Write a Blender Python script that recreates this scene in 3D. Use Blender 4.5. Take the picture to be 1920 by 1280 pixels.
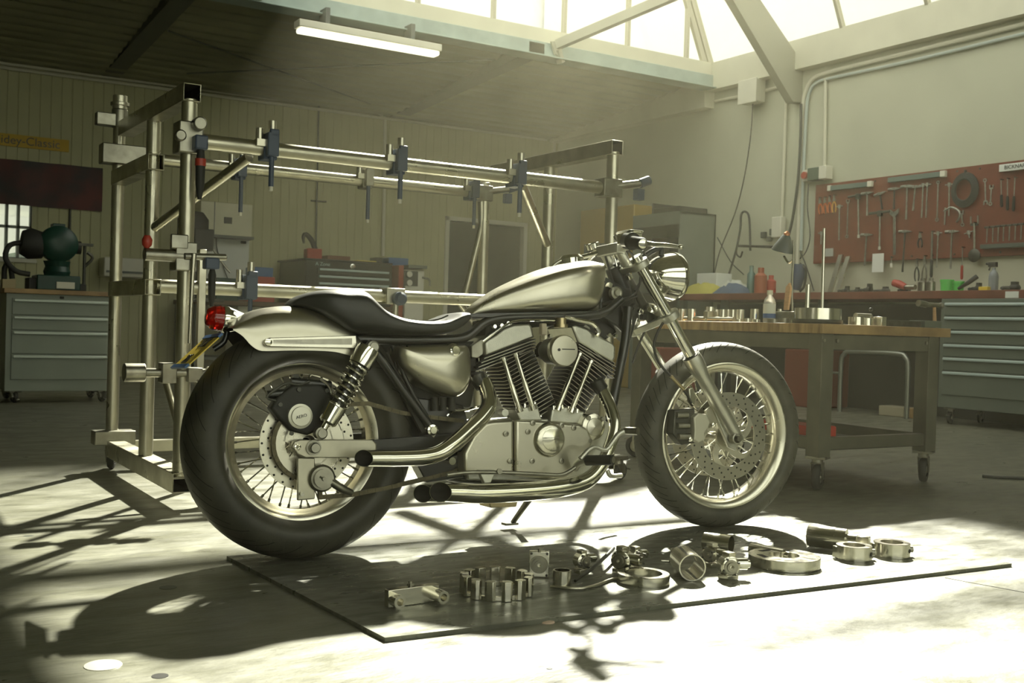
import bpy, bmesh, math, random
from mathutils import Vector, Matrix
random.seed(7)
R = math.radians
V = Vector
sc = bpy.context.scene
for o in list(bpy.data.objects):
    bpy.data.objects.remove(o, do_unlink=True)
col = sc.collection

# ------------------------------------------------------------------ camera
FOC = 2046.0
CAM_H, ROLL, HOR, PSI = 0.684, R(1.75), 610.0, R(31.9)
pitch = math.atan((640 - HOR) * math.cos(ROLL) / FOC)
_fw = V((math.sin(PSI), math.cos(PSI), 0)); _rt = V((_fw.y, -_fw.x, 0)); _up = V((0, 0, 1))
_f = _fw * math.cos(pitch) - _up * math.sin(pitch)
_u = _up * math.cos(pitch) + _fw * math.sin(pitch)
CR = _rt * math.cos(ROLL) + _u * math.sin(ROLL)
CU = -_rt * math.sin(ROLL) + _u * math.cos(ROLL)
CAM = V((0, 0, CAM_H))
cd = bpy.data.cameras.new('camera'); cam = bpy.data.objects.new('camera', cd); col.objects.link(cam)
cam.matrix_world = Matrix(((CR.x, CU.x, -_f.x, CAM.x), (CR.y, CU.y, -_f.y, CAM.y), (CR.z, CU.z, -_f.z, CAM.z), (0, 0, 0, 1)))
cd.sensor_width = 36; cd.lens = FOC / 1920 * 36; cd.clip_start = .05; cd.clip_end = 200
cd.dof.use_dof = True; cd.dof.focus_distance = 3.3; cd.dof.aperture_fstop = 9.0
sc.camera = cam
sc.view_settings.view_transform = 'Standard'; sc.view_settings.look = 'None'
sc.view_settings.gamma = 1.0; sc.view_settings.use_curve_mapping = False
sc.view_settings.exposure = 0.13

# ------------------------------------------------------------------ sky and sun
wd = bpy.data.worlds.new('sky'); sc.world = wd; wd.use_nodes = True
bgn = wd.node_tree.nodes['Background']
bgn.inputs[0].default_value = (1.0, 0.985, 0.90, 1); bgn.inputs[1].default_value = 1.9
SUN_D = V((-0.78, -0.90, -1.0)).normalized()
sl = bpy.data.lights.new('sun', 'SUN'); sl.energy = 25.0; sl.angle = R(1.4); sl.color = (1.0, 0.955, 0.82)
so = bpy.data.objects.new('sun', sl); col.objects.link(so)
so.rotation_euler = SUN_D.to_track_quat('-Z', 'Y').to_euler(); so.location = (8, 12, 12)

# ------------------------------------------------------------------ pixel -> place (a sight line met with a real plane)
def _ray(px, py): return _f + CR * ((px - 960) / FOC) - CU * ((py - 640) / FOC)
def GZ(px, py, z=0.0):
    v = _ray(px, py); return CAM + v * ((z - CAM.z) / v.z)
def GY(px, py, y):
    v = _ray(px, py); return CAM + v * (y / v.y)
def GX(px, py, x):
    v = _ray(px, py); return CAM + v * (x / v.x)
BYAW, BLEAN = R(-4.5), 0.055
B0 = V((1.129, 2.919, 0.010))
BX = V((math.cos(BYAW), math.sin(BYAW), 0))
_by = V((-math.sin(BYAW), math.cos(BYAW), 0))
BY = _by * math.cos(BLEAN) - _up * math.sin(BLEAN)
BZ = _by * math.sin(BLEAN) + _up * math.cos(BLEAN)
def BK(px, py, off=0.0):
    v = _ray(px, py); t = ((B0 + BY * off - CAM).dot(BY)) / v.dot(BY)
    P = CAM + v * t - B0
    return V((P.dot(BX), off, P.dot(BZ)))

# ------------------------------------------------------------------ objects
WM = {}
def tag(o, label=None, cat=None, group=None, kind=None):
    if label: o['label'] = label
    if cat: o['category'] = cat
    if group: o['group'] = group
    if kind: o['kind'] = kind
    return o
def thing(name, label, cat, loc=(0, 0, 0), rot=(0, 0, 0), group=None):
    o = bpy.data.objects.new(name, None); col.objects.link(o)
    o.empty_display_size = .05
    o.location = loc; o.rotation_euler = rot
    WM[o.name] = Matrix.Translation(V(loc)) @ Matrix.Rotation(rot[2], 4, 'Z') @ Matrix.Rotation(rot[1], 4, 'Y') @ Matrix.Rotation(rot[0], 4, 'X')
    return tag(o, label, cat, group)

def frame(d, up=V((0, 0, 1))):
    d = d.normalized()
    if abs(d.dot(up)) > .98: up = V((0, 1, 0)) if abs(d.y) < .9 else V((1, 0, 0))
    a = d.cross(up).normalized(); b = a.cross(d).normalized()
    return a, b, d

class MB:
    def __init__(s): s.v = []; s.f = []; s.uv = None
    def add(s, vs, fs):
        n = len(s.v); s.v += [V(q) for q in vs]; s.f += [tuple(i + n for i in q) for q in fs]; return s
    def box(s, c, size, rot=None):
        hx, hy, hz = [q / 2 for q in size]; c = V(c)
        P = [V((x, y, z)) for x in (-hx, hx) for y in (-hy, hy) for z in (-hz, hz)]
        if rot is not None: P = [rot @ p for p in P]
        return s.add([p + c for p in P], [(0, 1, 3, 2), (4, 6, 7, 5), (0, 4, 5, 1), (2, 3, 7, 6), (0, 2, 6, 4), (1, 5, 7, 3)])
    def bb(s, x0, x1, y0, y1, z0, z1): return s.box(((x0 + x1) / 2, (y0 + y1) / 2, (z0 + z1) / 2), (abs(x1 - x0), abs(y1 - y0), abs(z1 - z0)))
    def bar(s, p, q, w, h=None, up=V((0, 0, 1))):
        p, q = V(p), V(q); h = h or w; a, b, d = frame(q - p, up)
        P = [o + a * x + b * y for o in (p, q) for x, y in ((-w / 2, -h / 2), (w / 2, -h / 2), (w / 2, h / 2), (-w / 2, h / 2))]
        return s.add(P, [(3, 2, 1, 0), (4, 5, 6, 7), (0, 1, 5, 4), (1, 2, 6, 5), (2, 3, 7, 6), (3, 0, 4, 7)])
    def sqtube(s, p, q, w, t=.003, up=V((0, 0, 1))):
        p, q = V(p), V(q); a, b, d = frame(q - p, up); P = []
        for o in (p, q):
            for k in (w / 2, w / 2 - t):
                P += [o + a * x * k + b * y * k for x, y in ((-1, -1), (1, -1), (1, 1), (-1, 1))]
        F = []
        for i in range(4):
            j = (i + 1) % 4
            F += [(i, j, 8 + j, 8 + i), (4 + j, 4 + i, 12 + i, 12 + j), (i, 4 + i, 4 + j, j), (8 + i, 8 + j, 12 + j, 12 + i)]
        return s.add(P, F)
    def ring(s, path_rings, closed=False, cap=True):
        n = len(path_rings[0]); m = len(path_rings); base = len(s.v)
        for r_ in path_rings: s.v += [V(q) for q in r_]
        for i in range(m if closed else m - 1):
            for j in range(n):
                k = (i + 1) % m; l = (j + 1) % n
                s.f.append((base + i * n + j, base + i * n + l, base + k * n + l, base + k * n + j))
        if cap and not closed:
            s.f.append(tuple(base + j for j in reversed(range(n)))); s.f.append(tuple(base + (m - 1) * n + j for j in range(n)))
        return s
    def cyl(s, p, q, r, r2=None, n=20, cap=True):
        p, q = V(p), V(q); r2 = r if r2 is None else r2; a, b, d = frame(q - p)
        return s.ring([[o + (a * math.cos(2 * math.pi * i / n) + b * math.sin(2 * math.pi * i / n)) * rr for i in range(n)] for o, rr in ((p, r), (q, r2))], cap=cap)
    def lathe(s, prof, p, d, n=32, closed=False, cap=False, uv=False):
        # prof: (distance along d, radius)
        p = V(p); a, b, d = frame(V(d))
        rs = [[p + d * t + (a * math.cos(2 * math.pi * i / n) + b * math.sin(2 * math.pi * i / n)) * r for i in range(n)] for t, r in prof]
        return s.ring(rs, closed=closed, cap=cap)
    def pipe(s, p, q, r0, r1, n=28):
        L = (V(q) - V(p)).length
        return s.lathe([(0, r0), (L, r0), (L, r1), (0, r1)], p, V(q) - V(p), n, closed=True)
    def tube(s, pts, r, n=10, cap=True, smooth=3):
        pts = [V(p) for p in pts]
        if smooth and len(pts) > 2:
            P = [pts[0] * 2 - pts[1]] + pts + [pts[-1] * 2 - pts[-2]]; out = []; rr = []
            rs = r if isinstance(r, (list, tuple)) else [r] * len(pts)
            for i in range(1, len(P) - 2):
                for k in range(smooth):
                    t = k / smooth
                    out.append(.5 * ((2 * P[i]) + (P[i + 1] - P[i - 1]) * t + (2 * P[i - 1] - 5 * P[i] + 4 * P[i + 1] - P[i + 2]) * t * t + (3 * P[i] - P[i - 1] - 3 * P[i + 1] + P[i + 2]) * t ** 3))
                    rr.append(rs[i - 1] * (1 - t) + rs[i] * t)
            out.append(pts[-1]); rr.append(rs[-1]); pts = out
        else: rr = r if isinstance(r, (list, tuple)) else [r] * len(pts)
        rings = []; a = None
        for i, p in enumerate(pts):
            d = (pts[min(i + 1, len(pts) - 1)] - pts[max(i - 1, 0)]).normalized()
            if a is None: a, b, _ = frame(d)
            else:
                a = (a - d * a.dot(d)).normalized(); b = a.cross(d)
            rings.append([p + (a * math.cos(2 * math.pi * j / n) + b * math.sin(2 * math.pi * j / n)) * rr[i] for j in range(n)])
        return s.ring(rings, cap=cap)
    def prism(s, pts, axis, t0, t1, inset=0):
        # pts 3D coplanar; extruded along axis from t0 to t1
        ax = V(axis); n = len(pts); P = [V(p) for p in pts]
        c = sum(P, V()) / n
        rs = [[p + ax * t0 for p in P], [p + ax * t1 for p in P]]
        if inset:
            sgn = 1 if t1 > t0 else -1
            rs = [rs[0], [p + ax * (t1 - sgn * inset) for p in P], [p + (c - p).normalized() * inset + ax * t1 for p in P]]
        return s.ring(rs)
    def sphere(s, c, r, n=16, m=10, sc_=(1, 1, 1)):
        c = V(c)
        return s.ring([[c + V((math.sin(math.pi * max(.001, min(m - .001, j)) / m) * math.cos(2 * math.pi * i / n) * r * sc_[0], math.sin(math.pi * max(.001, min(m - .001, j)) / m) * math.sin(2 * math.pi * i / n) * r * sc_[1], math.cos(math.pi * j / m) * r * sc_[2])) for i in range(n)] for j in range(m + 1)])
    def build(s, name, mat, parent=None, bev=0, smooth=38, M=None, mods=None, sub=0, seg=2):
        me = bpy.data.meshes.new(name)
        vs = s.v
        if parent is not None and M is None:
            root = parent
            while root.parent is not None: root = root.parent
            if root.name in WM and not root.get('local'):
                inv = WM[root.name].inverted(); vs = [inv @ q for q in vs]
        me.from_pydata([tuple(q) for q in vs], [], s.f)
        bm = bmesh.new(); bm.from_mesh(me); bmesh.ops.recalc_face_normals(bm, faces=bm.faces)
        bm.to_mesh(me); bm.free()
        if s.uv: s.uv(me)
        me.materials.append(mat)
        if smooth:
            me.polygons.foreach_set('use_smooth', [True] * len(me.polygons))
            me.set_sharp_from_angle(angle=R(smooth))
        o = bpy.data.objects.new(name, me); col.objects.link(o)
        if parent is not None: o.parent = parent
        if M is not None: o.matrix_local = M
        if sub:
            m = o.modifiers.new('sub', 'SUBSURF'); m.levels = m.render_levels = sub
        if bev:
            m = o.modifiers.new('bev', 'BEVEL'); m.width = bev; m.segments = seg; m.limit_method = 'ANGLE'; m.angle_limit = R(40); m.harden_normals = False
        return o
def local(root): root['local'] = 1; return root
def one(mb, name, mat, label, cat, group=None, kind=None, origin=None, **k):
    # a thing that is one mesh; its origin goes to the middle of its underside
    if origin is None:
        xs = [q.x for q in mb.v]; ys = [q.y for q in mb.v]; zs = [q.z for q in mb.v]
        origin = V(((min(xs) + max(xs)) / 2, (min(ys) + max(ys)) / 2, min(zs)))
    origin = V(origin); mb.v = [q - origin for q in mb.v]
    o = mb.build(name, mat, **k); o.location = origin
    return tag(o, label, cat, group, kind)
def struct(mb, name, mat, label=None, **k):
    o = mb.build(name, mat, **k); return tag(o, label, None, None, 'structure')
def text(body, size, M, mat, parent=None, name='lettering', ext=.0008, label=None):
    cu = bpy.data.curves.new('t', 'FONT'); cu.body = body; cu.size = size; cu.extrude = ext; cu.align_x = 'CENTER'; cu.align_y = 'CENTER'
    tmp = bpy.data.objects.new('t', cu); col.objects.link(tmp)
    dg = bpy.context.evaluated_depsgraph_get(); dg.update()
    me = bpy.data.meshes.new_from_object(tmp.evaluated_get(dg)); bpy.data.objects.remove(tmp, do_unlink=True)
    me.materials.clear(); me.materials.append(mat)
    o = bpy.data.objects.new(name, me); col.objects.link(o)
    if parent is not None:
        o.parent = parent
        root = parent
        while root.parent is not None: root = root.parent
        if not root.get('local'): M = WM[root.name].inverted() @ M
    o.matrix_local = M
    return o
def plane_M(origin, right, up):
    r_ = V(right).normalized(); u_ = V(up).normalized(); n_ = r_.cross(u_); o = V(origin)
    return Matrix(((r_.x, u_.x, n_.x, o.x), (r_.y, u_.y, n_.y, o.y), (r_.z, u_.z, n_.z, o.z), (0, 0, 0, 1)))

# ------------------------------------------------------------------ materials
def mat(name, c, rough=.5, metal=0.0, noise=0.0, nscale=8.0, bump=0.0, bscale=60.0, stretch=(1, 1, 1), trans=0.0, coat=0.0, c2=None, rvar=0.0, aniso=0.0):
    m = bpy.data.materials.new(name); m.use_nodes = True; nt = m.node_tree; p = nt.nodes['Principled BSDF']
    p.inputs['Base Color'].default_value = (*c, 1); p.inputs['Roughness'].default_value = rough; p.inputs['Metallic'].default_value = metal
    if trans: p.inputs['Transmission Weight'].default_value = trans
    if coat: p.inputs['Coat Weight'].default_value = coat; p.inputs['Coat Roughness'].default_value = .1
    if noise or bump or rvar:
        tc = nt.nodes.new('ShaderNodeTexCoord'); mp = nt.nodes.new('ShaderNodeMapping'); mp.inputs['Scale'].default_value = stretch
        nt.links.new(tc.outputs['Object'], mp.inputs[0])
    if noise or rvar:
        n = nt.nodes.new('ShaderNodeTexNoise'); n.inputs['Scale'].default_value = nscale; n.inputs['Detail'].default_value = 5; nt.links.new(mp.outputs[0], n.inputs[0])
    if noise:
        mx = nt.nodes.new('ShaderNodeMix'); mx.data_type = 'RGBA'
        k = c2 or tuple(max(0, q * (1 - noise)) for q in c)
        mr = nt.nodes.new('ShaderNodeMapRange'); mr.inputs[1].default_value = .35; mr.inputs[2].default_value = .65
        nt.links.new(n.outputs[0], mr.inputs[0]); nt.links.new(mr.outputs[0], mx.inputs[0])
        mx.inputs[6].default_value = (*c, 1); mx.inputs[7].default_value = (*k, 1); nt.links.new(mx.outputs[2], p.inputs['Base Color'])
    if rvar:
        mr2 = nt.nodes.new('ShaderNodeMapRange'); mr2.inputs[1].default_value = .3; mr2.inputs[2].default_value = .7
        mr2.inputs[3].default_value = max(.02, rough - rvar); mr2.inputs[4].default_value = rough + rvar
        nt.links.new(n.outputs[0], mr2.inputs[0]); nt.links.new(mr2.outputs[0], p.inputs['Roughness'])
    if bump:
        n2 = nt.nodes.new('ShaderNodeTexNoise'); n2.inputs['Scale'].default_value = bscale; n2.inputs['Detail'].default_value = 3; nt.links.new(mp.outputs[0], n2.inputs[0])
        b = nt.nodes.new('ShaderNodeBump'); b.inputs['Strength'].default_value = bump; b.inputs['Distance'].default_value = .002
        nt.links.new(n2.outputs[0], b.inputs['Height']); nt.links.new(b.outputs[0], p.inputs['Normal'])
    return m
ALU = mat('brushed_aluminium', (.57, .55, .455), .30, 1, noise=.05, nscale=9, rvar=.03, bump=.03, bscale=260)
ALUH = mat('cast_aluminium', (.60, .60, .53), .40, 1, noise=.12, nscale=30, bump=.25, bscale=300)
TURN = mat('turned_aluminium', (.72, .70, .61), .17, 1, rvar=.04, nscale=40)
CHR = mat('chrome', (.80, .79, .72), .07, 1)
POL = mat('polished_alloy_rim', (.70, .68, .58), .24, 1, noise=.08, nscale=6, rvar=.05)
STEEL = mat('steel', (.36, .35, .29), .36, 1, noise=.3, nscale=20)
DSTEEL = mat('dark_steel', (.10, .10, .085), .42, .85, noise=.3, nscale=25)
BLK = mat('black_paint', (.013, .014, .012), .28, .0, coat=.4)
MBLK = mat('matt_black', (.018, .018, .014), .6, bump=.1, bscale=200)
LEA = mat('black_leather', (.028, .029, .025), .38, bump=.12, bscale=350)
RUBP = mat('rubber_parts', (.022, .022, .018), .65)
TUBE = mat('galvanised_tube', (.56, .54, .43), .34, 1, noise=.22, nscale=9, rvar=.10)
TBLUE = mat('blue_grey_clamp_paint', (.055, .075, .115), .42)
GREY = mat('grey_cabinet_paint', (.12, .14, .115), .42, noise=.10, nscale=3)
GREYD = mat('dark_grey_paint', (.085, .095, .082), .45, noise=.1, nscale=5)
GREEN = mat('green_machine_paint', (.010, .050, .034), .4, noise=.3, nscale=12)
REDP = mat('red_paint', (.33, .035, .018), .4)
REDT = mat('red_worktop', (.17, .05, .028), .5, noise=.25, nscale=5)
PEG = mat('red_brown_board', (.16, .034, .012), .55, noise=.15, nscale=6)
WHT = mat('white_paint', (.62, .61, .50), .5, noise=.06, nscale=4)
WOOD = mat('worn_wood', (.42, .28, .12), .5, noise=.45, nscale=5, stretch=(1, 6, 1), c2=(.20, .12, .05))
WOODL = mat('light_wood', (.62, .38, .20), .5, noise=.2, nscale=20, stretch=(1, 1, 5))
YEL = mat('yellow_plastic', (.62, .46, .04), .45)
BLUE = mat('blue_plastic', (.03, .10, .25), .45)
PAPER = mat('paper', (.66, .68, .62), .7)
GRNP = mat('green_plastic', (.10, .55, .10), .4)
CABLE = mat('black_cable', (.03, .03, .025), .5)
CREAM = mat('cream_conduit', (.55, .54, .42), .5)
BRASS = mat('brass', (.50, .42, .25), .3, 1)
REDL = mat('red_lens', (.45, .012, .006), .12, trans=.5, coat=.6)
ORNG = mat('orange_plastic', (.50, .13, .03), .4)
# ------------------------------------------------------------------ the building
YB, XR, XL, YF = 12.3, 8.3, -5.0, -3.2
def node_wall(name, c, groove=.105, depth=.5, noise=.12, axis=0):
    m = mat(name, c, .6, 0, noise=noise, nscale=1.6, bump=.15, bscale=70)
    nt = m.node_tree; p = nt.nodes['Principled BSDF']; tc = nt.nodes['Texture Coordinate']
    sx = nt.nodes.new('ShaderNodeSeparateXYZ'); nt.links.new(tc.outputs['Object'], sx.inputs[0])
    d = nt.nodes.new('ShaderNodeMath'); d.operation = 'DIVIDE'; d.inputs[1].default_value = groove; nt.links.new(sx.outputs[axis], d.inputs[0])
    fr = nt.nodes.new('ShaderNodeMath'); fr.operation = 'FRACT'; nt.links.new(d.outputs[0], fr.inputs[0])
    r = nt.nodes.new('ShaderNodeValToRGB'); nt.links.new(fr.outputs[0], r.inputs[0])
    e = r.color_ramp.elements; e[0].position = 0; e[0].color = (0, 0, 0, 1); e[1].position = .09; e[1].color = (1, 1, 1, 1)
    x = r.color_ramp.elements.new(.95); x.color = (1, 1, 1, 1); x = r.color_ramp.elements.new(1.0); x.color = (0, 0, 0, 1)
    b = nt.nodes.new('ShaderNodeBump'); b.inputs['Strength'].default_value = depth; b.inputs['Distance'].default_value = .02
    nt.links.new(r.outputs[0], b.inputs['Height'])
    old = p.inputs['Normal'].links[0].from_node
    nt.links.new(old.outputs[0], b.inputs['Normal']); nt.links.new(b.outputs[0], p.inputs['Normal'])
    return m
WALLB = node_wall('planked_wall_paint', (.47, .46, .265))
WALLR = mat('rendered_wall_paint', (.47, .48, .36), .65, noise=.10, nscale=1.2, bump=.35, bscale=45)
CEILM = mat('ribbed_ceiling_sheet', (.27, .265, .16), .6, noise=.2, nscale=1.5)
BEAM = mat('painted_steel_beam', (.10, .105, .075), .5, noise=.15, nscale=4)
BEAML = mat('blue_grey_steel_beam', (.34, .42, .38), .5, noise=.2, nscale=5)
TRIM = mat('skylight_upstand', (.60, .59, .46), .6, noise=.08, nscale=3)
FRM = mat('glazing_bars', (.42, .40, .30), .5)

def floor_mat():
    m = bpy.data.materials.new('painted_concrete_floor'); m.use_nodes = True; nt = m.node_tree; p = nt.nodes['Principled BSDF']
    tc = nt.nodes.new('ShaderNodeTexCoord')
    def noise(s, sc_=(1, 1, 1), det=6, rough=.6):
        mp = nt.nodes.new('ShaderNodeMapping'); mp.inputs['Scale'].default_value = sc_; nt.links.new(tc.outputs['Object'], mp.inputs[0])
        mp.inputs['Rotation'].default_value = (0, 0, R(-32))
        n = nt.nodes.new('ShaderNodeTexNoise'); n.inputs['Scale'].default_value = s; n.inputs['Detail'].default_value = det; n.inputs['Roughness'].default_value = rough
        nt.links.new(mp.outputs[0], n.inputs[0]); return n.outputs[0]
    def rng(x, a, b, c=0, d=1):
        r = nt.nodes.new('ShaderNodeMapRange'); nt.links.new(x, r.inputs[0])
        for i, q in enumerate((a, b, c, d)): r.inputs[i + 1].default_value = q
        return r.outputs[0]
    def mix(f, a, b):
        x = nt.nodes.new('ShaderNodeMix'); x.data_type = 'RGBA'; nt.links.new(f, x.inputs[0])
        for k, q in ((6, a), (7, b)):
            if isinstance(q, tuple): x.inputs[k].default_value = (*q, 1)
            else: nt.links.new(q, x.inputs[k])
        return x.outputs[2]
    c = mix(rng(noise(1.1), .35, .65), (.165, .165, .118), (.115, .115, .082))
    c = mix(rng(noise(7, (1, 3.5, 1)), .48, .72), c, (.085, .085, .06))
    c = mix(rng(noise(55, (1, 2.5, 1), 2), .66, .74), c, (.05, .05, .036))
    c = mix(rng(noise(2.3, (1, 1, 1), 3), .66, .70), c, (.21, .21, .155))
    c = mix(rng(noise(16, (.6, 7, 1), 4), .50, .72), c, (.075, .075, .054))
    c = mix(rng(noise(120, (1, 1.6, 1), 1), .74, .76), c, (.035, .035, .028))
    v = nt.nodes.new('ShaderNodeTexVoronoi'); v.inputs['Scale'].default_value = 2.6; nt.links.new(tc.outputs['Object'], v.inputs[0])
    c = mix(rng(v.outputs[0], .035, .045, 1, 0), c, (.055, .06, .045))
    nt.links.new(c, p.inputs['Base Color'])
    nt.links.new(rng(noise(5, (1, 2, 1)), .3, .7, .26, .48), p.inputs['Roughness'])
    b = nt.nodes.new('ShaderNodeBump'); b.inputs['Strength'].default_value = .25; b.inputs['Distance'].default_value = .004
    nt.links.new(noise(28, (1, 2, 1)), b.inputs['Height']); nt.links.new(b.outputs[0], p.inputs['Normal'])
    return m
FLOOR = floor_mat()
GL = bpy.data.materials.new('window_glass'); GL.use_nodes = True
_nt = GL.node_tree; _nt.nodes.remove(_nt.nodes['Principled BSDF'])
_tr = _nt.nodes.new('ShaderNodeBsdfTransparent'); _tr.inputs[0].default_value = (.93, .95, .90, 1)
_gl = _nt.nodes.new('ShaderNodeBsdfGlossy'); _gl.inputs['Roughness'].default_value = .02
_mx = _nt.nodes.new('ShaderNodeMixShader'); _mx.inputs[0].default_value = .06
_nt.links.new(_tr.outputs[0], _mx.inputs[1]); _nt.links.new(_gl.outputs[0], _mx.inputs[2])
_nt.links.new(_mx.outputs[0], _nt.nodes['Material Output'].inputs[0])

struct(MB().bb(XL, XR, YF, YB, -.12, 0), 'floor', FLOOR, 'scuffed olive grey painted concrete floor', smooth=0)

# back wall with a window hole and a doorway
wx0, wx1 = GY(-75, 430, YB).x, GY(60, 430, YB).x
wz0, wz1 = GY(30, 484, YB).z, GY(30, 372, YB).z
dx0, dx1 = GY(832, 500, YB).x, GY(985, 500, YB).x
dz = GY(860, 407, YB).z
ZC = 3.19
w = MB(); T = .22
for a, b, c, d in ((XL, wx0, 0, ZC + .6), (wx0, wx1, 0, wz0), (wx0, wx1, wz1, ZC + .6), (wx1, dx0, 0, ZC + .6), (dx0, dx1, dz, ZC + .6), (dx1, XR + T, 0, ZC + .6)):
    w.bb(a, b, YB, YB + T, c, d)
struct(w, 'wall_back', WALLB, 'vertical planked wall in drab olive cream paint', smooth=0)
struct(MB().bb(XR, XR + T, YF, YB, 0, 3.45), 'wall_right', WALLR, 'pale rendered wall', smooth=0)
fw = MB()   # wall behind the camera, with an unseen window band added for fill light
for a, b, c, d in ((XL, -2.6, 0, 3.75), (-2.6, 4.6, 0, .5), (-2.6, 4.6, 2.9, 3.75), (4.6, XR + T, 0, 3.75)): fw.bb(a, b, YF - T, YF, c, d)
struct(fw, 'wall_front', WALLR, smooth=0)
struct(MB().bb(XL - T, XL, YF - T, YB + T, 0, 3.75), 'wall_left', WALLR, smooth=0)
g = MB(); g.bb(-2.6, 4.6, YF - .12, YF - .11, .5, 2.9)
wn = struct(g, 'fill_window', GL, smooth=0)
g = MB()
for i in range(7): g.bb(-2.6 + i * 1.2 - .03, -2.6 + i * 1.2 + .03, YF - .15, YF - .05, .5, 2.9)
o = g.build('window_frame', FRM, wn)

# window_1, four panes wide, at the far left
g = MB().bb(wx0, wx1, YB + .10, YB + .108, wz0, wz1)
wn = struct(g, 'window_1', GL, 'small paned window at the far left', smooth=0)
g = MB(); fx = [wx0, GY(-14, 430, YB).x, GY(14, 430, YB).x, GY(36, 430, YB).x, wx1]; zr = GY(30, 424, YB).z
for x in fx: g.bb(x - .013, x + .013, YB + .06, YB + .14, wz0, wz1)
for z in (wz0, zr, wz1): g.bb(wx0, wx1, YB + .06, YB + .14, z - .013, z + .013)
g.build('window_frame', mat('window_paint', (.22, .24, .20), .5), wn)
g = MB().bb(wx0 - .04, wx1 + .05, YB - .03, YB + .06, wz0 - .04, wz0); g.build('window_sill', WHT, wn)

# doorway
FRD = mat('door_dark', (.055, .06, .042), .55, noise=.2, nscale=3)
d = MB().bb(dx0 + .05, dx1 - .05, YB + .06, YB + .10, 0, dz - .05)
dr = struct(d, 'door_1', FRD, 'dark olive steel door in the back wall')
g = MB(); g.bb(dx0, dx0 + .055, YB - .03, YB + .12, 0, dz); g.bb(dx1 - .055, dx1, YB - .03, YB + .12, 0, dz); g.bb(dx0, dx1, YB - .03, YB + .12, dz - .055, dz)
g.build('door_frame', WHT, dr, bev=.004)
g = MB().cyl((dx0 + .12, YB + .06, .98), (dx0 + .12, YB + .01, .98), .012); g.bar((dx0 + .12, YB + .01, .98), (dx0 + .24, YB + .01, .98), .018); g.build('door_handle', STEEL, dr)

# ceiling: ribbed sheets, open over the lantern
SX0, SX1, SY0, SY1 = 3.05, XR, 4.0, GX(1340, 172, XR).y
ZS = GX(1340, 172, XR).z + .01
def ribbed(x0, x1, y0, y1, z0, z1, per=.20, am=.018):
    m = MB(); n = int((y1 - y0) / per * 6); rings = []
    for i in range(n + 1):
        y = y0 + (y1 - y0) * i / n; z = z0 + (z1 - z0) * i / n; ph = (y / per) % 1
        dzv = am if ph < .35 else (am * (1 - (ph - .35) / .15) if ph < .5 else (0 if ph < .85 else am * (ph - .85) / .15))
        rings.append((y, z + dzv))
    base = 0; vs = []; fs = []
    for (y, z) in rings: vs += [(x0, y, z), (x1, y, z), (x0, y, z + .09), (x1, y, z + .09)]
    for i in range(n):
        a = i * 4; b = a + 4
        fs += [(a, a + 1, b + 1, b), (a + 2, b + 2, b + 3, a + 3), (a, b, b + 2, a + 2), (a + 1, a + 3, b + 3, b + 1)]
    return m.add(vs, fs)
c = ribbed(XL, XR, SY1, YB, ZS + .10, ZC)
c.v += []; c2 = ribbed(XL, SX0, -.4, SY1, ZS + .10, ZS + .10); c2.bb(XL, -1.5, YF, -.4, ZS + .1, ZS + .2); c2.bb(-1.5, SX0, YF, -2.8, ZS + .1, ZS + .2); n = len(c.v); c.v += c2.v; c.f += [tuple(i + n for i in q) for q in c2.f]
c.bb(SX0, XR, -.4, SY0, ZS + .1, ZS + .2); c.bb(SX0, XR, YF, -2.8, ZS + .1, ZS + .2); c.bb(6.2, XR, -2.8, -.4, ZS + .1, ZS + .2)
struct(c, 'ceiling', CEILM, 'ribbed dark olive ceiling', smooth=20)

# lantern: steel edge beams, upstands, glass and bars
b = MB(); b.bb(SX0 - .8, XR - .04, SY1 - .10, SY1, ZS, ZS + .14); b.bb(SX0 - .8, XR - .04, SY1 - .16, SY1 + .06, ZS - .012, ZS + .002)
struct(b, 'trim_1', BEAML, 'blue-grey steel edge beam of the rooflight', bev=.004)
ZU, ZG = ZS + .14, ZS + .28
u = MB(); u.bb(SX0 - .1, XR - .10, SY1 - .07, SY1 + .03, ZU, ZG); u.bb(SX0 - .1, SX0, SY0, SY1, ZS + .02, ZG)
u.bb(SX0, XR - .1, SY0 - .1, SY0, ZS + .02, ZG)
struct(u, 'trim_2', TRIM, 'cream upstand under the rooflight glass', smooth=0)
u = MB().bb(XR - .12, XR + .2, SY0, SY1 + .04, ZS - .02, ZG); u.bb(XR - .14, XR + .2, SY1, YB, ZC - .02, ZC + .3)
struct(u, 'trim_3', TRIM, 'cream curb along the top of the right wall', smooth=0)
ZT = ZG + 1.7; SL = .44 * (ZT - ZG)
g = MB(); gx0, gx1 = SX0, XR - .10
g.add([(gx0, SY1 - .02, ZG), (gx1, SY1 - .02, ZG), (gx1 - SL, SY1 - .02, ZT), (gx0 + SL, SY1 - .02, ZT)], [(0, 1, 2, 3)])
g.add([(gx1, SY0, ZG), (gx1, SY1 - .02, ZG), (gx1 - SL, SY1 - .02, ZT), (gx1 - SL, SY0, ZT)], [(0, 1, 2, 3)])
g.add([(gx0, SY0, ZG), (gx0, SY1 - .02, ZG), (gx0 + SL, SY1 - .02, ZT), (gx0 + SL, SY0, ZT)], [(0, 1, 2, 3)])
g.add([(gx0 + SL, SY0, ZT), (gx1 - SL, SY0, ZT), (gx1 - SL, SY1 - .02, ZT), (gx0 + SL, SY1 - .02, ZT)], [(0, 1, 2, 3)])
g.add([(gx0, SY0, ZG), (gx1, SY0, ZG), (gx1 - SL, SY0, ZT), (gx0 + SL, SY0, ZT)], [(0, 1, 2, 3)])
lt = struct(g, 'window_3', GL, 'glazed rooflight lantern', smooth=0)
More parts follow.
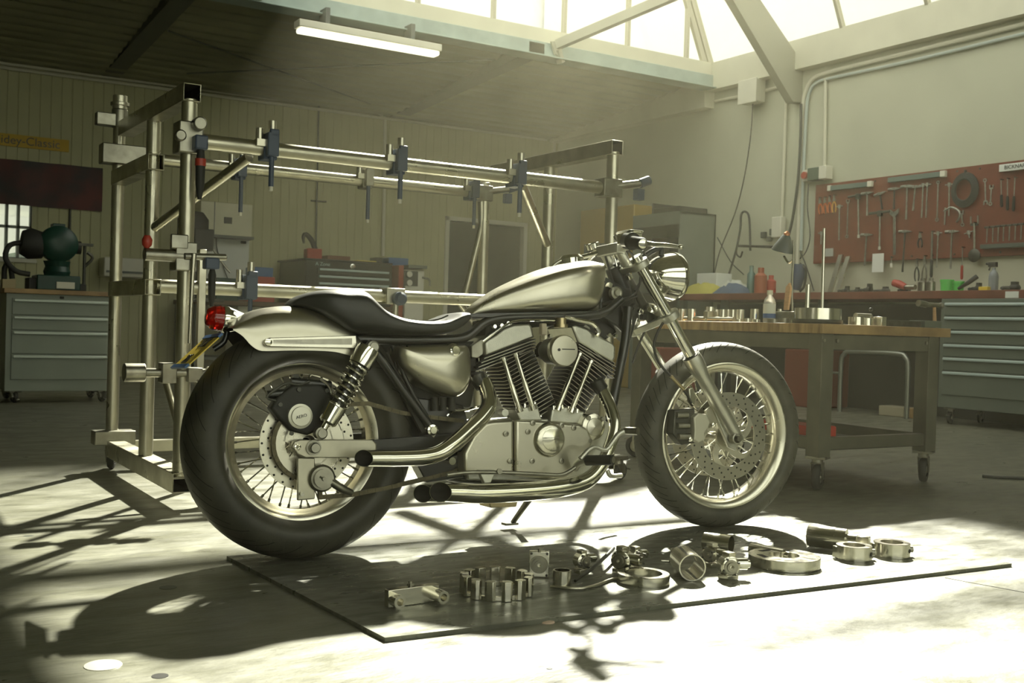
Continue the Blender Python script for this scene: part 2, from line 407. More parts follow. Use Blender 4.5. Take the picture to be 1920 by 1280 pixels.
g = MB().bb(-1.5, 6.2, -2.8, -.4, ZS + .13, ZS + .14); w4 = struct(g, 'fill_rooflight', GL, 'second rooflight added nearer the camera for fill light', smooth=0)  # unseen opening, added so sky light reaches the bike from the front
g = MB()
for k in range(8): g.bb(-1.5 + k * 1.1 - .02, -1.5 + k * 1.1 + .02, -2.8, -.4, ZS + .1, ZS + .16)
g.build('window_frame', FRM, w4)
m = MB(); X1 = V((1, 0, 0))
def gbar(p, q, w_=.045, h_=.06): m.bar(p, q, w_, h_)
for px in (645, 780, 922, 1055, 1175, 1286):
    x = GY(px, 60, SY1).x; gbar((x, SY1 - .02, ZG), (x, SY1 - .02, ZT), .035, .05)
y0 = GX(1580, 52, XR - .1).y; y1 = GX(1740, 8, XR - .1).y; dy = y0 - y1
k = 0; y = y0 + dy
while y > SY0:
    gbar((gx1, y, ZG), (gx1 - SL, y, ZT), .035, .05)
    if k % 2 == 0: gbar((gx0, y, ZG), (gx0 + SL, y, ZT), .035, .05)
    gbar((gx0 + SL, y, ZT), (gx1 - SL, y, ZT), .03, .04) if k in (3, 7) else None
    y -= dy; k += 1
gbar((gx1, SY1 - .02, ZG), (gx1 - SL, SY1 - .02, ZT), .05, .07); gbar((gx1 - .09, SY1 - .02, ZG), (gx1 - .09 - SL, SY1 - .02, ZT), .045, .06)
gbar((gx0, SY1 - .02, ZG), (gx0 + SL, SY1 - .02, ZT), .05, .07)
for x in (gx0 + SL, gx1 - SL): gbar((x, SY0, ZT), (x, SY1, ZT), .05, .06)
m.build('window_frame', FRM, lt)

# portal rafter from the right wall, raking brace and ceiling beams
def polyY(pts, y): return [GY(px, py, y) for px, py in pts]
r_ = MB().prism(polyY([(1366, 0), (1480, 192), (1500, 194), (1512, 140), (1418, 0), (1250, -250), (1180, -250)], 7.96), (0, 1, 0), -.05, .05)
struct(r_, 'trim_4', mat('portal_steel', (.30, .30, .23), .5), 'raking steel rafter springing from the right wall', bev=.004)
p0 = GY(1045, 84, SY1 - .12); p1 = GY(1262, -8, 7.96)
r_ = MB().bar(p0, p1 + (p1 - p0) * .25, .07, .09); r_.prism([p0 + V((-.08, 0, .02)), p0 + V((.08, 0, .05)), p0 + V((.03, 0, -.10)), p0 + V((-.03, 0, -.10))], (0, 1, 0), -.01, .01); r_.bar(p0 + V((0, 0, -.05)), GY(1052, 118, SY1 - .1), .07, .05)
struct(r_, 'trim_5', mat('brace_steel', (.36, .36, .28), .5), 'slanting steel brace bolted to the rooflight beam')
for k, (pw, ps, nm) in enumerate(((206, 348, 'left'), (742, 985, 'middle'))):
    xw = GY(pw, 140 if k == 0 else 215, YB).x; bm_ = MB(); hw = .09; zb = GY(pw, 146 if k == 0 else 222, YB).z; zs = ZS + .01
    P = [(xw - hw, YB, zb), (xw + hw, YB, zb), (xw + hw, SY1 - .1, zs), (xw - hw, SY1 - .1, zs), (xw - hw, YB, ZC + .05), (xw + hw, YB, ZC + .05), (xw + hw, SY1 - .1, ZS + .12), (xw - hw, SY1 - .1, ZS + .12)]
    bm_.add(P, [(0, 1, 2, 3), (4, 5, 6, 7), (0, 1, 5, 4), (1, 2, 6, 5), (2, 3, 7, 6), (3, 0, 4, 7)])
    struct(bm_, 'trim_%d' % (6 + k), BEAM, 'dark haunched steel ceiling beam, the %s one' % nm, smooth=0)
# beam high across the rooflight (throws the soft band on the near floor)
b = MB().bb(SX0 + .7, XR - .8, 6.12, 6.18, 4.86, 4.94); b.bb(SX0 + .5, XR - .6, 6.92, 7.02, 4.35, 4.50)
struct(b, 'trim_8', BEAML, smooth=0)
for pts, lab in ((((315, 58), (695, 195)), 'thin tie rod falling to the right under the ribbed ceiling'), (((350, 138), (930, 112)), 'thin tie rod crossing the other under the ribbed ceiling')):
    (a0, b0), (a1, b1) = pts
    P = GZ(a0, b0, ZS - .03) if b0 < 100 else GZ(a0, b0, ZC - .03); Q = GZ(a1, b1, ZC - .03) if b1 > 150 else GZ(a1, b1, ZS - .03)
    one(MB().cyl(P, Q, .009, n=8), 'tie_rod', BEAM, lab, 'tie rod', origin=P)

# outside seen through the small window
one(MB().bb(-40, 60, YB + .3, 60, -.2, -.1), 'lawn', mat('grass', (.10, .15, .04), .9), 'green ground outside the small paned window', 'lawn', kind='stuff')
hm = MB()
for i in range(26): hm.sphere((-2 + i * .26 + random.uniform(-.1, .1), 14.3 + random.uniform(-.4, .4), .3 + random.uniform(0, .4)), random.uniform(.5, .85), 10, 6)
one(hm, 'hedge', mat('hedge_leaves', (.07, .12, .05), .9, noise=.6, nscale=6, bump=1, bscale=20), 'green bushes outside the small paned window', 'bushes', kind='stuff')
van = MB().bb(1.4, 2.5, 15.7, 16.5, -.1, 1.25)
one(van, 'shed', WHT, 'pale shed outside behind the small paned window', 'shed')

nb2 = thing('sun_blocker', 'tall white building added behind the workshop to block the low sun', 'building', (2, 17.7, -.1))  # added outside to cut off the sun patch at the back
MB().bb(-20, 24, 17, 18.5, -.1, 13.35).build('wall', mat('white_render_2', (.92, .92, .90), .8), nb2)
MB().bb(-20.05, 24.05, 16.97, 18.53, 13.35, 13.41).build('coping', WHT, nb2)
nb = thing('sun_blocker', 'white building wall added beyond the right-hand glazing to block the low sun', 'building', (12, 2.5, -.1))  # added outside to end the sun patch on the right
MB().bb(11, 13, -12, 16.9, -.1, 9.5).build('wall', mat('white_render', (.92, .92, .90), .8), nb)
MB().bb(10.95, 13.05, -12.05, 16.9, 9.5, 9.56).build('coping', WHT, nb)

# haze in the workshop air
hz = bpy.data.materials.new('dusty_air'); hz.use_nodes = True; _n = hz.node_tree; _n.nodes.remove(_n.nodes['Principled BSDF'])
_v = _n.nodes.new('ShaderNodeVolumeScatter'); _v.inputs['Color'].default_value = (1, .95, .68, 1); _v.inputs['Density'].default_value = .0054; _v.inputs['Anisotropy'].default_value = .70
_n.links.new(_v.outputs[0], _n.nodes['Material Output'].inputs['Volume'])
one(MB().bb(XL + .01, XR - .01, YF + .01, YB - .01, .001, 5.4), 'haze', hz, 'dusty sunlit air filling the workshop', 'haze', kind='stuff', smooth=0)

STN = mat('oil_spot', (.012, .012, .010), .35)
for (px, py, r_, lb) in ((315, 1101, .022, 'dark round plug in the floor within the rear wheel shadow'), (300, 1267, .016, 'small dark spot on the floor at the bottom left'), (1030, 1253, .006, 'tiny dark speck on the bright floor below the sheet')):
    one(MB().lathe([(0, r_), (.0008, r_ * .97)], GZ(px, py), (0, 0, 1), 20, cap=True), 'floor_stain', STN, lb, 'stain')  # flat dark discs standing for stains on the floor
P = [GZ(1772, 1083), GZ(1830, 1094), GZ(1880, 1103), GZ(1960, 1118)]
one(MB().tube([p + V((0, 0, .0)) for p in P], .0012, 6), 'floor_joint', STN, 'thin dark crack line in the bright floor at the lower right', 'crack')
# ------------------------------------------------------------------ rolling tube jig behind the motorcycle
SXA, YC_, YBm, YA = 1.045, 3.86, 4.36, 4.97
XD = GY(1148, 350, YC_).x
jg = thing('welding_jig', 'tall rolling jig of galvanised square tubes and rails with blue clamps, behind the motorcycle', 'jig frame', (SXA, YC_, 0))
W = .052
def post(px, py_top, y, x=None, z0=.10, name='post'):
    x = GY(px, py_top, y).x if x is None else x
    z1 = GY(px, py_top, y).z if x is None else GY(px, py_top, y).z
    m = MB().sqtube((x, y, z0), (x, y, z1), W, up=V((0, 1, 0))); return m.build(name, TUBE, jg, bev=.004), x, z1
# left end
ztop = GX(345, 168, SXA).z
def zz(px, py, y): return GY(px, py, y).z
zC = zz(345, 185, YC_); zBt = zz(300, 226, YBm); zAt = zz(228, 195, YA)
for x, y, z0, z1 in ((SXA, YC_, .12, zC), (SXA, YBm, .12, zBt)):
    MB().pipe((x, y, z0), (x, y, z1), .027, .024).build('post', TUBE, jg, bev=.004)
MB().cyl((SXA, YA, .12), (SXA, YA, zAt), .026, n=20).build('post', TUBE, jg)
zcap = zz(345, 174, YC_)
MB().sqtube((SXA, YC_ - .03, zcap), (SXA, YA - .12, zcap + .01), .062, .004).build('head_rail', TUBE, jg, bev=.003)
# right end
zD = zz(1150, 285, YC_)
for x, y, z1 in ((XD, YC_, zD), (XD, YBm, zz(1066, 305, YBm)), (XD, YA, zz(992, 352, YA))):
    MB().pipe((x, y, .12), (x, y, z1), .027, .024).build('post', TUBE, jg, bev=.004)
zc2 = zz(1150, 278, YC_)
MB().sqtube((XD, YC_ - .03, zc2), (XD, YA - .1, zc2), .062, .004).build('head_rail', TUBE, jg, bev=.003)
# rails along
zr1 = (zz(372, 268, YC_) + zz(1120, 348, YC_)) / 2
zr2 = (zz(280, 303, YA) + zz(960, 364, YA)) / 2
zr3 = (zz(310, 540, YBm) + zz(900, 560, YBm)) / 2
xe = GY(905, 560, YBm).x
MB().pipe((SXA, YC_, zr1), (XD - .01, YC_, zr1), .0275, .024).build('rail', TUBE, jg, bev=.004)
MB().pipe((SXA - .02, YA, zr2), (XD, YA, zr2), .0265, .024).build('rail', TUBE, jg, bev=.004)
MB().pipe((SXA + .02, YBm, zr3), (XD, YBm, zr3), .0275, .024).build('rail', TUBE, jg, bev=.004)
for z in (zz(293, 303, YBm - .05), zz(290, 538, YBm - .05)):
    MB().sqtube((SXA, YBm - .05, z), (SXA, YA, z), .062, .004).build('socket_tube', TUBE, jg, bev=.003)
MB().sqtube((XD, YBm - .05, zr3), (XD, YA, zr3), .055, .004).build('socket_tube', TUBE, jg, bev=.003)
# base runners
for x in (SXA, XD):
    MB().sqtube((x, YC_ - .035, .10), (x, YA - .05, .10), .07, .004).build('base_runner', TUBE, jg, bev=.004)
MB().sqtube((SXA, YA, .10), (XD, YA, .10), .05, .004).build('base_runner', TUBE, jg, bev=.004)
# braces
def brace(p, q, r=.019): MB().cyl(p, q, r, n=14).build('brace', TUBE, jg)
brace((SXA, YBm, zz(303, 432, YBm)), (GY(470, 292, YC_).x, YC_ + .02, zz(470, 294, YC_)))
brace((SXA + .03, YBm, zz(312, 418, YBm)), (GY(478, 286, YC_).x, YC_ + .05, zz(478, 288, YC_)), .013)
brace((XD, YBm, zz(1062, 462, YBm)), (GY(985, 346, YC_).x, YC_ + .02, zz(985, 348, YC_)))
brace((XD, YA, zz(985, 490, YA)), (GY(902, 380, YA).x, YA, zz(902, 378, YA)))
brace((XD, YA, zz(985, 412, YA)), (GY(872, 552, YA).x, YA, zz(872, 552, YA)), .016)
brace((GY(860, 565, YBm).x, YBm, zz(860, 565, YBm)), (GY(915, 640, YA).x, YA, zz(915, 640, YA)), .016)
brace((GX(282, 690, SXA).x + .02, GX(282, 690, SXA).y - .1, GX(282, 690, SXA).z), (SXA + .06, YC_ + .1, .14), .013)
# extra slim upright by the left posts
x0 = GY(377, 470, YBm).x
MB().sqtube((x0, YBm - .02, .12), (x0, YBm - .02, zz(377, 468, YBm)), .028).build('post', TUBE, jg, bev=.003)
# casters
def caster(m_w, m_f, parent, x, y, zt, r=.05, ang=0.0, w_=.03, plate=.09):
    c_, s_ = math.cos(ang), math.sin(ang); ax = V((-s_, c_, 0)); tr = V((c_, s_, 0))
    hub = V((x, y, r)) + tr * .02
    m = MB(); m.box((x, y, zt - .006), (plate, plate, .01), Matrix.Rotation(ang, 3, 'Z')); m.cyl((x, y, zt - .03), (x, y, zt - .008), .024)
    for s in (-1, 1):
        o_ = ax * (s * (w_ / 2 + .006))
        m.prism([V((x, y, zt - .03)) + o_ - tr * .025, V((x, y, zt - .03)) + o_ + tr * .03, hub + o_ + tr * .014 - V((0, 0, .012)), hub + o_ - tr * .014 - V((0, 0, .012))], ax, -.002, .002)
    m.box((x, y, zt - .03), (.06, w_ + .016, .005), Matrix.Rotation(ang, 3, 'Z'))
    m.bar(V((x, y, zt - .045)) + tr * .03, V((x, y, zt - .06)) + tr * .085, w_ * .9, .006)
    f_ = m.build('caster', m_f, parent, bev=.0015)
    m = MB().lathe([(-w_ / 2, r * .55), (-w_ / 2, r - .006), (-w_ / 4, r), (w_ / 4, r), (w_ / 2, r - .006), (w_ / 2, r * .55)], hub, ax, 32, closed=True)
    m.build('caster_wheel', m_w, f_)
    m = MB().lathe([(-w_ / 2 - .004, 0.001), (-w_ / 2 - .004, .012), (-w_ / 2 + .006, .016), (-w_ / 2 + .006, r * .57), (w_ / 2 - .006, r * .57), (w_ / 2 - .006, .016), (w_ / 2 + .004, .012), (w_ / 2 + .004, .001)], hub, ax, 24)
    m.build('wheel_hub', m_f, f_)
for x in (SXA, XD):
    MB().bb(x - .03, x + .16, YC_ + .03, YC_ + .10, .104, .112).build('caster_plate', STEEL, jg)
    caster(RUBP, STEEL, jg, x + .13, YC_ + .065, .103, r=.040, ang=.3, w_=.026, plate=.07)
    MB().bb(x - .04, x + .04, YA - .05, YA + .05, .118, .126).build('caster_plate', STEEL, jg)
    caster(RUBP, STEEL, jg, x, YA + .01, .117, r=.043, ang=1.2, w_=.028, plate=.07)
# collars and clamps
def clamp(x, y, z, kind='blue', drop=.20, s=1.0):
    c_ = MB().box((x, y - .035, z + .015), (.042 * s, .06, .085 * s)); c_.box((x, y + .0, z - .005), (.05 * s, W + .018, W + .012)); c_.box((x + .004, y - .05, z + .055 * s), (.034 * s, .03, .03))
    cl = c_.build('clamp', TBLUE if kind == 'blue' else STEEL, jg, bev=.004)
    MB().cyl((x, y - .045, z + .05 * s), (x, y - .045, z + .10 * s), .0145, n=18).cyl((x - .042, y - .03, z + .03), (x - .042, y - .03, z + .072 * s), .0135, n=16).box((x - .035, y - .03, z + .02), (.04, .03, .025)).build('clamp_knob', ALU, cl)
    MB().cyl((x, y - .045, z - .02), (x, y - .045, z - drop), .0095, n=12).build('clamp_spindle', TBLUE, cl)
    MB().cyl((x, y - .045, z - drop), (x, y - .045, z - drop - .016), .007, n=12).build('spindle_tip', WHT, cl)
clamp(GY(502, 280, YC_).x, YC_, zz(502, 282, YC_), drop=.135)
clamp(GY(742, 305, YC_).x, YC_, zz(742, 310, YC_), drop=.135)
clamp(GY(965, 330, YC_).x, YC_, zz(965, 335, YC_), drop=.145)
clamp(GY(447, 322, YA).x, YA, zz(447, 322, YA), drop=.19)
clamp(GY(684, 340, YA).x, YA, zz(684, 340, YA), kind='steel', drop=.19)
clamp(GY(882, 362, YA).x, YA, zz(882, 362, YA), drop=.17)
clamp(GY(463, 545, YBm).x, YBm, zz(463, 545, YBm), drop=.10, s=1.15)
# middle of the lower rail: clamp with a post going down
x = GY(733, 553, YBm).x
c_ = MB().box((x, YBm - .01, zr3), (.09, .085, .07)).build('clamp', ALU, jg, bev=.004)
MB().lathe([(-.03, .02), (-.02, .03), (.02, .03), (.03, .02)], (x + .01, YBm - .06, zr3 - .01), (0, -1, 0), 20, cap=True).build('clamp_knob', TBLUE, c_)
MB().cyl((x, YBm - .05, zr3 - .02), (x, YBm - .05, zr3 - .30), .013, n=14).build('clamp_spindle', ALU, c_)
# rail end knuckles on the right posts
for (y, z, px) in ((YC_, zr1, 1165), (YA, zr2, 1012)):
    c_ = MB().box((XD - .02, y, z), (.10, .075, .08)).cyl((XD, y - .02, z + .01), (XD + .14, y - .04, z + .035), .017).build('knuckle', STEEL, jg, bev=.004)
    MB().cyl((XD + .12, y - .04, z + .03), (XD + .17, y - .045, z + .05), .021).box((XD + .11, y - .05, z - .02), (.04, .035, .05)).build('clamp_knob', TBLUE, c_, bev=.003)
# sleeve and collars on the far left pole
c_ = MB().box((SXA + .04, YA - .02, zr2), (.24, .085, .085)).box((SXA - .05, YA, zr2 + .15), (.10, .05, .055)).cyl((SXA, YA, zr2 + .12), (SXA, YA, zr2 + .2), .034).build('knuckle', STEEL, jg, bev=.004)
MB().cyl((SXA, YA, zr2 + .215), (SXA, YA, zr2 + .23), .040).cyl((SXA, YA, zr2 + .2), (SXA, YA, zr2 + .26), .031).build('collar', ALU, jg, bev=.002)
MB().cyl((SXA + .05, YA - .05, zr2 + .13), (SXA + .05, YA - .09, zr2 + .13), .028).build('clamp_knob', DSTEEL, c_)
MB().box((SXA, YA - .03, .145), (.17, .09, .06)).build('knuckle', STEEL, jg, bev=.004)
# ratchet clamp with red and black handle on the near left post
zc = zz(350, 255, YC_ - .06)
c_ = MB().box((SXA - .005, YC_ - .01, zc), (.085, .085, .11)).cyl((SXA + .015, YC_ - .05, zc + .045), (SXA + .015, YC_ - .09, zc + .045), .024).cyl((SXA - .045, YC_ - .04, zc), (SXA - .045, YC_ - .07, zc), .02).build('knuckle', STEEL, jg, bev=.005)
MB().box((SXA + .02, YC_ - .07, zc - .02), (.045, .05, .05)).build('clamp', TBLUE, jg, bev=.006)
MB().lathe([(0, .012), (.05, .017), (.12, .015), (.17, .007)], (SXA + .022, YC_ - .075, zc - .045), (0, 0, -1), 16, cap=True).build('handle', MBLK, c_)
MB().cyl((SXA + .022, YC_ - .075, zc - .075), (SXA + .022, YC_ - .075, zc - .10), .0185).build('handle_band', REDP, c_)
# middle cluster (crank, lever and red knob)
zc = zz(345, 480, YC_ - .06)
c_ = MB().box((SXA - .01, YC_ - .01, zc), (.075, .08, .10)).box((SXA - .035, YC_ - .045, zc + .05), (.06, .012, .05)).cyl((SXA - .02, YC_ - .05, zc), (SXA + .13, YC_ - .05, zc + .005), .012).cyl((SXA - .15, YC_ - .03, zc), (SXA, YC_ - .03, zc), .022).build('knuckle', STEEL, jg, bev=.004)
MB().tube([(SXA + .012, YC_ - .06, zc + .01), (SXA + .008, YC_ - .06, zc - .10), (SXA + .004, YC_ - .06, zc - .30)], [.010, .007, .006]).build('crank_rod', ALU, c_)
MB().lathe([(0, .006), (.012, .016), (.03, .018), (.045, .010)], (SXA - .14, YC_ - .03, zc + .02), (0, 0, 1), 16, cap=True).build('clamp_knob', REDP, c_)
MB().box((SXA + .075, YC_ - .05, zc - .02), (.05, .045, .04)).build('clamp', TBLUE, jg, bev=.005)
MB().lathe([(0, .009), (.02, .014), (.10, .012), (.13, .006)], (SXA + .08, YC_ - .05, zc - .04), (0, 0, -1), 14, cap=True).build('handle', MBLK, c_)
# lower cross clamp
zc = zz(345, 700, YC_ - .05)
m = MB().cyl((SXA - .20, YC_ + .0, zc), (SXA - .13, YC_, zc), .032).cyl((SXA - .13, YC_, zc), (SXA + .16, YC_ - .04, zc), .016)
m.box((SXA - .055, YC_ - .01, zc), (.05, .06, .07)).box((SXA + .03, YC_ - .03, zc - .005), (.05, .05, .05)).cyl((SXA + .07, YC_ - .05, zc), (SXA + .10, YC_ - .05, zc), .025).cyl((SXA + .11, YC_ - .05, zc), (SXA + .135, YC_ - .05, zc), .022)
c_ = m.build('knuckle', STEEL, jg, bev=.003)
MB().cyl((SXA + .155, YC_ - .05, zc - .008), (SXA + .155, YC_ - .05, zc + .03), .012).tube([(SXA + .04, YC_ - .06, zc - .02), (SXA + .045, YC_ - .06, zc - .06), (SXA + .08, YC_ - .06, zc - .075)], .004).build('clamp_knob', ALU, c_)
# ------------------------------------------------------------------ furniture along the walls
LOCK = mat('locker_grey_green', (.15, .17, .14), .5, noise=.1, nscale=4)
def drawer_cab(name, label, cat, O, U, N, Wd, H, D, cols, top, body, handle, z0, casters=True, panel=None, cyls=None):
    """O: lower-left front corner (floor level) ; U along front ; N outward normal of the front"""
    O, U, N = V(O), V(U), V(N)
    t = thing(name, label, cat, O - N * (D / 2) + U * (Wd / 2))
    def blk(u0, u1, n0, n1, a, b, nm, m_, par=t, bev=.003):
        P = [O + U * u + N * n + V((0, 0, z)) for u in (u0, u1) for n in (n0, n1) for z in (a, b)]
        return MB().add(P, [(0, 1, 3, 2), (4, 6, 7, 5), (0, 4, 5, 1), (2, 3, 7, 6), (0, 2, 6, 4), (1, 5, 7, 3)]).build(nm, m_, par, bev=bev)
    blk(0, Wd, -D, 0, z0, z0 + H, 'cabinet_body', body)
    for (a, b) in cols:
        d_ = blk(.04, Wd - .04, -.01, .012, a + .004, b - .004, 'drawer', body)
        blk(.05, Wd - .05, .005, .032, b - .030, b - .008, 'drawer_handle', handle, d_, .006)
    if top is not None: blk(-.02, Wd + .02, -D - .0, .03, z0 + H, z0 + H + top[1], 'worktop', top[0])
    blk(Wd * .5 - .015, Wd * .5 + .015, 0, .008, z0 + H - .03, z0 + H - .012, 'lock', MBLK)
    if casters:
        for u in (.07, Wd - .07):
            for n in (-.08, -D + .08):
                p = O + U * u + N * n; caster(RUBP, STEEL, t, p.x, p.y, z0 - .001, r=.045, ang=math.atan2(N.y, N.x) + .3, w_=.028)
    return t
HND = mat('pale_handle_strip', (.50, .60, .58), .35, .3)
# left grey drawer cabinet
YL = 8.75
xa, xb = GY(10, 640, YL).x, GY(213, 640, YL).x
zt = zz(100, 552, YL); zb_ = zz(100, 733, YL)
hz = [zz(100, q, YL) for q in (560, 592, 620, 664, 712)]
cab1 = drawer_cab('drawer_cabinet', 'grey four-drawer steel cabinet with wooden top at the far left', 'tool cabinet', (xa, YL, 0), (1, 0, 0), (0, -1, 0), xb - xa, zt - zb_, .6,
    [(hz[i + 1], hz[i]) for i in range(4)], (WOOD, .035), mat('light_grey_cabinet_paint', (.22, .25, .205), .42, noise=.1, nscale=3), mat('grey_handle', (.50, .56, .50), .35, .2), zb_)
ZT1 = zt + .035
# green machine on it (bench grinder / pump), hose, small bits
gx = GY(108, 500, YL + .25).x; YM = YL + .28
def mz(py): return zz(108, py, YM)
t = thing('bench_machine', 'dark green bench machine with round housing and thick hose on the left cabinet', 'machine', (gx, YM, ZT1))
m = MB().bb(gx - .16, gx + .15, YM - .14, YM + .14, ZT1, mz(517)); m.build('base', GREEN, t, bev=.008)
m = MB().lathe([(0, .09), (.03, .10), (mz(500) - mz(517), .085), (mz(490) - mz(517), .10)], (gx, YM, mz(517)), (0, 0, 1), 20, cap=True); m.build('pedestal', GREEN, t)
m = MB().lathe([(-.13, .06), (-.11, .125), (-.02, .14), (.08, .14), (.12, .10), (.13, .04)], (gx, YM, mz(458)), (0, -1, 0), 28, cap=True); m.box((gx, YM, mz(426)), (.09, .12, .05)); m.build('motor_housing', GREEN, t, bev=.004)
m = MB().lathe([(0, .10), (.10, .12), (.16, .09)], (gx - .10, YM, mz(462)), (-1, 0, .1), 20, cap=True); m.build('guard', MBLK, t); MB().cyl((gx + .1, YM, mz(462)), (gx + .17, YM, mz(462)), .05).build('end_boss', MBLK, t)
MB().tube([(gx - .22, YM - .02, mz(458)), (gx - .34, YM - .04, mz(465)), (gx - .37, YM - .05, mz(490)), (gx - .30, YM - .06, mz(512)), (gx - .2, YM - .06, mz(517))], .02, 10).build('hose', RUBP, t)
MB().box((gx + .20, YM - .03, mz(456)), (.11, .05, .02)).cyl((gx + .2, YM, mz(456)), (gx + .2, YM, ZT1 + .02), .012).tube([(gx + .22, YM, mz(470)), (gx + .26, YM, mz(480)), (gx + .2, YM, mz(498))], .012).build('tool_rest', DSTEEL, t)
MB().box((gx + .04, YM - .15, ZT1 + .04), (.13, .02, .05)).build('nameplate', WHT, t)
one(MB().bb(GY(2, 530, YM).x, GY(27, 530, YM).x, YM - .08, YM + .05, ZT1, ZT1 + .07), 'carton', mat('cardboard', (.36, .30, .17), .7), 'small cardboard carton at the left end of the wooden cabinet top', 'carton', bev=.003)
one(MB().tube([(GY(12, 515, YM).x, YM + .1, ZT1 + .01), (GY(12, 500, YM).x, YM + .1, ZT1 + .16), (GY(22, 498, YM).x, YM + .1, ZT1 + .18), (GY(27, 505, YM).x, YM + .1, ZT1 + .08)], .02), 'clamp_iron', MBLK, 'dark iron hook-shaped clamp behind the cardboard carton', 'clamp')
one(MB().bb(GY(50, 530, YM).x, GY(72, 530, YM).x, YM - .1, YM + .1, ZT1, ZT1 + .09), 'battery_pack', MBLK, 'black block left of the green machine', 'box', bev=.006)
one(MB().bb(GY(146, 530, YM).x, GY(160, 530, YM).x, YM - .05, YM + .05, ZT1, ZT1 + .06), 'small_tin', MBLK, 'small black tin right of the green machine', 'tin', bev=.006)
# banners on the back wall
BANY = mat('yellow_banner', (.50, .33, .02), .6)
t = local(thing('shop_banner', 'narrow yellow banner with dark lettering high on the back wall, far left', 'banner', (0, 0, 0)))
xs0, xs1 = GY(-60, 260, YB).x, GY(129, 270, YB).x; a, b = zz(129, 284, YB - .02), zz(129, 264, YB - .02)
t.location = ((xs0 + xs1) / 2, YB - .012, (a + b) / 2); WM[t.name] = Matrix.Translation(t.location)
MB().box((0, 0, 0), (xs1 - xs0, .012, (b - a) * 1.12)).build('banner_cloth', BANY, t)
text('c: Kawlidey-Classic', .12, plane_M((t.location.x * 0 + (xs1 - xs0) / 2 - .55, -.008, .0), (1, 0, 0), (0, 0, 1)), BLK, t)
BAN = mat('black_red_banner', (.012, .011, .008), .55, noise=1, nscale=3.2, c2=(.11, .016, .008))
xs0, xs1 = GY(-70, 340, YB).x, GY(191, 350, YB).x
m = MB(); n = 24; za0, za1 = zz(0, 300, YB), zz(191, 316, YB); zc0, zc1 = zz(0, 384, YB), zz(191, 397, YB)
vs = []; fs = []
for i in range(n + 1):
    u = i / n; x = xs0 + (xs1 - xs0) * u; y = YB - .03 - .012 * math.sin(u * 19)
    vs += [(x, y, za1), (x, y - .01, (za1 + zc1) / 2), (x, y, zc1), (x, y + .006, za1), (x, y - .004, (za1 + zc1) / 2), (x, y + .006, zc1)]
for i in range(n):
    a = i * 6; b = a + 6
    fs += [(a, b, b + 1, a + 1), (a + 1, b + 1, b + 2, a + 2), (a + 3, a + 4, b + 4, b + 3), (a + 4, a + 5, b + 5, b + 4), (a, a + 3, b + 3, b), (a + 2, b + 2, b + 5, a + 5)]
fs += [(0, 1, 4, 3), (1, 2, 5, 4), (n * 6, n * 6 + 3, n * 6 + 4, n * 6 + 1), (n * 6 + 1, n * 6 + 4, n * 6 + 5, n * 6 + 2)]
m.add(vs, fs); one(m, 'cloth_banner', BAN, 'wide black banner with dull red pattern above the small window', 'banner')
m = MB().tube([(GY(131, 395, YB).x, YB - .02, zz(131, 392, YB)), (GY(131, 395, YB).x, YB - .02, zz(131, 520, YB))], .012, smooth=0)
one(m, 'drain_pipe', DSTEEL, 'dark pipe on the back wall behind the green machine', 'pipe')
m = MB().bb(GY(192, 480, YB - .2).x, GY(268, 500, YB - .2).x, YB - .3, YB - .02, zz(230, 519, YB - .3), zz(230, 483, YB - .3))
t = thing('wall_heater', 'long pale grey box on the back wall between the jig posts', 'wall box', (GY(230, 500, YB - .2).x, YB - .02, zz(230, 519, YB - .3))); m.build('housing', WHT, t, bev=.01)
MB().bb(GY(196, 480, YB - .2).x, GY(264, 500, YB - .2).x, YB - .32, YB - .3, zz(230, 512, YB - .3), zz(230, 508, YB - .3)).build('grille', GREYD, t)
# electrical cabinet with notice sheet
t = thing('switch_cabinet', 'cream electrical cabinet with a small dark window on the back wall', 'electrical cabinet', (GY(425, 440, YB).x, YB, zz(425, 440, YB - .2)))
y = YB - .22; xa, xb = GY(376, 410, y).x, GY(473, 410, y).x; za, zb = zz(425, 441, y), zz(425, 380, y)
MB().bb(xa, xb, y, YB, za, zb).build('cabinet_body', mat('cream_paint', (.64, .62, .44), .5, noise=.1, nscale=4), t, bev=.006)
MB().bb(GY(420, 410, y).x, GY(435, 410, y).x, y - .006, y, zz(425, 419, y), zz(425, 407, y)).build('display', MBLK, t)
MB().bb(xa - .02, xb + .02, y - .02, YB, za - .03, za).bb(GY(402, 410, y).x - .004, GY(402, 410, y).x + .004, y - .003, y + .01, za, zb).build('edge_trim', GREYD, t)
m = MB(); x0, x1 = GY(386, 480, YB).x, GY(464, 480, YB).x
t = thing('notice_board', 'white notice board with papers hanging under the cream electrical cabinet', 'notice board', ((x0 + x1) / 2, YB, zz(425, 522, YB)))
MB().bb(x0, x1, YB - .05, YB - .03, zz(425, 524, YB), zz(425, 448, YB)).build('board', PAPER, t)
MB().bb(GY(448, 480, YB).x, GY(458, 480, YB).x, YB - .056, YB - .05, zz(452, 457, YB), zz(452, 452, YB)).build('magnet', MBLK, t)
MB().tube([(GY(402, 445, YB).x, YB - .07, zz(402, 445, YB)), (GY(404, 470, YB).x, YB - .07, zz(404, 470, YB)), (GY(415, 500, YB).x, YB - .07, zz(415, 500, YB)), (GY(424, 524, YB).x, YB - .07, zz(424, 524, YB))], .006).build('cord', CABLE, t)
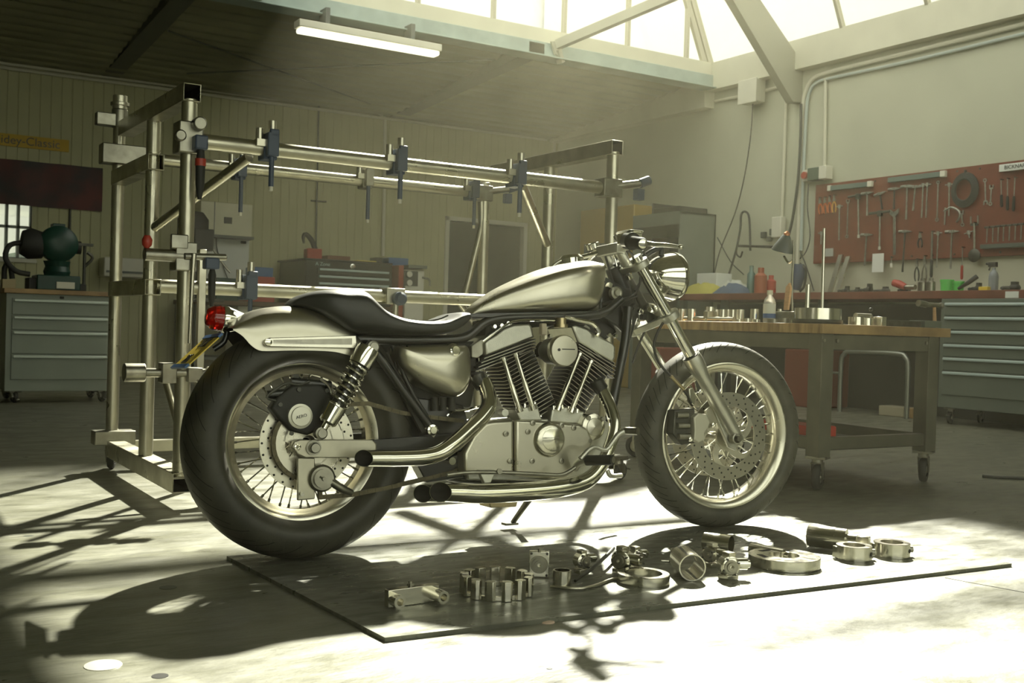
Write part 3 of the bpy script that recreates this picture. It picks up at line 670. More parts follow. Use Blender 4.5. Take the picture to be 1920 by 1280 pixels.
# dark pillar drill behind the jig posts
x = GY(362, 480, 11.58).x; t = thing('pillar_drill', 'dark pillar drill with domed belt cover behind the near jig posts', 'drill press', (x, 11.58, 0))
z1 = zz(362, 400, 11.58); z2 = zz(362, 560, 11.58)
MB().lathe([(0, .05), (.03, .14), (.16, .16), (.34, .16), (.42, .10)], (x, 11.61, z1 - .40), (0, 0, 1), 24, cap=True).box((x - .02, 11.28, z1 - .30), (.20, .34, .22)).build('head', MBLK, t, bev=.01)
MB().cyl((x, 11.58, .03), (x, 11.58, z1 - .2), .05).cyl((x - .02, 11.16, z1 - .62), (x - .02, 11.16, z1 - .40), .02).build('column', DSTEEL, t)
MB().bb(x - .18, x + .16, 10.98, 11.49, z2 - .03, z2).build('table', DSTEEL, t, bev=.005); MB().bb(x - .22, x + .2, 10.98, 11.88, 0, .05).build('base', DSTEEL, t, bev=.008)
MB().tube([(x + .10, 11.22, z1 - .38), (x + .22, 11.20, z1 - .55), (x + .28, 11.18, z1 - .62)], .012).build('feed_handle', STEEL, t)
# workbench against the back wall (behind the seat)
yb0 = 11.40; xa, xb = GY(366, 560, yb0).x, GY(737, 560, yb0).x; zbn = zz(500, 566, yb0)
t = thing('workbench', 'long dark workbench against the back wall behind the motorcycle seat', 'workbench', ((xa + xb) / 2, 11.76, 0))
MB().bb(xa, xb, yb0, YB - .04, zbn - .05, zbn).build('worktop', mat('dark_worktop', (.10, .06, .03), .5), t, bev=.004)
for x in (xa + .04, (xa + xb) / 2, xb - .04):
    for y in (yb0 + .05, YB - .1): MB().bb(x - .03, x + .03, y - .03, y + .03, 0, zbn - .05).build('leg', GREYD, t)
MB().bb(xa, xb, yb0 + .1, YB - .1, .22, .25).build('lower_shelf', GREYD, t)
def bx(name, px0, px1, pyt, m_, lab, cat, y0=11.58, y1=11.88, z=None, pyb=None, **k):
    z = zbn if z is None else z
    mb = MB().bb(GY(px0, 560, y0).x, GY(px1, 560, y0).x, y0, y1, z, zz(px0, pyt, y0)); return one(mb, name, m_, lab, cat, bev=.006, **k)
bx('storage_box', 463, 515, 517, REDP, 'red plastic case on the dark workbench, under the blue case', 'case', 11.49, 11.88)
zr = zz(463, 517, 11.49)
bx('storage_box', 475, 511, 500, BLUE, 'blue plastic case lying on top of the red case', 'case', 11.53, 11.82, z=zr + .001)
bx('storage_box', 405, 448, 520, GREEN, 'dark green case on the workbench left of the red case', 'case', 11.49, 11.88)
m = MB().bb(GY(440, 590, 11.58).x, GY(545, 590, 11.58).x, 11.49, 11.88, .251, zz(490, 575, 11.58)); one(m, 'parts_crate', WHT, 'white crate on the shelf under the back workbench', 'crate', bev=.008)
m = MB().bb(GY(600, 590, 11.58).x, GY(690, 590, 11.58).x, 11.49, 11.88, .251, zz(640, 640, 11.58)); one(m, 'parts_crate', MBLK, 'black crate on the shelf under the back workbench', 'crate', bev=.008)
# black tool chest with three drawers and a round badge
yc = 11.34; xa2, xb2 = GY(589, 530, yc).x, GY(735, 530, yc).x; zt = zz(660, 492, yc)
cab2 = thing('tool_chest', 'black top chest with three bright drawer pulls on the back workbench', 'tool chest', ((xa2 + xb2) / 2 - .1, 11.76, zbn))
MB().bb(xa2 - .10, xb2, yc, YB - .12, zbn + .001, zt).build('chest_body', BLK, cab2, bev=.008)
MB().bb(xa2 - .12, xb2, yc - .01, YB - .1, zt, zt + .02).build('lid', BLK, cab2, bev=.006)
for q in (508, 521, 534):
    d_ = MB().bb(xa2 + .03, xb2 - .03, yc - .012, yc, zz(660, q + 9, yc), zz(660, q - 3, yc)).build('drawer', BLK, cab2, bev=.003)
    MB().bb(xa2 + .05, xb2 - .05, yc - .03, yc - .008, zz(660, q + 2, yc), zz(660, q - 2, yc)).build('drawer_pull', HND, d_, bev=.004)
bx_, bz_ = GY(661, 497, yc).x, zz(661, 498, yc)
MB().lathe([(0, .03), (.012, .03), (.014, .024), (.014, .001)], (bx_, yc, bz_ - .01), (0, -1, 0), 24, cap=True).build('badge', CHR, cab2)
text('A Zone', .055, plane_M((GY(605, 500, yc).x, yc - .002, zz(605, 495, yc)), (1, 0, 0), (0, 0, 1)), HND, cab2)
# items on the chest
x, y = GY(585, 480, 11.70).x, 11.70; zc_ = zt + .021
t = thing('angle_grinder', 'red tool with curved dark handle lying on the black tool chest', 'power tool', (x, y, zc_))
MB().bb(x - .08, x + .10, y - .06, y + .06, zc_, zz(585, 466, 11.70)).build('housing', REDP, t, bev=.012)
MB().tube([(x + .04, y, zz(585, 468, 11.70)), (x - .01, y, zz(575, 450, 11.70)), (x - .08, y, zz(565, 438, 11.70)), (x - .11, y, zz(562, 444, 11.70)), (x - .10, y, zz(562, 456, 11.70))], [.03, .03, .025, .02, .012]).build('handle', MBLK, t)
bx('brown_tray', 612, 655, 478, mat('brown_board', (.16, .07, .035), .6), 'flat brown tray on the black tool chest', 'tray', 11.52, 11.82, z=zc_)
bx('brass_block', 668, 705, 487, mat('brass_block_paint', (.55, .45, .12), .5), 'thin yellow strip on the black tool chest', 'strip', 11.52, 11.70, z=zc_)
bx('grease_tub', 703, 716, 482, MBLK, 'small black tub at the right end of the tool chest', 'tub', 11.52, 11.70, z=zc_)
# red side cabinet and white gauge unit
x0, x1 = GY(738, 540, 11.28).x + .06, GY(752, 540, 11.28).x + .03
one(MB().bb(x0, x1, 11.28, YB - .12, .0, zz(752, 497, 11.28)), 'side_cabinet', mat('dull_red_paint', (.26, .045, .02), .5), 'narrow dull red cabinet right of the black tool chest', 'cabinet', bev=.006)
xr0, xr1 = x1 + .05, GY(795, 540, 11.34).x
t = thing('gauge_unit', 'white upright machine with dark gauge window left of the dark door', 'machine', ((xr0 + xr1) / 2, 11.82, 0))
MB().bb(xr0, xr1, 11.34, YB - .04, 0, zz(770, 505, 11.34)).build('cabinet_body', WHT, t, bev=.008)
MB().bb(GY(756, 520, 11.34).x, GY(783, 520, 11.34).x, 11.33, 11.34, zz(770, 536, 11.34), zz(770, 508, 11.34)).build('gauge_window', MBLK, t)
for q in (514, 530): MB().cyl((GY(767, q, 11.33).x, 11.33, zz(767, q, 11.33)), (GY(767, q, 11.33).x, 11.31, zz(767, q, 11.33)), .035).build('gauge_dial', WHT, t)
MB().bb(xr0, xr1 + .0, 11.27, 11.82, zz(770, 503, 11.34), zz(770, 497, 11.34)).build('top_shelf', GREY, t, bev=.004)
MB().tube([(xr1 - .04, 11.31, zz(788, 520, 11.34)), (xr1 + .05, 11.31, zz(795, 524, 11.34)), (xr1 + .06, 11.31, zz(797, 536, 11.34))], .012).build('hose_tap', STEEL, t)
bx('blue_case', 727, 764, 482, BLUE, 'blue case on the red cabinet right of the black chest', 'case', 11.46, 11.82, z=zz(752, 497, 11.28) + .002)
# cable and pipes on back wall
def wpipe(pts, r, m_, lab, cat='pipe', name='conduit_pipe'):
    return one(MB().tube(pts, r, 8, smooth=0 if len(pts) < 3 else 4), name, m_, lab, cat)
yp = YB - .03
def q(px, py, y=yp): return GY(px, py, y)
wpipe([q(-30, 113), q(300, 157), q(560, 190), q(700, 209), q(716, 222), q(722, 245), q(718, 480)], .022, CREAM, 'cream conduit running under the ceiling and bending down the back wall')
wpipe([q(-30, 122, yp - .01), q(1025, 262, yp - .01)], .018, CREAM, 'second cream conduit running the full length under the back ceiling')
wpipe([q(598, 178), q(592, 480)], .011, DSTEEL, 'thin dark upright pipe on the back wall above the tool chest')
wpipe([q(583, 376), q(612, 378)], .010, DSTEEL, 'short dark bracket crossing the thin upright pipe', 'bracket', 'pipe_bracket')
wpipe([q(1040, 262), q(1034, 470)], .016, CREAM, 'cream upright pipe near the corner of the two walls')

# ------------------------------------------------------------------ right side
# grey locker with shelves
ys = GX(1343, 420, XR).y; xf = GY(1275, 420, ys).x; ye = GX(1187, 420, xf).y; zt = zz(1275, 395, ys)
t = thing('steel_locker', 'tall grey steel locker with open dark shelves against the right wall', 'locker', ((xf + XR) / 2, (ys + ye) / 2, 0))
m = MB(); m.bb(xf, XR - .005, ys, ys + .02, 0, zt); m.bb(xf, XR - .005, ye - .02, ye, 0, zt); m.bb(XR - .03, XR - .005, ys, ye, 0, zt); m.bb(xf, XR - .005, ys, ye, zt - .03, zt)
m.build('carcass', LOCK, t, bev=.003)
for f in (.35, .55, .74): MB().bb(xf + .02, XR - .03, ys + .02, ye - .02, zt * f, zt * f + .02).build('shelf', LOCK, t)
MB().bb(xf - .002, xf + .012, ys, ye, zt - .14, zt).build('fascia', LOCK, t)
m = MB().bb(xf + .08, XR - .1, ys + .25, ye - .25, zt * .74 + .021, zt * .74 + .25); one(m, 'carton', MBLK, 'dark box on the upper shelf of the grey locker', 'box', bev=.01)
m = MB().bb(xf + .08, XR - .1, ys + .2, ye - .6, zt * .55 + .021, zt * .55 + .22); one(m, 'carton', mat('brown_card', (.12, .08, .04), .7), 'brown box on the middle shelf of the grey locker', 'box', bev=.01)
x0, y0 = xf + .06, GX(1222, 385, xf + .06).y; y1 = ys + .1
m = MB().bb(x0, x0 + .42, y1 + .45, y0, zt, zz(1240, 377, (y0 + y1) / 2)); one(m, 'tool_case', MBLK, 'black case on top of the grey locker', 'case', bev=.03, seg=3)
m = MB().bb(x0, x0 + .42, y1, y1 + .44, zt, zt + .07); one(m, 'tool_case', MBLK, 'thin black case lying right of the thicker one on the locker', 'case', bev=.01)
# orange cabinet further along the right wall
yo1 = GX(1188, 420, 7.85).y; yo0 = GX(1088, 420, 7.85).y
t = thing('wall_cupboard', 'orange-yellow cupboard with dark front panel in the far right corner', 'cupboard', (8.1, (yo1 + yo0) / 2, 0))
OCH = mat('ochre_paint', (.36, .25, .06), .5)
zt_ = zz(1130, 405, 11.4); yo0 = min(yo0, YB - .1)
MB().bb(7.85, XR - .01, yo1, yo0, 0, zt_).build('cabinet_body', OCH, t, bev=.01)
MB().bb(7.835, 7.85, yo1 + .08, yo0 - .12, zt_ * .35, zt_ * .80).build('door_panel', GREYD, t)
# long red worktop
xw = 7.62; zw1 = GX(1900, 543, xw).z; zw0 = GX(1900, 559, xw).z; ywf = 3.0; ywb = GX(1262, 568, xw).y
t = thing('wall_bench', 'long bench with red worktop along the right wall', 'workbench', (7.96, (ywf + ywb) / 2, 0))
MB().bb(xw, XR - .01, ywf, ywb, zw0, zw1).build('worktop', REDT, t, bev=.003)
for y in (ywb - .08, 8.3, 7.0): MB().bb(xw + .05, xw + .11, y - .03, y + .03, 0, zw0).build('leg', GREYD, t)
MB().bb(XR - .05, XR - .02, ywf, ywb, .0, zw0 - .02).build('shade_panel', mat('bench_shade', (.03, .03, .02), .7), t)  # dark sheet stands in for the shade under the bench
MB().box((xw - .004, GX(1898, 553, xw).y, (zw0 + zw1) / 2 - .005), (.004, .11, .05)).build('edge_label', PAPER, t)
# grey six-drawer cabinet under it
xc = xw - .03; yc0 = GX(1762, 650, xc).y; yc1 = 2.9
zt = zw0 - .003; zb_ = GX(1765, 763, xc).z
hq = [GX(1770, q_, xc).z for q_ in (566, 592, 618, 643, 668, 694, 740)]
hz2 = [GX(1770, q_, xc).z for q_ in (574, 600, 626, 651, 677, 703)]
cab3 = drawer_cab('drawer_cabinet', 'grey six-drawer cabinet with pale pulls under the red worktop', 'tool cabinet', (xc, yc0, 0), (0, -1, 0), (-1, 0, 0), yc0 - yc1, zt - zb_, .55,
    [(hq[i + 1], hq[i]) for i in range(6)], None, GREY, HND, zb_)
# hammer hanging between benches etc.
# ------------------------------------------------------------------ peg board with tools
xp = XR - .045; zp0, zp1 = GX(1527, 494, xp).z, GX(1527, 347, xp).z; yp1 = GX(1527, 420, xp).y; yp0 = 4.4
t = local(thing('tool_board', 'long red-brown perforated tool board on the right wall', 'tool board', (XR - .03, (yp0 + yp1) / 2, zp0)))
PEGM = PEG
MB().bb(-.012, .012, -(yp1 - yp0) / 2, (yp1 - yp0) / 2, 0, zp1 - zp0).build('board', PEGM, t)
m = MB()
for i in range(12):
    for k in (0, 1): m.cyl((-.012, -(yp1 - yp0) / 2 + .1 + i * .22, .03 + k * (zp1 - zp0 - .06)), (-.018, -(yp1 - yp0) / 2 + .1 + i * .22, .03 + k * (zp1 - zp0 - .06)), .008, n=8)
m.build('screws', DSTEEL, t)
XT = XR - .075      # face plane on which the tools hang
def tp(px, py, x=None): return GX(px, py, XT if x is None else x)
TST = mat('tool_steel', (.42, .42, .36), .38, .9, noise=.3, nscale=30)
def shaft(m, p, q, r0=.006, r1=None): m.tube([p, q], [r0, r1 or r0], 8, smooth=0); return m
def tool(kind, a, b, label, cat=None, hm=None):
    p, q = tp(*a), tp(*b); d = (q - p).normalized(); L = (q - p).length; yy = V((0, -1, 0)); xx = V((-1, 0, 0))
    side = d.cross(xx).normalized() * 1.2; mid = (p + q) / 2
    names = {'spanner': ('combination_spanner', 'spanner'), 'ring': ('ring_spanner', 'spanner'), 'hammer': ('hammer', 'hammer'), 'bar': ('socket_bar', 'socket bar'), 'plier': ('pliers', 'pliers'), 'driver': ('screwdriver', 'screwdriver'), 'adjust': ('adjustable_spanner', 'spanner'), 'lug': ('wheel_brace', 'wrench'), 'clampC': ('g_clamp', 'clamp'), 'file': ('file', 'file'), 'whisk': ('oil_filter_tool', 'tool')}
    nm, ct = names[kind]
    t = thing(nm, label, ct, mid)
    MB().cyl((p.x - .012, p.y, p.z + .004), (XR - (.032 if p.z > zp0 and p.y < yp1 else 0), p.y, p.z + .004), .004, n=8).build('hanging_hook', DSTEEL, t)
    if kind in ('spanner', 'ring'):
        m = MB().bar(p + d * .015, q - d * .015, .012, .005, up=xx); m.build('shank', TST, t, bev=.001)
        MB().lathe([(-.004, .009), (-.004, .017), (.004, .017), (.004, .009)], q, xx, 16, closed=True).build('ring_end', TST, t)
        if kind == 'ring': MB().lathe([(-.004, .009), (-.004, .016), (.004, .016), (.004, .009)], p, xx, 16, closed=True).build('ring_end', TST, t)
        else: MB().box(p - d * .004 + side * .013, (.008, .010, .026)).box(p - d * .004 - side * .013, (.008, .010, .026)).box(p + d * .014, (.008, .034, .012)).build('jaw', TST, t, bev=.002)
    elif kind == 'hammer':
        MB().tube([p, (p + q) / 2, q], [.007, .007, .010], 8, smooth=0).build('shaft', hm or TST, t)
        MB().cyl(p + side * .055, p + side * .02, .014, n=14).box(p, (.022, .045, .024)).prism([p - side * .02 + V((0, 0, .011)), p - side * .06 + V((0, 0, .002)), p - side * .06 - V((0, 0, .004)), p - side * .02 - V((0, 0, .011))], (1, 0, 0), -.010, .010).build('hammer_head', TST, t, bev=.002)
    elif kind == 'bar':
        MB().cyl(p, q, .0065, n=10).build('shaft', TST, t)
        MB().cyl(p - d * .012, p + d * .022, .014, n=14).build('socket', TST, t)
        MB().cyl(p - side * .035 + d * .004, p + side * .035 + d * .004, .0055, n=8).build('crossbar', TST, t)
    elif kind == 'plier':
        pv = p + (q - p) * .32
        for s in (-1, 1):
            MB().prism([pv + side * s * .001, pv + side * s * .014, p + side * s * .006, p + side * s * .0005], (1, 0, 0), -.004, .004).build('jaw', TST, t)
            MB().tube([pv, pv + (q - pv) * .35 + side * s * .016, pv + (q - pv) * .75 + side * s * .018, q + side * s * .012], [.006, .007, .007, .005], 8).build('handle', hm or REDP, t)
        MB().cyl(pv - xx * .006, pv + xx * .007, .008, n=12).build('pivot', TST, t)
    elif kind == 'driver':
        MB().cyl(p, p + (q - p) * .55, .0045, n=8).build('blade', TST, t)
        MB().lathe([(0, .006), (.006, .011), (L * .4, .012), (L * .45, .007)], p + (q - p) * .55, d, 12, cap=True).build('handle', hm or ORNG, t)
    elif kind == 'adjust':
        MB().bar(p, q, .026, .008, up=xx).build('shank', TST, t, bev=.002)
        MB().prism([p + side * .04 + V((0, 0, .03)), p + side * .012 + V((0, 0, .008)), p - side * .012 + V((0, 0, .008)), p - side * .04 + V((0, 0, .03)), p - side * .04 - V((0, 0, .01)), p - V((0, 0, .05)), p + side * .04 - V((0, 0, .01))], (1, 0, 0), -.007, .007).build('jaw', TST, t)
    elif kind == 'lug':
        MB().cyl(p, q, .008, n=10).build('shaft', TST, t)
        MB().cyl(p - side * .10 + V((0, 0, .01)), p + side * .10 + V((0, 0, .01)), .012, n=12).box(p, (.03, .045, .05)).build('crosshead', DSTEEL, t, bev=.003)
        MB().cyl(q, q + d * .03, .012, n=12).build('socket', WHT, t)
    elif kind == 'clampC':
        c = mid; MB().tube([c + side * .06 + V((0, 0, .05)), c + V((0, 0, .075)), c - side * .06 + V((0, 0, .04)), c - side * .075 - V((0, 0, .01)), c - side * .05 - V((0, 0, .06))], .010, 8).build('clamp_frame', TST, t)
        MB().cyl(c + side * .05 + V((0, 0, .08)), c + side * .05 - V((0, 0, .07)), .007, n=10).build('clamp_screw', TST, t)
    elif kind == 'file':
        MB().bar(p, p + (q - p) * .6, .018, .005, up=xx).build('blade', TST, t)
        MB().lathe([(0, .007), (.015, .013), (L * .33, .013), (L * .38, .008)], p + (q - p) * .6, d, 12, cap=True).build('handle', hm or MBLK, t)
    elif kind == 'whisk':
        MB().cyl(p, q, .009, n=10).build('shaft', TST, t)
        MB().lathe([(-.012, .001), (-.012, .05), (.004, .058), (.012, .04), (.012, .001)], q + d * .04, xx, 20).build('round_head', DSTEEL, t)
        for s in (-1, 1): MB().bar(p + side * s * .028 - d * .06, p + side * s * .028 + d * .01, .012, .006, up=xx).build('prong', TST, t)
        MB().box(p + d * .012, (.012, .07, .02)).build('yoke', DSTEEL, t)
    return t
upper = [('plier', (1537, 371), (1539, 401), 'small orange-handled pliers at the top left corner of the red board', ORNG),
 ('plier', (1546, 370), (1548, 400), 'second small pair of orange-handled pliers from the board\'s left edge', ORNG),
 ('plier', (1555, 368), (1556, 399), 'third small pair of orange-handled pliers from the board\'s left edge', ORNG),
 ('plier', (1564, 366), (1564, 398), 'rightmost of the four small orange-handled pliers', mat('ochre_grip', (.6, .33, .08), .5)),
 ('bar', (1574, 386), (1573, 450), 'long socket bar hanging right of the small orange pliers', None),
 ('spanner', (1590, 377), (1588, 443), 'long spanner hanging second right of the small orange pliers', None),
 ('lug', (1609, 368), (1610, 440), 'dark cross-headed bar under the left magnetic strip', None),
 ('hammer', (1626, 362), (1626, 404), 'short hammer hanging below the right end of the left strip', None),
 ('hammer', (1650, 363), (1654, 392), 'stubby dark mallet between the two magnetic strips', MBLK),
 ('hammer', (1677, 354), (1676, 392), 'short hammer at the left end under the long magnetic strip', MBLK),
 ('hammer', (1701, 349), (1699, 411), 'long-handled ball hammer below the middle of the long strip', None),
 ('hammer', (1716, 350), (1712, 395), 'tilted short hammer right of the long-handled ball hammer', None),
 ('bar', (1731, 346), (1728, 408), 'left one of a close pair of pale bars under the long strip', None),
 ('bar', (1739, 345), (1736, 408), 'right one of a close pair of pale bars under the long strip', None),
 ('ring', (1759, 342), (1757, 412), 'large ring spanner with a big round lower end under the long strip', None),
 ('bar', (1780, 345), (1779, 405), 'slim bar hanging left of the coiled black hose', None),
 ('spanner', (1848, 380), (1847, 338), 'ring-topped spanner right of the coiled black hose', None),
 ('spanner', (1859, 350), (1857, 382), 'shorter open spanner beside the ring-topped one', None),
 ('driver', (1877, 337), (1878, 388), 'black-handled driver, leftmost of three under the white label strip', MBLK),
 ('driver', (1889, 335), (1889, 394), 'black-handled driver, middle of three under the white label strip', MBLK),
 ('driver', (1903, 333), (1900, 396), 'black-handled driver, rightmost of three under the white label strip', MBLK),
 ('clampC', (1783, 390), (1783, 420), 'steel clamp with curved frame below the coiled black hose', None),
 ('spanner', (1803, 398), (1805, 421), 'tiny spanner right of the curved steel clamp', None)]
lower = [('lug', (1650, 400), (1649, 462), 'wide cross-headed brace with a white socket end', None),
 ('adjust', (1677, 398), (1677, 478), 'big flat adjustable wrench in the middle of the board', None),
 ('hammer', (1625, 440), (1621, 498), 'hammer with dark head hanging left of the paper sheet', None),
 ('hammer', (1697, 434), (1692, 510), 'dark long hammer hanging past the board edge, right of the adjustable wrench', DSTEEL),
 ('plier', (1725, 436), (1725, 464), 'small dark pliers alone in the lower middle of the board', MBLK),
 ('file', (1748, 434), (1746, 522), 'black-handled file hanging lowest beside two pale bars', None),
 ('bar', (1759, 436), (1756, 502), 'pale bar just right of the black-handled file', None),
 ('hammer', (1785, 434), (1782, 504), 'pale-handled hammer between the file and the red-handled tool', None),
 ('bar', (1816, 435), (1818, 446), 'very short dark socket piece above the red-handled tool', None),
 ('driver', (1805, 464), (1803, 524), 'long red-handled driver below the board', REDP),
 ('whisk', (1827, 418), (1827, 470), 'two-pronged tool with large round dark lower end', None),
 ('plier', (1719, 486), (1719, 527), 'dark open pliers hanging below the board edge', MBLK),
 ('plier', (1734, 480), (1733, 527), 'slimmer light pliers right of the dark open ones', STEEL),
 ('driver', (1671, 482), (1671, 502), 'short pale driver between the paper sheet and the dark hammer', WHT),
 ('bar', (1540, 436), (1539, 458), 'small loop-shaped tool at the lower left of the red board', None)]
for k, (kd, a, b, lb, hm) in enumerate(upper + lower): tool(kd, a, b, lb, hm=hm)
for k, px in enumerate((1851, 1862, 1872, 1882, 1893, 1904, 1915)):
    a, b = tp(px, 426 - k), tp(px - 1, 455 - k)
    tt = thing('t_handle_key', ('leftmost', 'second', 'third', 'fourth', 'fifth', 'sixth', 'seventh')[k] + ' T-handled key standing in the grey rack at the board\'s right', 'key', (a + b) / 2, group='keys in the grey rack')
    MB().cyl(a, b, .005, n=8).build('shaft', TST, tt); MB().cyl(a - V((0, .022, 0)), a + V((0, .022, 0)), .009, n=10).build('handle', DSTEEL, tt)
a, b = tp(1840, 462), tp(1935, 452)
one(MB().bb(XT - .02, xp + .0, b.y - .3, a.y, a.z - .02, a.z + .015), 'tool_rack', GREYD, 'dark grey rack strip low on the right end of the red board', 'rack', bev=.003)
def strip(a, b, lab, lastwhite=True):
    p, q = tp(*a), tp(*b); t = thing('magnetic_strip', lab, 'tool rail', (p + q) / 2)
    MB().bar(p, q, .03, .045).build('rail', mat('strip_green_grey', (.12, .16, .14), .4), t, bev=.003)
    d = (q - p).normalized()
    MB().bar(q - d * .02, q + d * .03, .036, .055).build('end_cap', WHT, t, bev=.004); 
    if lastwhite: MB().bar(p - d * .02, p + d * .02, .036, .055).build('end_cap', WHT, t, bev=.004)
strip((1556, 353), (1631, 345), 'short dark rail with white ends at the top left of the board')
strip((1666, 338), (1768, 326), 'long dark rail with one white end along the top of the board', False)
p, q = tp(1875, 316), tp(1935, 309); t = thing('label_strip', 'white labelled strip at the top right of the tool board', 'sign', (p + q) / 2)
MB().bar(p, q, .03, .06).build('strip', PAPER, t, bev=.003); text('BICKNAP', .045, plane_M(p + (q - p) * .5 + V((-.018, .0, 0)), (0, -1, 0), (0, 0, 1)), MBLK, t)
m = MB(); c = tp(1809, 356)
for k in range(5): 
    rr = .125 - k * .010
    m.tube([c + V((-.004 * k, math.cos(a_) * rr, math.sin(a_) * rr * 1.15)) for a_ in [i * math.pi / 10 for i in range(21)]], .010, 8, smooth=0)
m.cyl(c + V((0, 0, .09)), c + V((0, 0, .17)), .012)
one(m, 'hose_coil', MBLK, 'coiled black hose hanging on the right part of the board', 'hose')
p0 = tp(1640, 476); p1 = tp(1660, 510)
one(MB().bb(XT - .03, XT - .026, p1.y, p0.y, p1.z, p0.z), 'paper_sheet', PAPER, 'white paper sheet hanging at the lower edge of the red board', 'paper')
p0 = tp(1545, 466); p1 = tp(1561, 480)
one(MB().bb(XT + .005, XT + .009, p1.y, p0.y, p1.z, p0.z), 'paper_card', mat('grey_card', (.35, .36, .32), .7), 'small grey card at the lower left corner of the red board', 'card')

# ------------------------------------------------------------------ on the red worktop
zw = zw1 + .001
def wy(px, x=7.92): return GX(px, 550, x).y
xg = 8.09
p = GX(1556, 541, xg); q = GX(1577, 478, XR - .06)
p.z = zw + .012
for k, (dy, lb) in enumerate(((0, 'left one of two aluminium channels leaning on the wall'), (-.09, 'right one of two aluminium channels leaning on the wall'))):
    one(MB().bar(p + V((0, dy, 0)), q + V((0, dy + .0, -.02 * k)), .05, .02, up=V((1, 0, 0))), 'aluminium_channel', ALU, lb, 'channel')
def wob(name, px0, px1, h, m_, lab, cat, x=7.92, shape='box', **k):
    h *= 1.2; y0, y1 = wy(px0, x), wy(px1, x); w_ = y0 - y1; c = (x, (y0 + y1) / 2)
    if shape == 'box': mb = MB().bb(x - w_ * .35, x + w_ * .35, y1, y0, zw, zw + h)
    elif shape == 'tub': mb = MB().lathe([(0, w_ * .42), (h * .8, w_ * .47), (h * .8, w_ * .5), (h, w_ * .5), (h, w_ * .4), (h * .9, w_ * .38)], (c[0], c[1], zw), (0, 0, 1), 24, cap=True)
    elif shape == 'cyl': mb = MB().lathe([(0, w_ / 2), (h * .7, w_ / 2), (h * .8, w_ * .25), (h, w_ * .25)], (c[0], c[1], zw), (0, 0, 1), 20, cap=True)
    else:
        r = h * .32; mb = MB().lathe([(0, r * .5), (w_ * .08, r), (w_ * .5, r), (w_ * .55, r * .6), (w_, r * .55)], (c[0], y1, zw + r), (0, 1, 0), 14, cap=True)
        mb.box((c[0] + .01, c[1] - w_ * .15, zw + h * .45), (h * .5, w_ * .3, h * .9)); mb.tube([(c[0] - .02, c[1], zw + h * .2), (c[0] - .06, c[1] + w_ * .3, zw + h * .3), (c[0] - .08, c[1] + w_ * .1, zw + h * .15)], h * .13, 8)
    return one(mb, name, m_, lab, cat, bev=.004 if shape == 'box' else 0, **k)
def cloth(name, px0, px1, h, m_, lab, cat, x=7.92, seed=1, fl=1.0):
    h *= 1.2; rs = random.Random(seed); y0, y1 = wy(px0, x), wy(px1, x); n = 14; vs = []; fs = []
    for i in range(n + 1):
        for j in range(9):
            u, v = i / n, j / 8; e = max(0, math.sin(math.pi * u)) ** .45 * max(0, math.sin(math.pi * v)) ** .45
            vs.append((x - .14 + .28 * v, y0 + (y1 - y0) * u, zw + h * e * (.65 + .35 * rs.random() * fl) if 0 < i < n and 0 < j < 8 else zw))
    for i in range(n):
        for j in range(8): a = i * 9 + j; fs.append((a, a + 1, a + 10, a + 9))
    b = len(vs); fs.append(tuple(list(range(0, 9)) + list(range(17, (n + 1) * 9 - 1, 9)) + list(range((n + 1) * 9 - 1, n * 9 - 1, -1)) + list(range((n - 1) * 9, 0, -9))))
    mb = MB().add(vs, fs); return one(mb, name, m_, lab, cat, smooth=60)
cloth('yellow_sack', 1286, 1352, .11, mat('yellow_cloth', (.38, .35, .07), .8), 'crumpled yellow-green bag on the left end of the red worktop', 'bag', 7.77, 3)
wob('white_box', 1320, 1357, .20, PAPER, 'white box behind the yellow bag on the red worktop', 'box', 8.12)
cloth('blue_rag', 1354, 1398, .10, mat('blue_cloth', (.06, .09, .15), .8), 'crumpled blue rag right of the yellow bag', 'rag', 7.77, 5)
cloth('plastic_bag', 1358, 1396, .17, mat('clear_film', (.55, .57, .5), .35), 'crumpled clear plastic bag behind the blue rag', 'bag', 8.12, 9)
wob('spray_can', 1402, 1413, .24, mat('teal_can', (.08, .15, .13), .35, .3), 'tall teal can on the red worktop left of the red bottle', 'can', 7.87, 'cyl')
wob('red_bottle', 1417, 1434, .22, mat('red_brown_plastic', (.30, .08, .035), .4), 'red-brown bottle on the red worktop behind the bench', 'bottle', 7.87, 'cyl')
wob('valve_fitting', 1438, 1452, .16, REDP, 'small red hand-wheel valve right of the red-brown bottle', 'valve', 7.97, 'cyl')
for k, (a_, b_, h_, lb) in enumerate(((1578, 1592, .06, 'low dark clutter lump right of the leaning channels'), (1596, 1612, .05, 'flat black tool lying below the long-handled hammer'), (1620, 1634, .08, 'round black tool under the paper sheet'), (1642, 1668, .05, 'long black tool left of the red-handled one on the worktop'), (1690, 1706, .06, 'small dark tin right of the red-handled tool'), (1822, 1840, .07, 'dark tool lump left of the spray bottle'), (1880, 1912, .07, 'dark bundle at the right end of the red worktop'))):
    wob('bench_tool', a_, b_, h_, MBLK, lb, 'tool', 7.87 + .03 * (k % 3), 'ball')
p0, p1 = GX(1676, 527, 7.87), GX(1698, 536, 7.87)
t = thing('heat_gun', 'red tool lying on the red worktop below the hanging hammers', 'power tool', (7.87, p1.y, zw))
MB().tube([V((7.87, p0.y, zw + .085)), V((7.87, (p0.y + p1.y) / 2, zw + .07)), V((7.87, p1.y, zw + .045))], [.032, .035, .028], 12).build('housing', REDP, t)
MB().cyl((7.87, p1.y, zw + .045), (7.87, p1.y - .1, zw + .045), .022).build('barrel', STEEL, t)
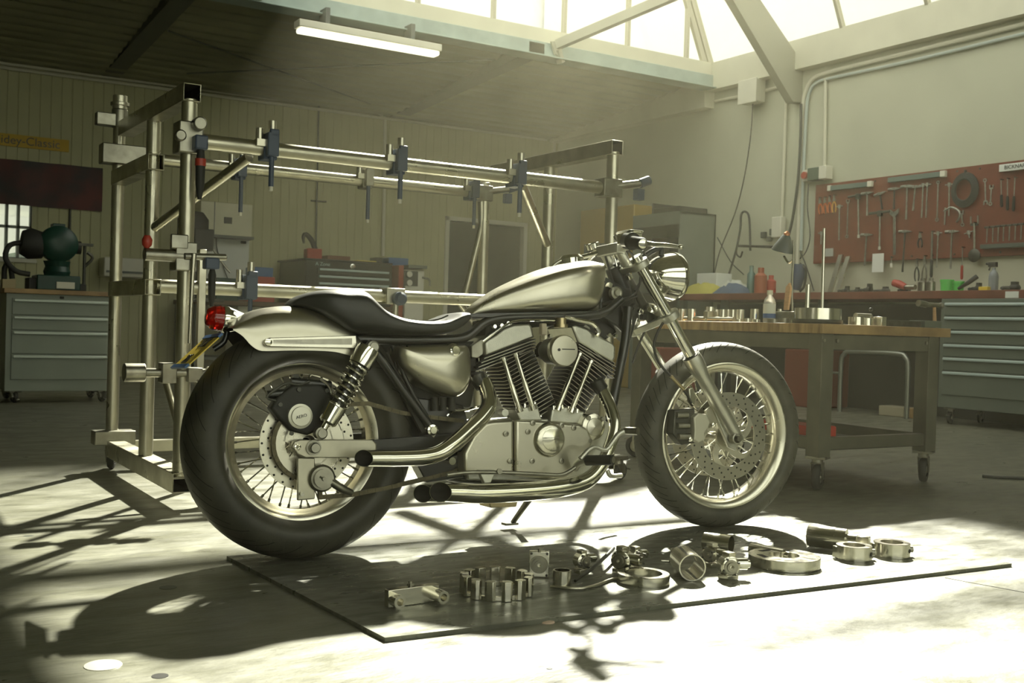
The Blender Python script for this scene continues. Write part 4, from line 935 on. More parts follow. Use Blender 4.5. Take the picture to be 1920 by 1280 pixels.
for k, (a_, b_) in enumerate(((1722, 1737), (1738, 1752))):
    wob('glass_jar', a_, b_, .10, STEEL, ('dull metal pot', 'second dull metal pot')[k] + ' standing left of the green tubs', 'pot', 7.87, 'cyl')
wob('green_tub', 1764, 1786, .085, GRNP, 'bright green tub, left one of two on the red worktop', 'tub', 7.87, 'tub')
wob('green_tub', 1787, 1806, .075, GRNP, 'bright green tub, right one of two on the red worktop', 'tub', 7.92, 'tub')
wob('yellow_tin', 1838, 1855, .03, YEL, 'flat yellow tin left of the spray bottle', 'tin', 7.82)
x_, y_ = 7.87, wy(1862, 7.87)
t = thing('spray_bottle', 'clear spray bottle with black trigger head on the red worktop', 'spray bottle', (x_, y_, zw))
MB().lathe([(0, .036), (.12, .038), (.15, .03), (.17, .014), (.19, .014)], (x_, y_, zw), (0, 0, 1), 20, cap=True).build('bottle', mat('hazy_plastic', (.22, .24, .25), .25), t)
MB().box((x_, y_ + .01, zw + .215), (.03, .07, .04)).cyl((x_, y_ + .04, zw + .22), (x_, y_ + .07, zw + .225), .01).tube([(x_, y_ + .03, zw + .20), (x_, y_ + .045, zw + .17)], .007, 8).build('trigger_head', MBLK, t, bev=.004)
one(MB().tube([GX(1797, 541, 7.87), GX(1815, 530, 7.87), GX(1832, 518, 7.92)], [.012, .018, .02], 10), 'pry_tool', MBLK, 'dark curved handle rising from the clutter left of the yellow tin', 'tool')
# hammer on the wall side of the near bench end
# cables, boxes and pipes on the right wall
def wr(px, py, x=XR - .03): return GX(px, py, x)
def rp(pts, r, m_, lab, name='conduit_pipe', cat='pipe', x=XR - .03): return one(MB().tube([wr(*p, x) for p in pts], r, 8, smooth=0 if len(pts) < 3 else 4), name, m_, lab, cat)
rp([(1950, 38), (1700, 100), (1600, 124), (1545, 138), (1522, 150), (1511, 172), (1506, 200), (1500, 330), (1494, 560)], .022, CREAM, 'thick cream conduit bending down from the ceiling line of the right wall')
rp([(1950, 56), (1700, 116), (1560, 146), (1530, 156), (1517, 175), (1512, 210), (1506, 330), (1502, 470)], .016, mat('blue_grey_conduit', (.40, .46, .42), .5), 'blue-grey conduit running just under the cream one')
rp([(1340, 190), (1400, 178), (1466, 163), (1474, 172), (1472, 240), (1466, 410)], .016, CREAM, 'thin cream conduit left of the rafter foot')
rp([(1548, 146), (1547, 240), (1546, 312)], .016, CREAM, 'short cream conduit above the switch boxes')
rp([(1502, 195), (1501, 260), (1496, 340), (1486, 410), (1475, 455)], .014, CABLE, 'thick dark cable hanging in a curve below the rafter', 'hanging_cable', 'cable', XR - .08)
rp([(1412, 190), (1408, 250), (1396, 330), (1378, 400), (1350, 470), (1338, 520)], .007, CABLE, 'thin dark cable swinging left from the junction box', 'hanging_cable', 'cable', XR - .08)
rp([(1365, 520), (1380, 470), (1388, 430), (1390, 402), (1398, 397), (1405, 410), (1407, 470)], .012, CABLE, 'arched dark hose left of the wall lamp', 'hose_loop', 'hose', XR - .1)
rp([(1345, 445), (1370, 490), (1395, 515)], .006, CABLE, 'thin cable crossing behind the arched hose', 'hanging_cable', 'cable', XR - .06)
rp([(1516, 345), (1514, 390), (1519, 440), (1512, 470), (1500, 485)], .006, CABLE, 'thin cable hanging left of the red board', 'hanging_cable', 'cable', XR - .06)
rp([(1500, 470), (1512, 500), (1526, 545)], .006, CABLE, 'thin cable falling to the red worktop beside the blue bag', 'hanging_cable', 'cable', XR - .05)
p, q = wr(1405, 158), wr(1436, 192); t = thing('junction_box', 'cream junction box high on the right wall left of the rafter', 'junction box', (XR - .1, (p.y + q.y) / 2, q.z))
MB().bb(XR - .17, XR - .04, q.y, p.y, q.z, p.z).build('housing', WHT, t, bev=.008); MB().bb(XR - .185, XR - .17, q.y - .01, p.y + .01, q.z - .01, p.z + .01).build('lid', WHT, t, bev=.006)
p, q = wr(1511, 320), wr(1523, 340); t = thing('red_switch', 'red and white round switch left of the dark socket boxes', 'switch', (XR - .05, (p.y + q.y) / 2, q.z))
MB().bb(XR - .08, XR - .02, q.y, p.y, q.z, p.z).build('housing', WHT, t, bev=.006); c_ = V((XR - .08, (p.y + q.y) / 2, (p.z + q.z) / 2)); MB().cyl(c_, c_ - V((.03, 0, 0)), .035).build('button', REDP, t)
p, q = wr(1524, 317), wr(1546, 338); t = thing('socket_box', 'dark green double socket box above the corner of the red board', 'socket', (XR - .05, (p.y + q.y) / 2, q.z))
MB().bb(XR - .11, XR - .02, q.y, p.y, q.z, p.z).build('housing', mat('dark_green_plastic', (.07, .10, .07), .5), t, bev=.01)
p, q = wr(1547, 313), wr(1560, 336); one(MB().bb(XR - .12, XR - .02, q.y, p.y, q.z, p.z), 'fuse_box', WHT, 'cream fuse box directly above the corner of the red board', 'fuse box', bev=.006)
p, q = wr(1456, 408), wr(1472, 445); one(MB().bb(XR - .10, XR - .02, q.y, p.y, q.z, p.z), 'fuse_box', WHT, 'cream fuse box at the foot of the thin conduit', 'fuse box', bev=.006)
p = wr(1462, 464); q = wr(1398, 462); t = thing('wall_swing_arm', 'horizontal pipe arm with hook left of the desk lamp', 'wall arm', q)
MB().cyl(p - V((.1, 0, 0)), q - V((.1, 0, 0)), .014).build('arm', DSTEEL, t); MB().tube([q - V((.1, 0, -.07)), q - V((.12, 0, 0)), q - V((.1, -.03, .08)), q - V((.1, .03, .12)), q - V((.1, .06, .06))], .010, 8).build('hook', DSTEEL, t)
for k, (px, py, s_, lb) in enumerate(((1432, 440, .06, 'small dark triangular socket left of the square one'), (1449, 435, .07, 'small dark square socket on the right wall above the lamp arm'), (1442, 448, .05, 'small dark socket just under the two others'))):
    c_ = wr(px, py); one(MB().box(c_, (.04, s_, s_)), 'plug_socket', GREYD, lb, 'socket', bev=.005)
one(MB().tube([wr(1499, 495, XR - .2), wr(1497, 520, XR - .2), wr(1493, 543, XR - .2)], [.05, .06, .04], 14), 'water_bladder', mat('blue_grey_cloth', (.05, .07, .12), .6), 'dark blue bundle hanging on the wall behind the desk lamp', 'bundle')
rp([(1500, 494), (1511, 505), (1508, 535), (1500, 546)], .012, CABLE, 'dark strap looping right of the blue bundle', 'strap', 'strap', XR - .2)
# hose reel / bench side hammer
# things under the red bench
one(MB().bb(7.75, 8.2, GX(1530, 700, 7.75).y, GX(1470, 700, 7.75).y, 0, GX(1500, 655, 7.75).z), 'red_bin', mat('dull_red_bin', (.15, .035, .018), .55), 'dull red bin standing under the bench behind the front wheel', 'bin', bev=.012)
one(MB().bb(7.1, 7.6, GX(1228, 700, 7.3).y - .3, GX(1228, 700, 7.3).y, 0, GX(1228, 650, 7.3).z), 'red_bin', mat('dull_red_bin_2', (.15, .032, .018), .55), 'red bin seen between the fork legs', 'bin', bev=.012)
a = GX(1574, 770, 7.70); t = thing('tube_trolley', 'bent steel tube frame standing under the red worktop', 'tube frame', (a.x, a.y, 0)); r_ = .018
yl = a.y; yr_ = GX(1700, 770, 7.70).y; zt_ = GX(1580, 658, 7.70).z
MB().tube([(7.70, yl, .0), (7.70, yl, zt_ - .12), (7.70, yl - .03, zt_ - .03), (7.70, yl - .12, zt_), (7.70, yr_ + .12, zt_), (7.70, yr_ + .03, zt_ - .03), (7.70, yr_, zt_ - .12), (7.70, yr_, 0)], .021, 12).build('frame_tube', mat('dull_tube', (.30, .31, .27), .4, .8), t)
MB().cyl((7.70, yl, zt_ - .2), (7.70, yl + .28, zt_ - .2), .012).build('cross_tube', STEEL, t)
p = GX(1650, 776, 7.8); q = GX(1698, 764, 7.8); one(MB().bb(7.78, 7.95, q.y, p.y, 0, .085), 'timber_offcut', mat('pale_timber', (.30, .27, .18), .7), 'pale timber block lying on the floor under the bench', 'timber', bev=.006)
p = GX(1702, 776, 7.8); q = GX(1722, 764, 7.8); one(MB().bb(7.78, 7.95, q.y, p.y, 0, .085), 'timber_offcut', WOOD, 'brown timber block right of the pale one under the bench', 'timber', bev=.006)
p = GX(1850, 893, 4.6)
one(MB().tube([GZ(1842, 892, .01), GZ(1880, 895, .01), GZ(1960, 897, .01)], .008, 8), 'floor_cable', CABLE, 'dark cable lying on the floor at the right edge', 'cable')

# ------------------------------------------------------------------ rolling table with wooden top
TX0, TY0 = 3.625, 3.29; ZTT = .733; ZTB = GX(1543, 625, TX0 + .0).z
TX1 = GY(1783, 625, TY0).x; TY1 = GX(1179, 620, TX0).y
tb = thing('rolling_table', 'steel-framed rolling table with thick worn wooden top', 'work table', ((TX0 + TX1) / 2, (TY0 + TY1) / 2, 0))
MB().bb(TX0, TX1, TY0, TY1, ZTB, ZTT).build('table_top', WOOD, tb, bev=.003)
TF = mat('table_frame_steel', (.17, .165, .125), .38, .5, noise=.25, nscale=6)
lw = .075; xs_ = (TX0 + .02, TX1 - .13); ys_ = (TY0 + .02, TY1 - .085); 
for x in xs_:
    for y in ys_:
        MB().sqtube((x + lw / 2, y + lw / 2, .15), (x + lw / 2, y + lw / 2, ZTB), lw, .004, up=V((0, 1, 0))).build('leg', TF, tb, bev=.005)
        caster(MBLK, STEEL, tb, x + lw / 2, y + lw / 2, .152, r=.058, ang=.5 if y < TY1 - .5 or x > TX0 + .1 else 2.0, w_=.032)
for z0, z1 in ((ZTB - .07, ZTB - .002),):
    for y in ys_: MB().bb(xs_[0] + lw, xs_[1], y + .004, y + .05, z0, z1).build('apron', TF, tb, bev=.003)
    for x in xs_: MB().bb(x + .004, x + .05, ys_[0] + lw, ys_[1], z0, z1).build('apron', TF, tb, bev=.003)
for y in ys_: MB().bb(xs_[0] + lw, xs_[1], y + .01, y + .05, .18, .235).build('lower_rail', TF, tb, bev=.003)
for x in xs_: MB().bb(x + .01, x + .05, ys_[0] + lw, ys_[1], .18, .235).build('lower_rail', TF, tb, bev=.003)
MB().bb(xs_[0] + .04, xs_[1] + .03, ys_[0] + .03, ys_[1] + .03, .175, .182).build('lower_shelf', mat('dark_shelf', (.05, .05, .035), .5), tb)
m = MB()
for (px, py, y) in ((1543, 645, TY0 + .02),): pass
x = xs_[0]
for dx in (.012, lw + .02, xs_[1] - x - .02): m.cyl((x + dx, ys_[0] + .004, ZTB - .03), (x + dx, ys_[0] - .004, ZTB - .03), .008, n=10)
m.build('bolt', STEEL, tb)
p = GX(1500, 830, TX0 + .25); x0 = TX0 + .12
one(MB().bb(x0, x0 + .16, TY0 + .15, TY0 + .55, .183, .27), 'red_tool_box', mat('bright_red_paint', (.50, .05, .03), .4), 'red metal box on the lower shelf of the rolling table', 'tool box', bev=.008)
ct = MB().tube([(TX0 - .02, TY0 + .42, .25), (TX0 - .1, TY0 + .44, .24), (TX0 - .12, TY0 + .46, .12), (TX0 - .08, TY0 + .5, .01)], .006, 8)
one(ct, 'air_hose', CREAM, 'thin pale hose hanging beside the front tyre at the table', 'hose')
ZT0 = ZTT + .001
TX = TX0 + .10
def tcyl(name, px0, px1, pyt, lab, m_=TURN, x=TX, pyb=None, cat='cylinder', group='turned metal cylinders on the table', hole=True, zb=None):
    y0, y1 = GX(px0, 600, x).y, GX(px1, 600, x).y; r = abs(y0 - y1) / 2 * .93; c = (x, (y0 + y1) / 2); z1 = GX((px0 + px1) / 2, pyt, x).z; zb = ZT0 if zb is None else zb
    pr = [(0, r), (z1 - zb, r), (z1 - zb, r * .6), ((z1 - zb) * .3, r * .6), ((z1 - zb) * .3, .0005), (0, .0005)] if hole else [(0, r), (z1 - zb, r)]
    return one(MB().lathe(pr, (*c, zb), (0, 0, 1), 28, cap=not hole), name, m_, lab, cat, group=group, origin=V((*c, zb)))
cl = [(1262, 1270, 578, 'narrow turned cylinder nearest the fork on the table'), (1272, 1285, 579, 'tall turned cylinder just right of the fork leg'), (1291, 1303, 579, 'turned cylinder standing alone left of the orange cap'),
      (1338, 1347, 580, 'turned cylinder right of the raised cup'), (1350, 1360, 580, 'left one of three touching turned cylinders'), (1360, 1369, 580, 'middle one of three touching turned cylinders'), (1369, 1378, 580, 'right one of three touching turned cylinders'),
      (1382, 1394, 580, 'turned cylinder standing alone right of the touching three'), (1408, 1421, 579, 'turned cylinder left of the plastic bottle')]
for k, (a_, b_, pt, lb) in enumerate(cl): tcyl('turned_cylinder', a_, b_, pt, lb, x=TX + .09 * (k % 2) + (.02 if k > 3 else 0))
tcyl('turned_cup', 1324, 1338, 575, 'flared metal cup standing on a small block', group=None, cat='cup', x=TX + .02, zb=ZT0 + .052)
yq = GX(1331, 600, TX + .02).y; one(MB().bb(TX - .01, TX + .05, yq - .016, yq + .016, ZT0, ZT0 + .051), 'small_block', TURN, 'small metal block under the flared cup', 'block', bev=.001)
tcyl('turned_cylinder', 1458, 1465, 579, 'slim turned cylinder right behind the plastic bottle', x=TX + .12)
m = MB().cyl((TX, GX(1284, 600, TX).y, ZT0 + .0125), (TX, GX(1325, 600, TX).y, ZT0 + .0125), .012); one(m, 'turned_bar', TURN, 'polished round bar lying along the table edge, left one', 'bar')
m = MB().cyl((TX, GX(1328, 600, TX).y, ZT0 + .0125), (TX, GX(1376, 600, TX).y, ZT0 + .0125), .012); one(m, 'turned_bar', TURN, 'polished round bar lying along the table edge, right one', 'bar')
one(MB().sphere((TX + .03, GX(1315, 593, TX).y, ZT0 + .036), .011), 'orange_cap', ORNG, 'small orange cap on the lying bar', 'cap')
for k, (a_, b_, h_) in enumerate(((1380, 1392, .014), (1396, 1408, .018), (1412, 1426, .014), (1482, 1494, .014))):
    c = (GX(a_, 600, TX - .04).y, GX(b_, 600, TX - .04).y); one(MB().lathe([(0, .008), (0, .016), (h_, .016), (h_, .008)], (TX - .04, sum(c) / 2, ZT0), (0, 0, 1), 20, closed=True), 'small_ring', TURN, ('small metal ring right of the long lying bars', 'second small metal ring on the table edge', 'small metal ring below the lone cylinder by the bottle', 'small metal ring left of the big disc')[k], 'ring')
# bottle
yb_ = GX(1442, 600, TX).y
t = thing('water_bottle', 'clear plastic bottle with white cap and blue-white label', 'bottle', (TX, yb_, ZT0))
BOT = bpy.data.materials.new('clear_plastic'); BOT.use_nodes = True; pb = BOT.node_tree.nodes['Principled BSDF']; pb.inputs['Base Color'].default_value = (.85, .88, .86, 1); pb.inputs['Roughness'].default_value = .08; pb.inputs['Transmission Weight'].default_value = .6
hb = GX(1442, 544, TX).z - ZT0; rb = .029
MB().lathe([(0, rb * .9), (.006, rb), (hb * .60, rb), (hb * .72, rb * .85), (hb * .82, rb * .45), (hb * .87, rb * .4)], (TX, yb_, ZT0), (0, 0, 1), 28, cap=True).build('bottle_body', BOT, t)
MB().cyl((TX, yb_, ZT0 + hb * .86), (TX, yb_, ZT0 + hb), rb * .48).build('bottle_cap', WHT, t)
MB().lathe([(0, rb * 1.01), (hb * .33, rb * 1.01)], (TX, yb_, ZT0 + hb * .25), (0, 0, 1), 28).build('label', PAPER, t)
MB().lathe([(0, rb * 1.02), (hb * .14, rb * 1.02)], (TX, yb_, ZT0 + hb * .14), (0, 0, 1), 28).build('blue_band', mat('label_blue', (.06, .13, .35), .5), t)
one(MB().prism([V((TX + .05, GX(a_, 560, TX + .05).y, GX(a_, b_, TX + .05).z)) for a_, b_ in ((1471, 581), (1474, 538), (1480, 530), (1483, 540), (1479, 581))], (1, 0, 0), -.006, .006), 'wooden_spatula', WOODL, 'pale wooden stick standing left of the lamp pole', 'wooden stick', bev=.001)
yq0, yq1 = GX(1461, 600, TX + .06).y, GX(1501, 600, TX + .06).y
one(MB().bb(TX + .02, TX + .11, yq1, yq0, ZT0, GX(1480, 584, TX + .06).z), 'steel_block', STEEL, 'dark metal block between the bottle and the big disc', 'block', bev=.002)
tcyl('dark_cylinder', 1441, 1460, 598, 'low dark cylinder in front of the bottle', m_=STEEL, x=TX - .05, group=None, hole=False)
tcyl('dark_cylinder', 1463, 1478, 596, 'low dark cylinder right of the bottle', m_=STEEL, x=TX - .05, group=None, hole=False)
# desk lamp
xl_ = TX + .16; yl_ = GX(1486, 600, xl_).y
def lp(px, py, x=None): return GX(px, py, xl_ if x is None else x)
t = thing('desk_lamp', 'desk lamp with dark conical shade and slim pole on the rolling table', 'lamp', (xl_, yl_, ZT0))
MB().cyl((xl_, yl_, ZT0), (xl_, yl_, ZT0 + .015), .05, n=28).build('base', STEEL, t)
MB().tube([(xl_, yl_, ZT0 + .01), lp(1485, 540), lp(1488, 470), lp(1487, 450)], .006, 10).build('pole', STEEL, t)
MB().tube([lp(1486, 488), lp(1478, 492), lp(1470, 480)], .006, 8).build('arm', CHR, t)
a_, b_ = lp(1475, 440), lp(1466, 476); dd = (b_ - a_)
MB().lathe([(0, .012), (.006, .020), (dd.length * .45, .038), (dd.length * .8, .054), (dd.length * .86, .055), (dd.length * .8, .052), (dd.length * .4, .034), (.012, .014)], a_, dd, 28, cap=False).build('lamp_shade', mat('dark_shade', (.06, .08, .085), .3), t)
MB().lathe([(0, .003), (.01, .014), (.03, .015), (.03, .001)], a_ - dd.normalized() * .018, dd, 18).build('shade_cap', mat('copper_cap', (.75, .33, .18), .3, .6), t)
MB().sphere(a_ + dd * .72, .024, 14, 8).build('bulb', WHT, t)
# big turned disc, rods
yd = TY0 + .14; dc = GY(1533, 600, yd).x; rd = (GY(1567, 600, yd).x - GY(1500, 600, yd).x) / 2 * .93
z1, z2 = GY(1533, 599, yd).z, GY(1533, 578, yd).z
one(MB().lathe([(0, rd * 1.0), (.006, rd * 1.03), (z1 - ZT0, rd * 1.03)], (dc, yd, ZT0), (0, 0, 1), 40, cap=True), 'lathe_plate', DSTEEL, 'dark round plate under the bright turned disc', 'disc')
one(MB().lathe([(0, rd * .97), (z2 - z1 - .001, rd * .97), (z2 - z1 - .001, rd * .8), (.012, rd * .8), (.012, .001), (0, .001)], (dc, yd, z1 + .001), (0, 0, 1), 48), 'turned_drum', TURN, 'large bright turned drum on the dark plate at the table corner', 'drum')
one(MB().pipe((GY(1514, 570, yd + .03).x, yd + .03, z1 + .014), (GY(1514, 570, yd + .03).x, yd + .03, GY(1514, 533, yd + .03).z), .011, .008), 'short_tube', TURN, 'short upright tube standing in the bright drum', 'tube')
one(MB().cyl((GY(1539, 570, yd).x, yd - .01, z1 + .014), (GY(1542, 428, yd).x, yd - .01, GY(1542, 428, yd).z), .0068), 'tall_rod', TURN, 'tall slim metal rod standing in the bright drum', 'rod')
yd = TY0 + .13
def gx_(px, y=None): return GY(px, 600, yd if y is None else y).x
z_ = GY(1600, 594, yd).z
one(MB().lathe([(0, .038), (z_ - ZT0, .038), (z_ - ZT0, .028), (0, .028)], (gx_(1606), yd, ZT0), (0, 0, 1), 32, closed=True), 'turned_ring', TURN, 'thick metal ring right of the big drum', 'ring')
z_ = GY(1632, 590, yd).z; t = thing('knob_fitting', 'metal cup with a small black ball knob on the rolling table', 'fitting', (gx_(1629), yd, ZT0))
MB().cyl((gx_(1626), yd, ZT0), (gx_(1626), yd, ZT0 + .034), .026).build('body', TURN, t); MB().cyl((gx_(1632), yd, ZT0 + .03), (gx_(1632), yd, z_), .004).build('stem', STEEL, t); MB().sphere((gx_(1632), yd, GY(1632, 580, yd).z), .009).build('knob', MBLK, t)
one(MB().sphere((gx_(1592), yd + .11, ZT0 + .055), .03, 16, 8, (1.3, .9, .6)).cyl((gx_(1592), yd + .11, ZT0), (gx_(1592), yd + .11, ZT0 + .045), .018), 'white_dome', PAPER, 'white rounded dome on a stub behind the thick ring', 'dome')
one(MB().cyl((gx_(1636), yd + .1, ZT0 + .045), (gx_(1664), yd + .1, ZT0 + .045), .014).bb(gx_(1640), gx_(1660), yd + .085, yd + .115, ZT0, ZT0 + .04), 'turned_bar', TURN, 'short bar on a block behind the ball knob', 'bar')
one(MB().bb(gx_(1637), gx_(1646), yd - .05, yd, ZT0, ZT0 + .042), 'bright_block', TURN, 'bright narrow block left of the long dark bar', 'block', bev=.002)
one(MB().bb(gx_(1648), gx_(1718), yd - .03, yd + .04, ZT0, ZT0 + .030), 'long_bar', DSTEEL, 'long dark rectangular bar lying on the table', 'bar', bev=.002)
one(MB().bb(gx_(1721), gx_(1753), yd - .04, yd + .05, ZT0, ZT0 + .034), 'grey_box', GREY, 'small grey box at the right end of the table', 'box', bev=.003)
yh = TY0 + .10; p = GY(1753, 612, yh); h1 = GY(1752, 574, yh); hl, hr = GY(1722, 568, yh), GY(1764, 573, yh)
t = thing('hammer', 'hammer standing on its handle at the right end of the table', 'hammer', (p.x, yh, ZT0))
MB().tube([(p.x, yh, ZT0), h1], [.010, .007], 10, smooth=0).build('shaft', WOODL, t)
MB().cyl(hl, hl + (h1 - hl) * .45, .016).cyl(hl + (h1 - hl) * .45, hr, .011).sphere(hr, .015).build('hammer_head', STEEL, t)

# ------------------------------------------------------------------ ceiling strip light
TL = bpy.data.materials.new('lit_tube'); TL.use_nodes = True; pe = TL.node_tree.nodes['Principled BSDF']; pe.inputs['Emission Color'].default_value = (1, .96, .72, 1); pe.inputs['Emission Strength'].default_value = 1.5; pe.inputs['Base Color'].default_value = (.8, .8, .7, 1)
yl1 = SY1 - .22; a_ = GY(556, 56, yl1); b_ = GY(822, 99, yl1); zl = (a_.z + b_.z) / 2
t = thing('strip_light', 'lit fluorescent strip light hanging along the rooflight beam', 'strip light', ((a_.x + b_.x) / 2, yl1, zl))
MB().bb(a_.x, b_.x, yl1 - .07, yl1 + .07, zl + .012, zl + .075).build('housing', WHT, t, bev=.006)
for f in (.2, .8): MB().bb(a_.x + (b_.x - a_.x) * f - .02, a_.x + (b_.x - a_.x) * f + .02, yl1 - .02, SY1 - .09, zl + .07, max(ZS + .03, zl + .09)).build('hanging_bracket', GREYD, t)
MB().bb(a_.x + .015, b_.x - .015, yl1 - .06, yl1 + .06, zl - .03, zl + .012).build('diffuser', TL, t, bev=.015, seg=3)
# ------------------------------------------------------------------ the motorcycle
bike = local(thing('motorcycle', 'bare-metal V-twin motorcycle with black seat, seen from its right side', 'motorcycle', B0, (-BLEAN, 0, BYAW)))
bike['local'] = 1
def I4(): return Matrix.Identity(4)
def bp(mb, name, m_, parent=None, M=None, **k):
    return mb.build(name, m_, parent or bike, M=M or I4(), **k)
def PL(pts, off): return [BK(px, py, off) for px, py in pts]
YN = V((0, -1, 0))
RR, RF, WB = .329, .3195, 1.482
ST = R(-5.2); AXS = V((-math.sin(R(30)), 0, math.cos(R(30))))
MRW = Matrix.Translation((0, 0, RR)); MFW = Matrix.Translation((WB, 0, RF)) @ Matrix.Rotation(ST, 4, AXS)
def tyre_uv(n, m_):
    def f(me):
        uv = me.uv_layers.new(name='uv')
        for pl in me.polygons:
            for li in pl.loop_indices:
                co = me.vertices[me.loops[li].vertex_index].co
                uv.data[li].uv = (math.atan2(co.z, co.x) / (2 * math.pi) + .5, co.y)
    return f
def tyre_mat(name, N, half, c, grip=.5):
    m = mat(name, c, .52, 0, noise=.35, nscale=14, bump=.15, bscale=160, c2=tuple(q * 1.7 for q in c)); nt = m.node_tree; p = nt.nodes['Principled BSDF']
    tc = nt.nodes['Texture Coordinate']; sx = nt.nodes.new('ShaderNodeSeparateXYZ'); nt.links.new(tc.outputs['Object'], sx.inputs[0])
    def mt(op, a, b=None):
        n = nt.nodes.new('ShaderNodeMath'); n.operation = op
        for i, q in enumerate((a, b)):
            if q is None: continue
            if isinstance(q, (int, float)): n.inputs[i].default_value = q
            else: nt.links.new(q, n.inputs[i])
        return n.outputs[0]
    ang = mt('ARCTAN2', sx.outputs[2], sx.outputs[0]); ay = mt('ABSOLUTE', sx.outputs[1])
    u = mt('FRACT', mt('ADD', mt('MULTIPLY', ang, N / (2 * math.pi)), mt('MULTIPLY', ay, 14.0)))
    g = mt('LESS_THAN', u, .10); w = mt('GREATER_THAN', ay, half * .45); rr = mt('SQRT', mt('ADD', mt('MULTIPLY', sx.outputs[0], sx.outputs[0]), mt('MULTIPLY', sx.outputs[2], sx.outputs[2])))
    side = mt('LESS_THAN', ay, half * .995); g2 = mt('MULTIPLY', mt('MULTIPLY', g, w), mt('GREATER_THAN', rr, grip))
    b = nt.nodes.new('ShaderNodeBump'); b.inputs['Strength'].default_value = 1; b.inputs['Distance'].default_value = .006; b.invert = True
    nt.links.new(g2, b.inputs['Height']); old = p.inputs['Normal'].links[0].from_node; nt.links.new(old.outputs[0], b.inputs['Normal']); nt.links.new(b.outputs[0], p.inputs['Normal'])
    return m
def tyre(R_, rim, W_, name, m_, M):
    h = W_ / 2; pr = []
    for k in range(25):
        t = -1 + 2 * k / 24; a = t * math.pi * .5
        y = h * math.copysign(abs(math.sin(a)) ** .85, t) if k not in (0, 24) else h * t
        r = rim + (R_ - rim) * (max(0, math.cos(a)) ** .55)
        pr.append((y, r))
    pr = [(-.036, rim - .004), (-h * .72, rim + .004), (-h * .93, rim + (R_ - rim) * .18)] + [(y, r) for y, r in pr if r > rim + (R_ - rim) * .30] + [(h * .93, rim + (R_ - rim) * .18), (h * .72, rim + .004), (.036, rim - .004)]
    o = bp(MB().lathe(pr, (0, 0, 0), (0, 1, 0), 96, closed=True), name, m_, M=M, smooth=60)
    gm = MB(); N = 46 if W_ > .15 else 62; skew = 1.6 if W_ > .15 else 1.3
    def prof(t):
        a = t * math.pi * .5; return h * math.copysign(abs(math.sin(a)) ** .85, t), rim + (R_ - rim) * (max(0, math.cos(a)) ** .55) + .0007
    for k in range(N):
        for s in (-1, 1):
            vs = []; fs = []; n = 7; off_ = 0 if s > 0 else math.pi / N
            for j in range(n + 1):
                t = s * (.16 + (.60 if k % 2 else .46) * j / n); y, r = prof(t); a = 2 * math.pi * k / N + off_ + skew * abs(y) * (1 + 1.5 * j / n); w_ = .0017 / r
                vs += [(r * math.cos(a - w_), y, r * math.sin(a - w_)), (r * math.cos(a + w_), y, r * math.sin(a + w_))]
            for j in range(n): fs.append((2 * j, 2 * j + 1, 2 * j + 3, 2 * j + 2))
            gm.add(vs, fs)
    g_o = bp(gm, 'tread_grooves', MBLK if 'groove' not in bpy.data.materials else bpy.data.materials['groove'], o)
    return o
def rim(rf, W_, name, M, depth=.03):
    h = W_ / 2
    pr = [(-h, rf), (-h + .002, rf + .003), (-h + .006, rf), (-h + .008, rf - .012), (-h * .55, rf - .016), (-h * .35, rf - depth), (h * .35, rf - depth), (h * .55, rf - .016), (h - .008, rf - .012), (h - .006, rf), (h - .002, rf + .003), (h, rf),
          (h, rf - .008), (h * .60, rf - .026), (h * .42, rf - depth - .006), (-h * .42, rf - depth - .006), (-h * .60, rf - .026), (-h, rf - .008)]
    return bp(MB().lathe(pr, (0, 0, 0), (0, 1, 0), 96, closed=True), name, POL, M=M, smooth=50)
mat('groove', (.006, .006, .005), .9)
tyre(RR, .222, .185, 'rear_tyre', tyre_mat('rear_tyre_rubber', 46, .0925, (.027, .026, .018), .27), MRW)
tyre(RF, .246, .118, 'front_tyre', tyre_mat('front_tyre_rubber', 60, .059, (.045, .044, .032), .275), MFW)
rr_ = rim(.226, .084, 'rear_rim', MRW); fr_ = rim(.249, .10, 'front_rim', MFW, .026)
def spokes(par, r0, y0, r1, n=40):
    base = None
    for k in range(n):
        a = 2 * math.pi * k / n; s = 1 if k % 2 else -1; cr = 1 if (k // 2) % 2 else -1
        if base is None:
            me = MB()
            p = V((r0 * math.cos(.55), s * y0, r0 * math.sin(.55))); q = V((r1, s * y0 * .15, 0)); me.cyl(p, q, .0021, n=6).cyl(q + (p - q) * .07, q, .0038, n=6)
            base = bp(me, 'spoke', CHR, par)
        M = Matrix.Rotation(a, 4, 'Y')
        if cr < 0: M = M @ Matrix.Scale(-1, 4, (0, 0, 1))
        if s > 0: M = M @ Matrix.Scale(-1, 4, (0, 1, 0))
        if k == 0: base.matrix_local = M; continue
        o = base.copy(); col.objects.link(o); o.parent = par; o.matrix_local = M
spokes(rr_, .036, .045, .192); spokes(fr_, .030, .050, .217)
bp(MB().lathe([(-.055, .012), (-.055, .042), (-.048, .045), (-.04, .03), (.04, .03), (.048, .045), (.055, .042), (.055, .012)], (0, 0, 0), (0, 1, 0), 32), 'rear_hub', STEEL, M=MRW)
bp(MB().lathe([(-.060, .01), (-.060, .036), (-.052, .038), (-.04, .022), (.04, .022), (.052, .038), (.060, .036), (.060, .01)], (0, 0, 0), (0, 1, 0), 32), 'front_hub', POL, M=MFW)
DISCM = mat('brake_disc_steel', (.62, .60, .50), .30, 1, rvar=.06, nscale=30)
BANDM = mat('worn_brake_band', (.34, .33, .27), .36, 1, rvar=.06, nscale=30)
HOLE = mat('drilled_hole', (.02, .02, .016), .8)
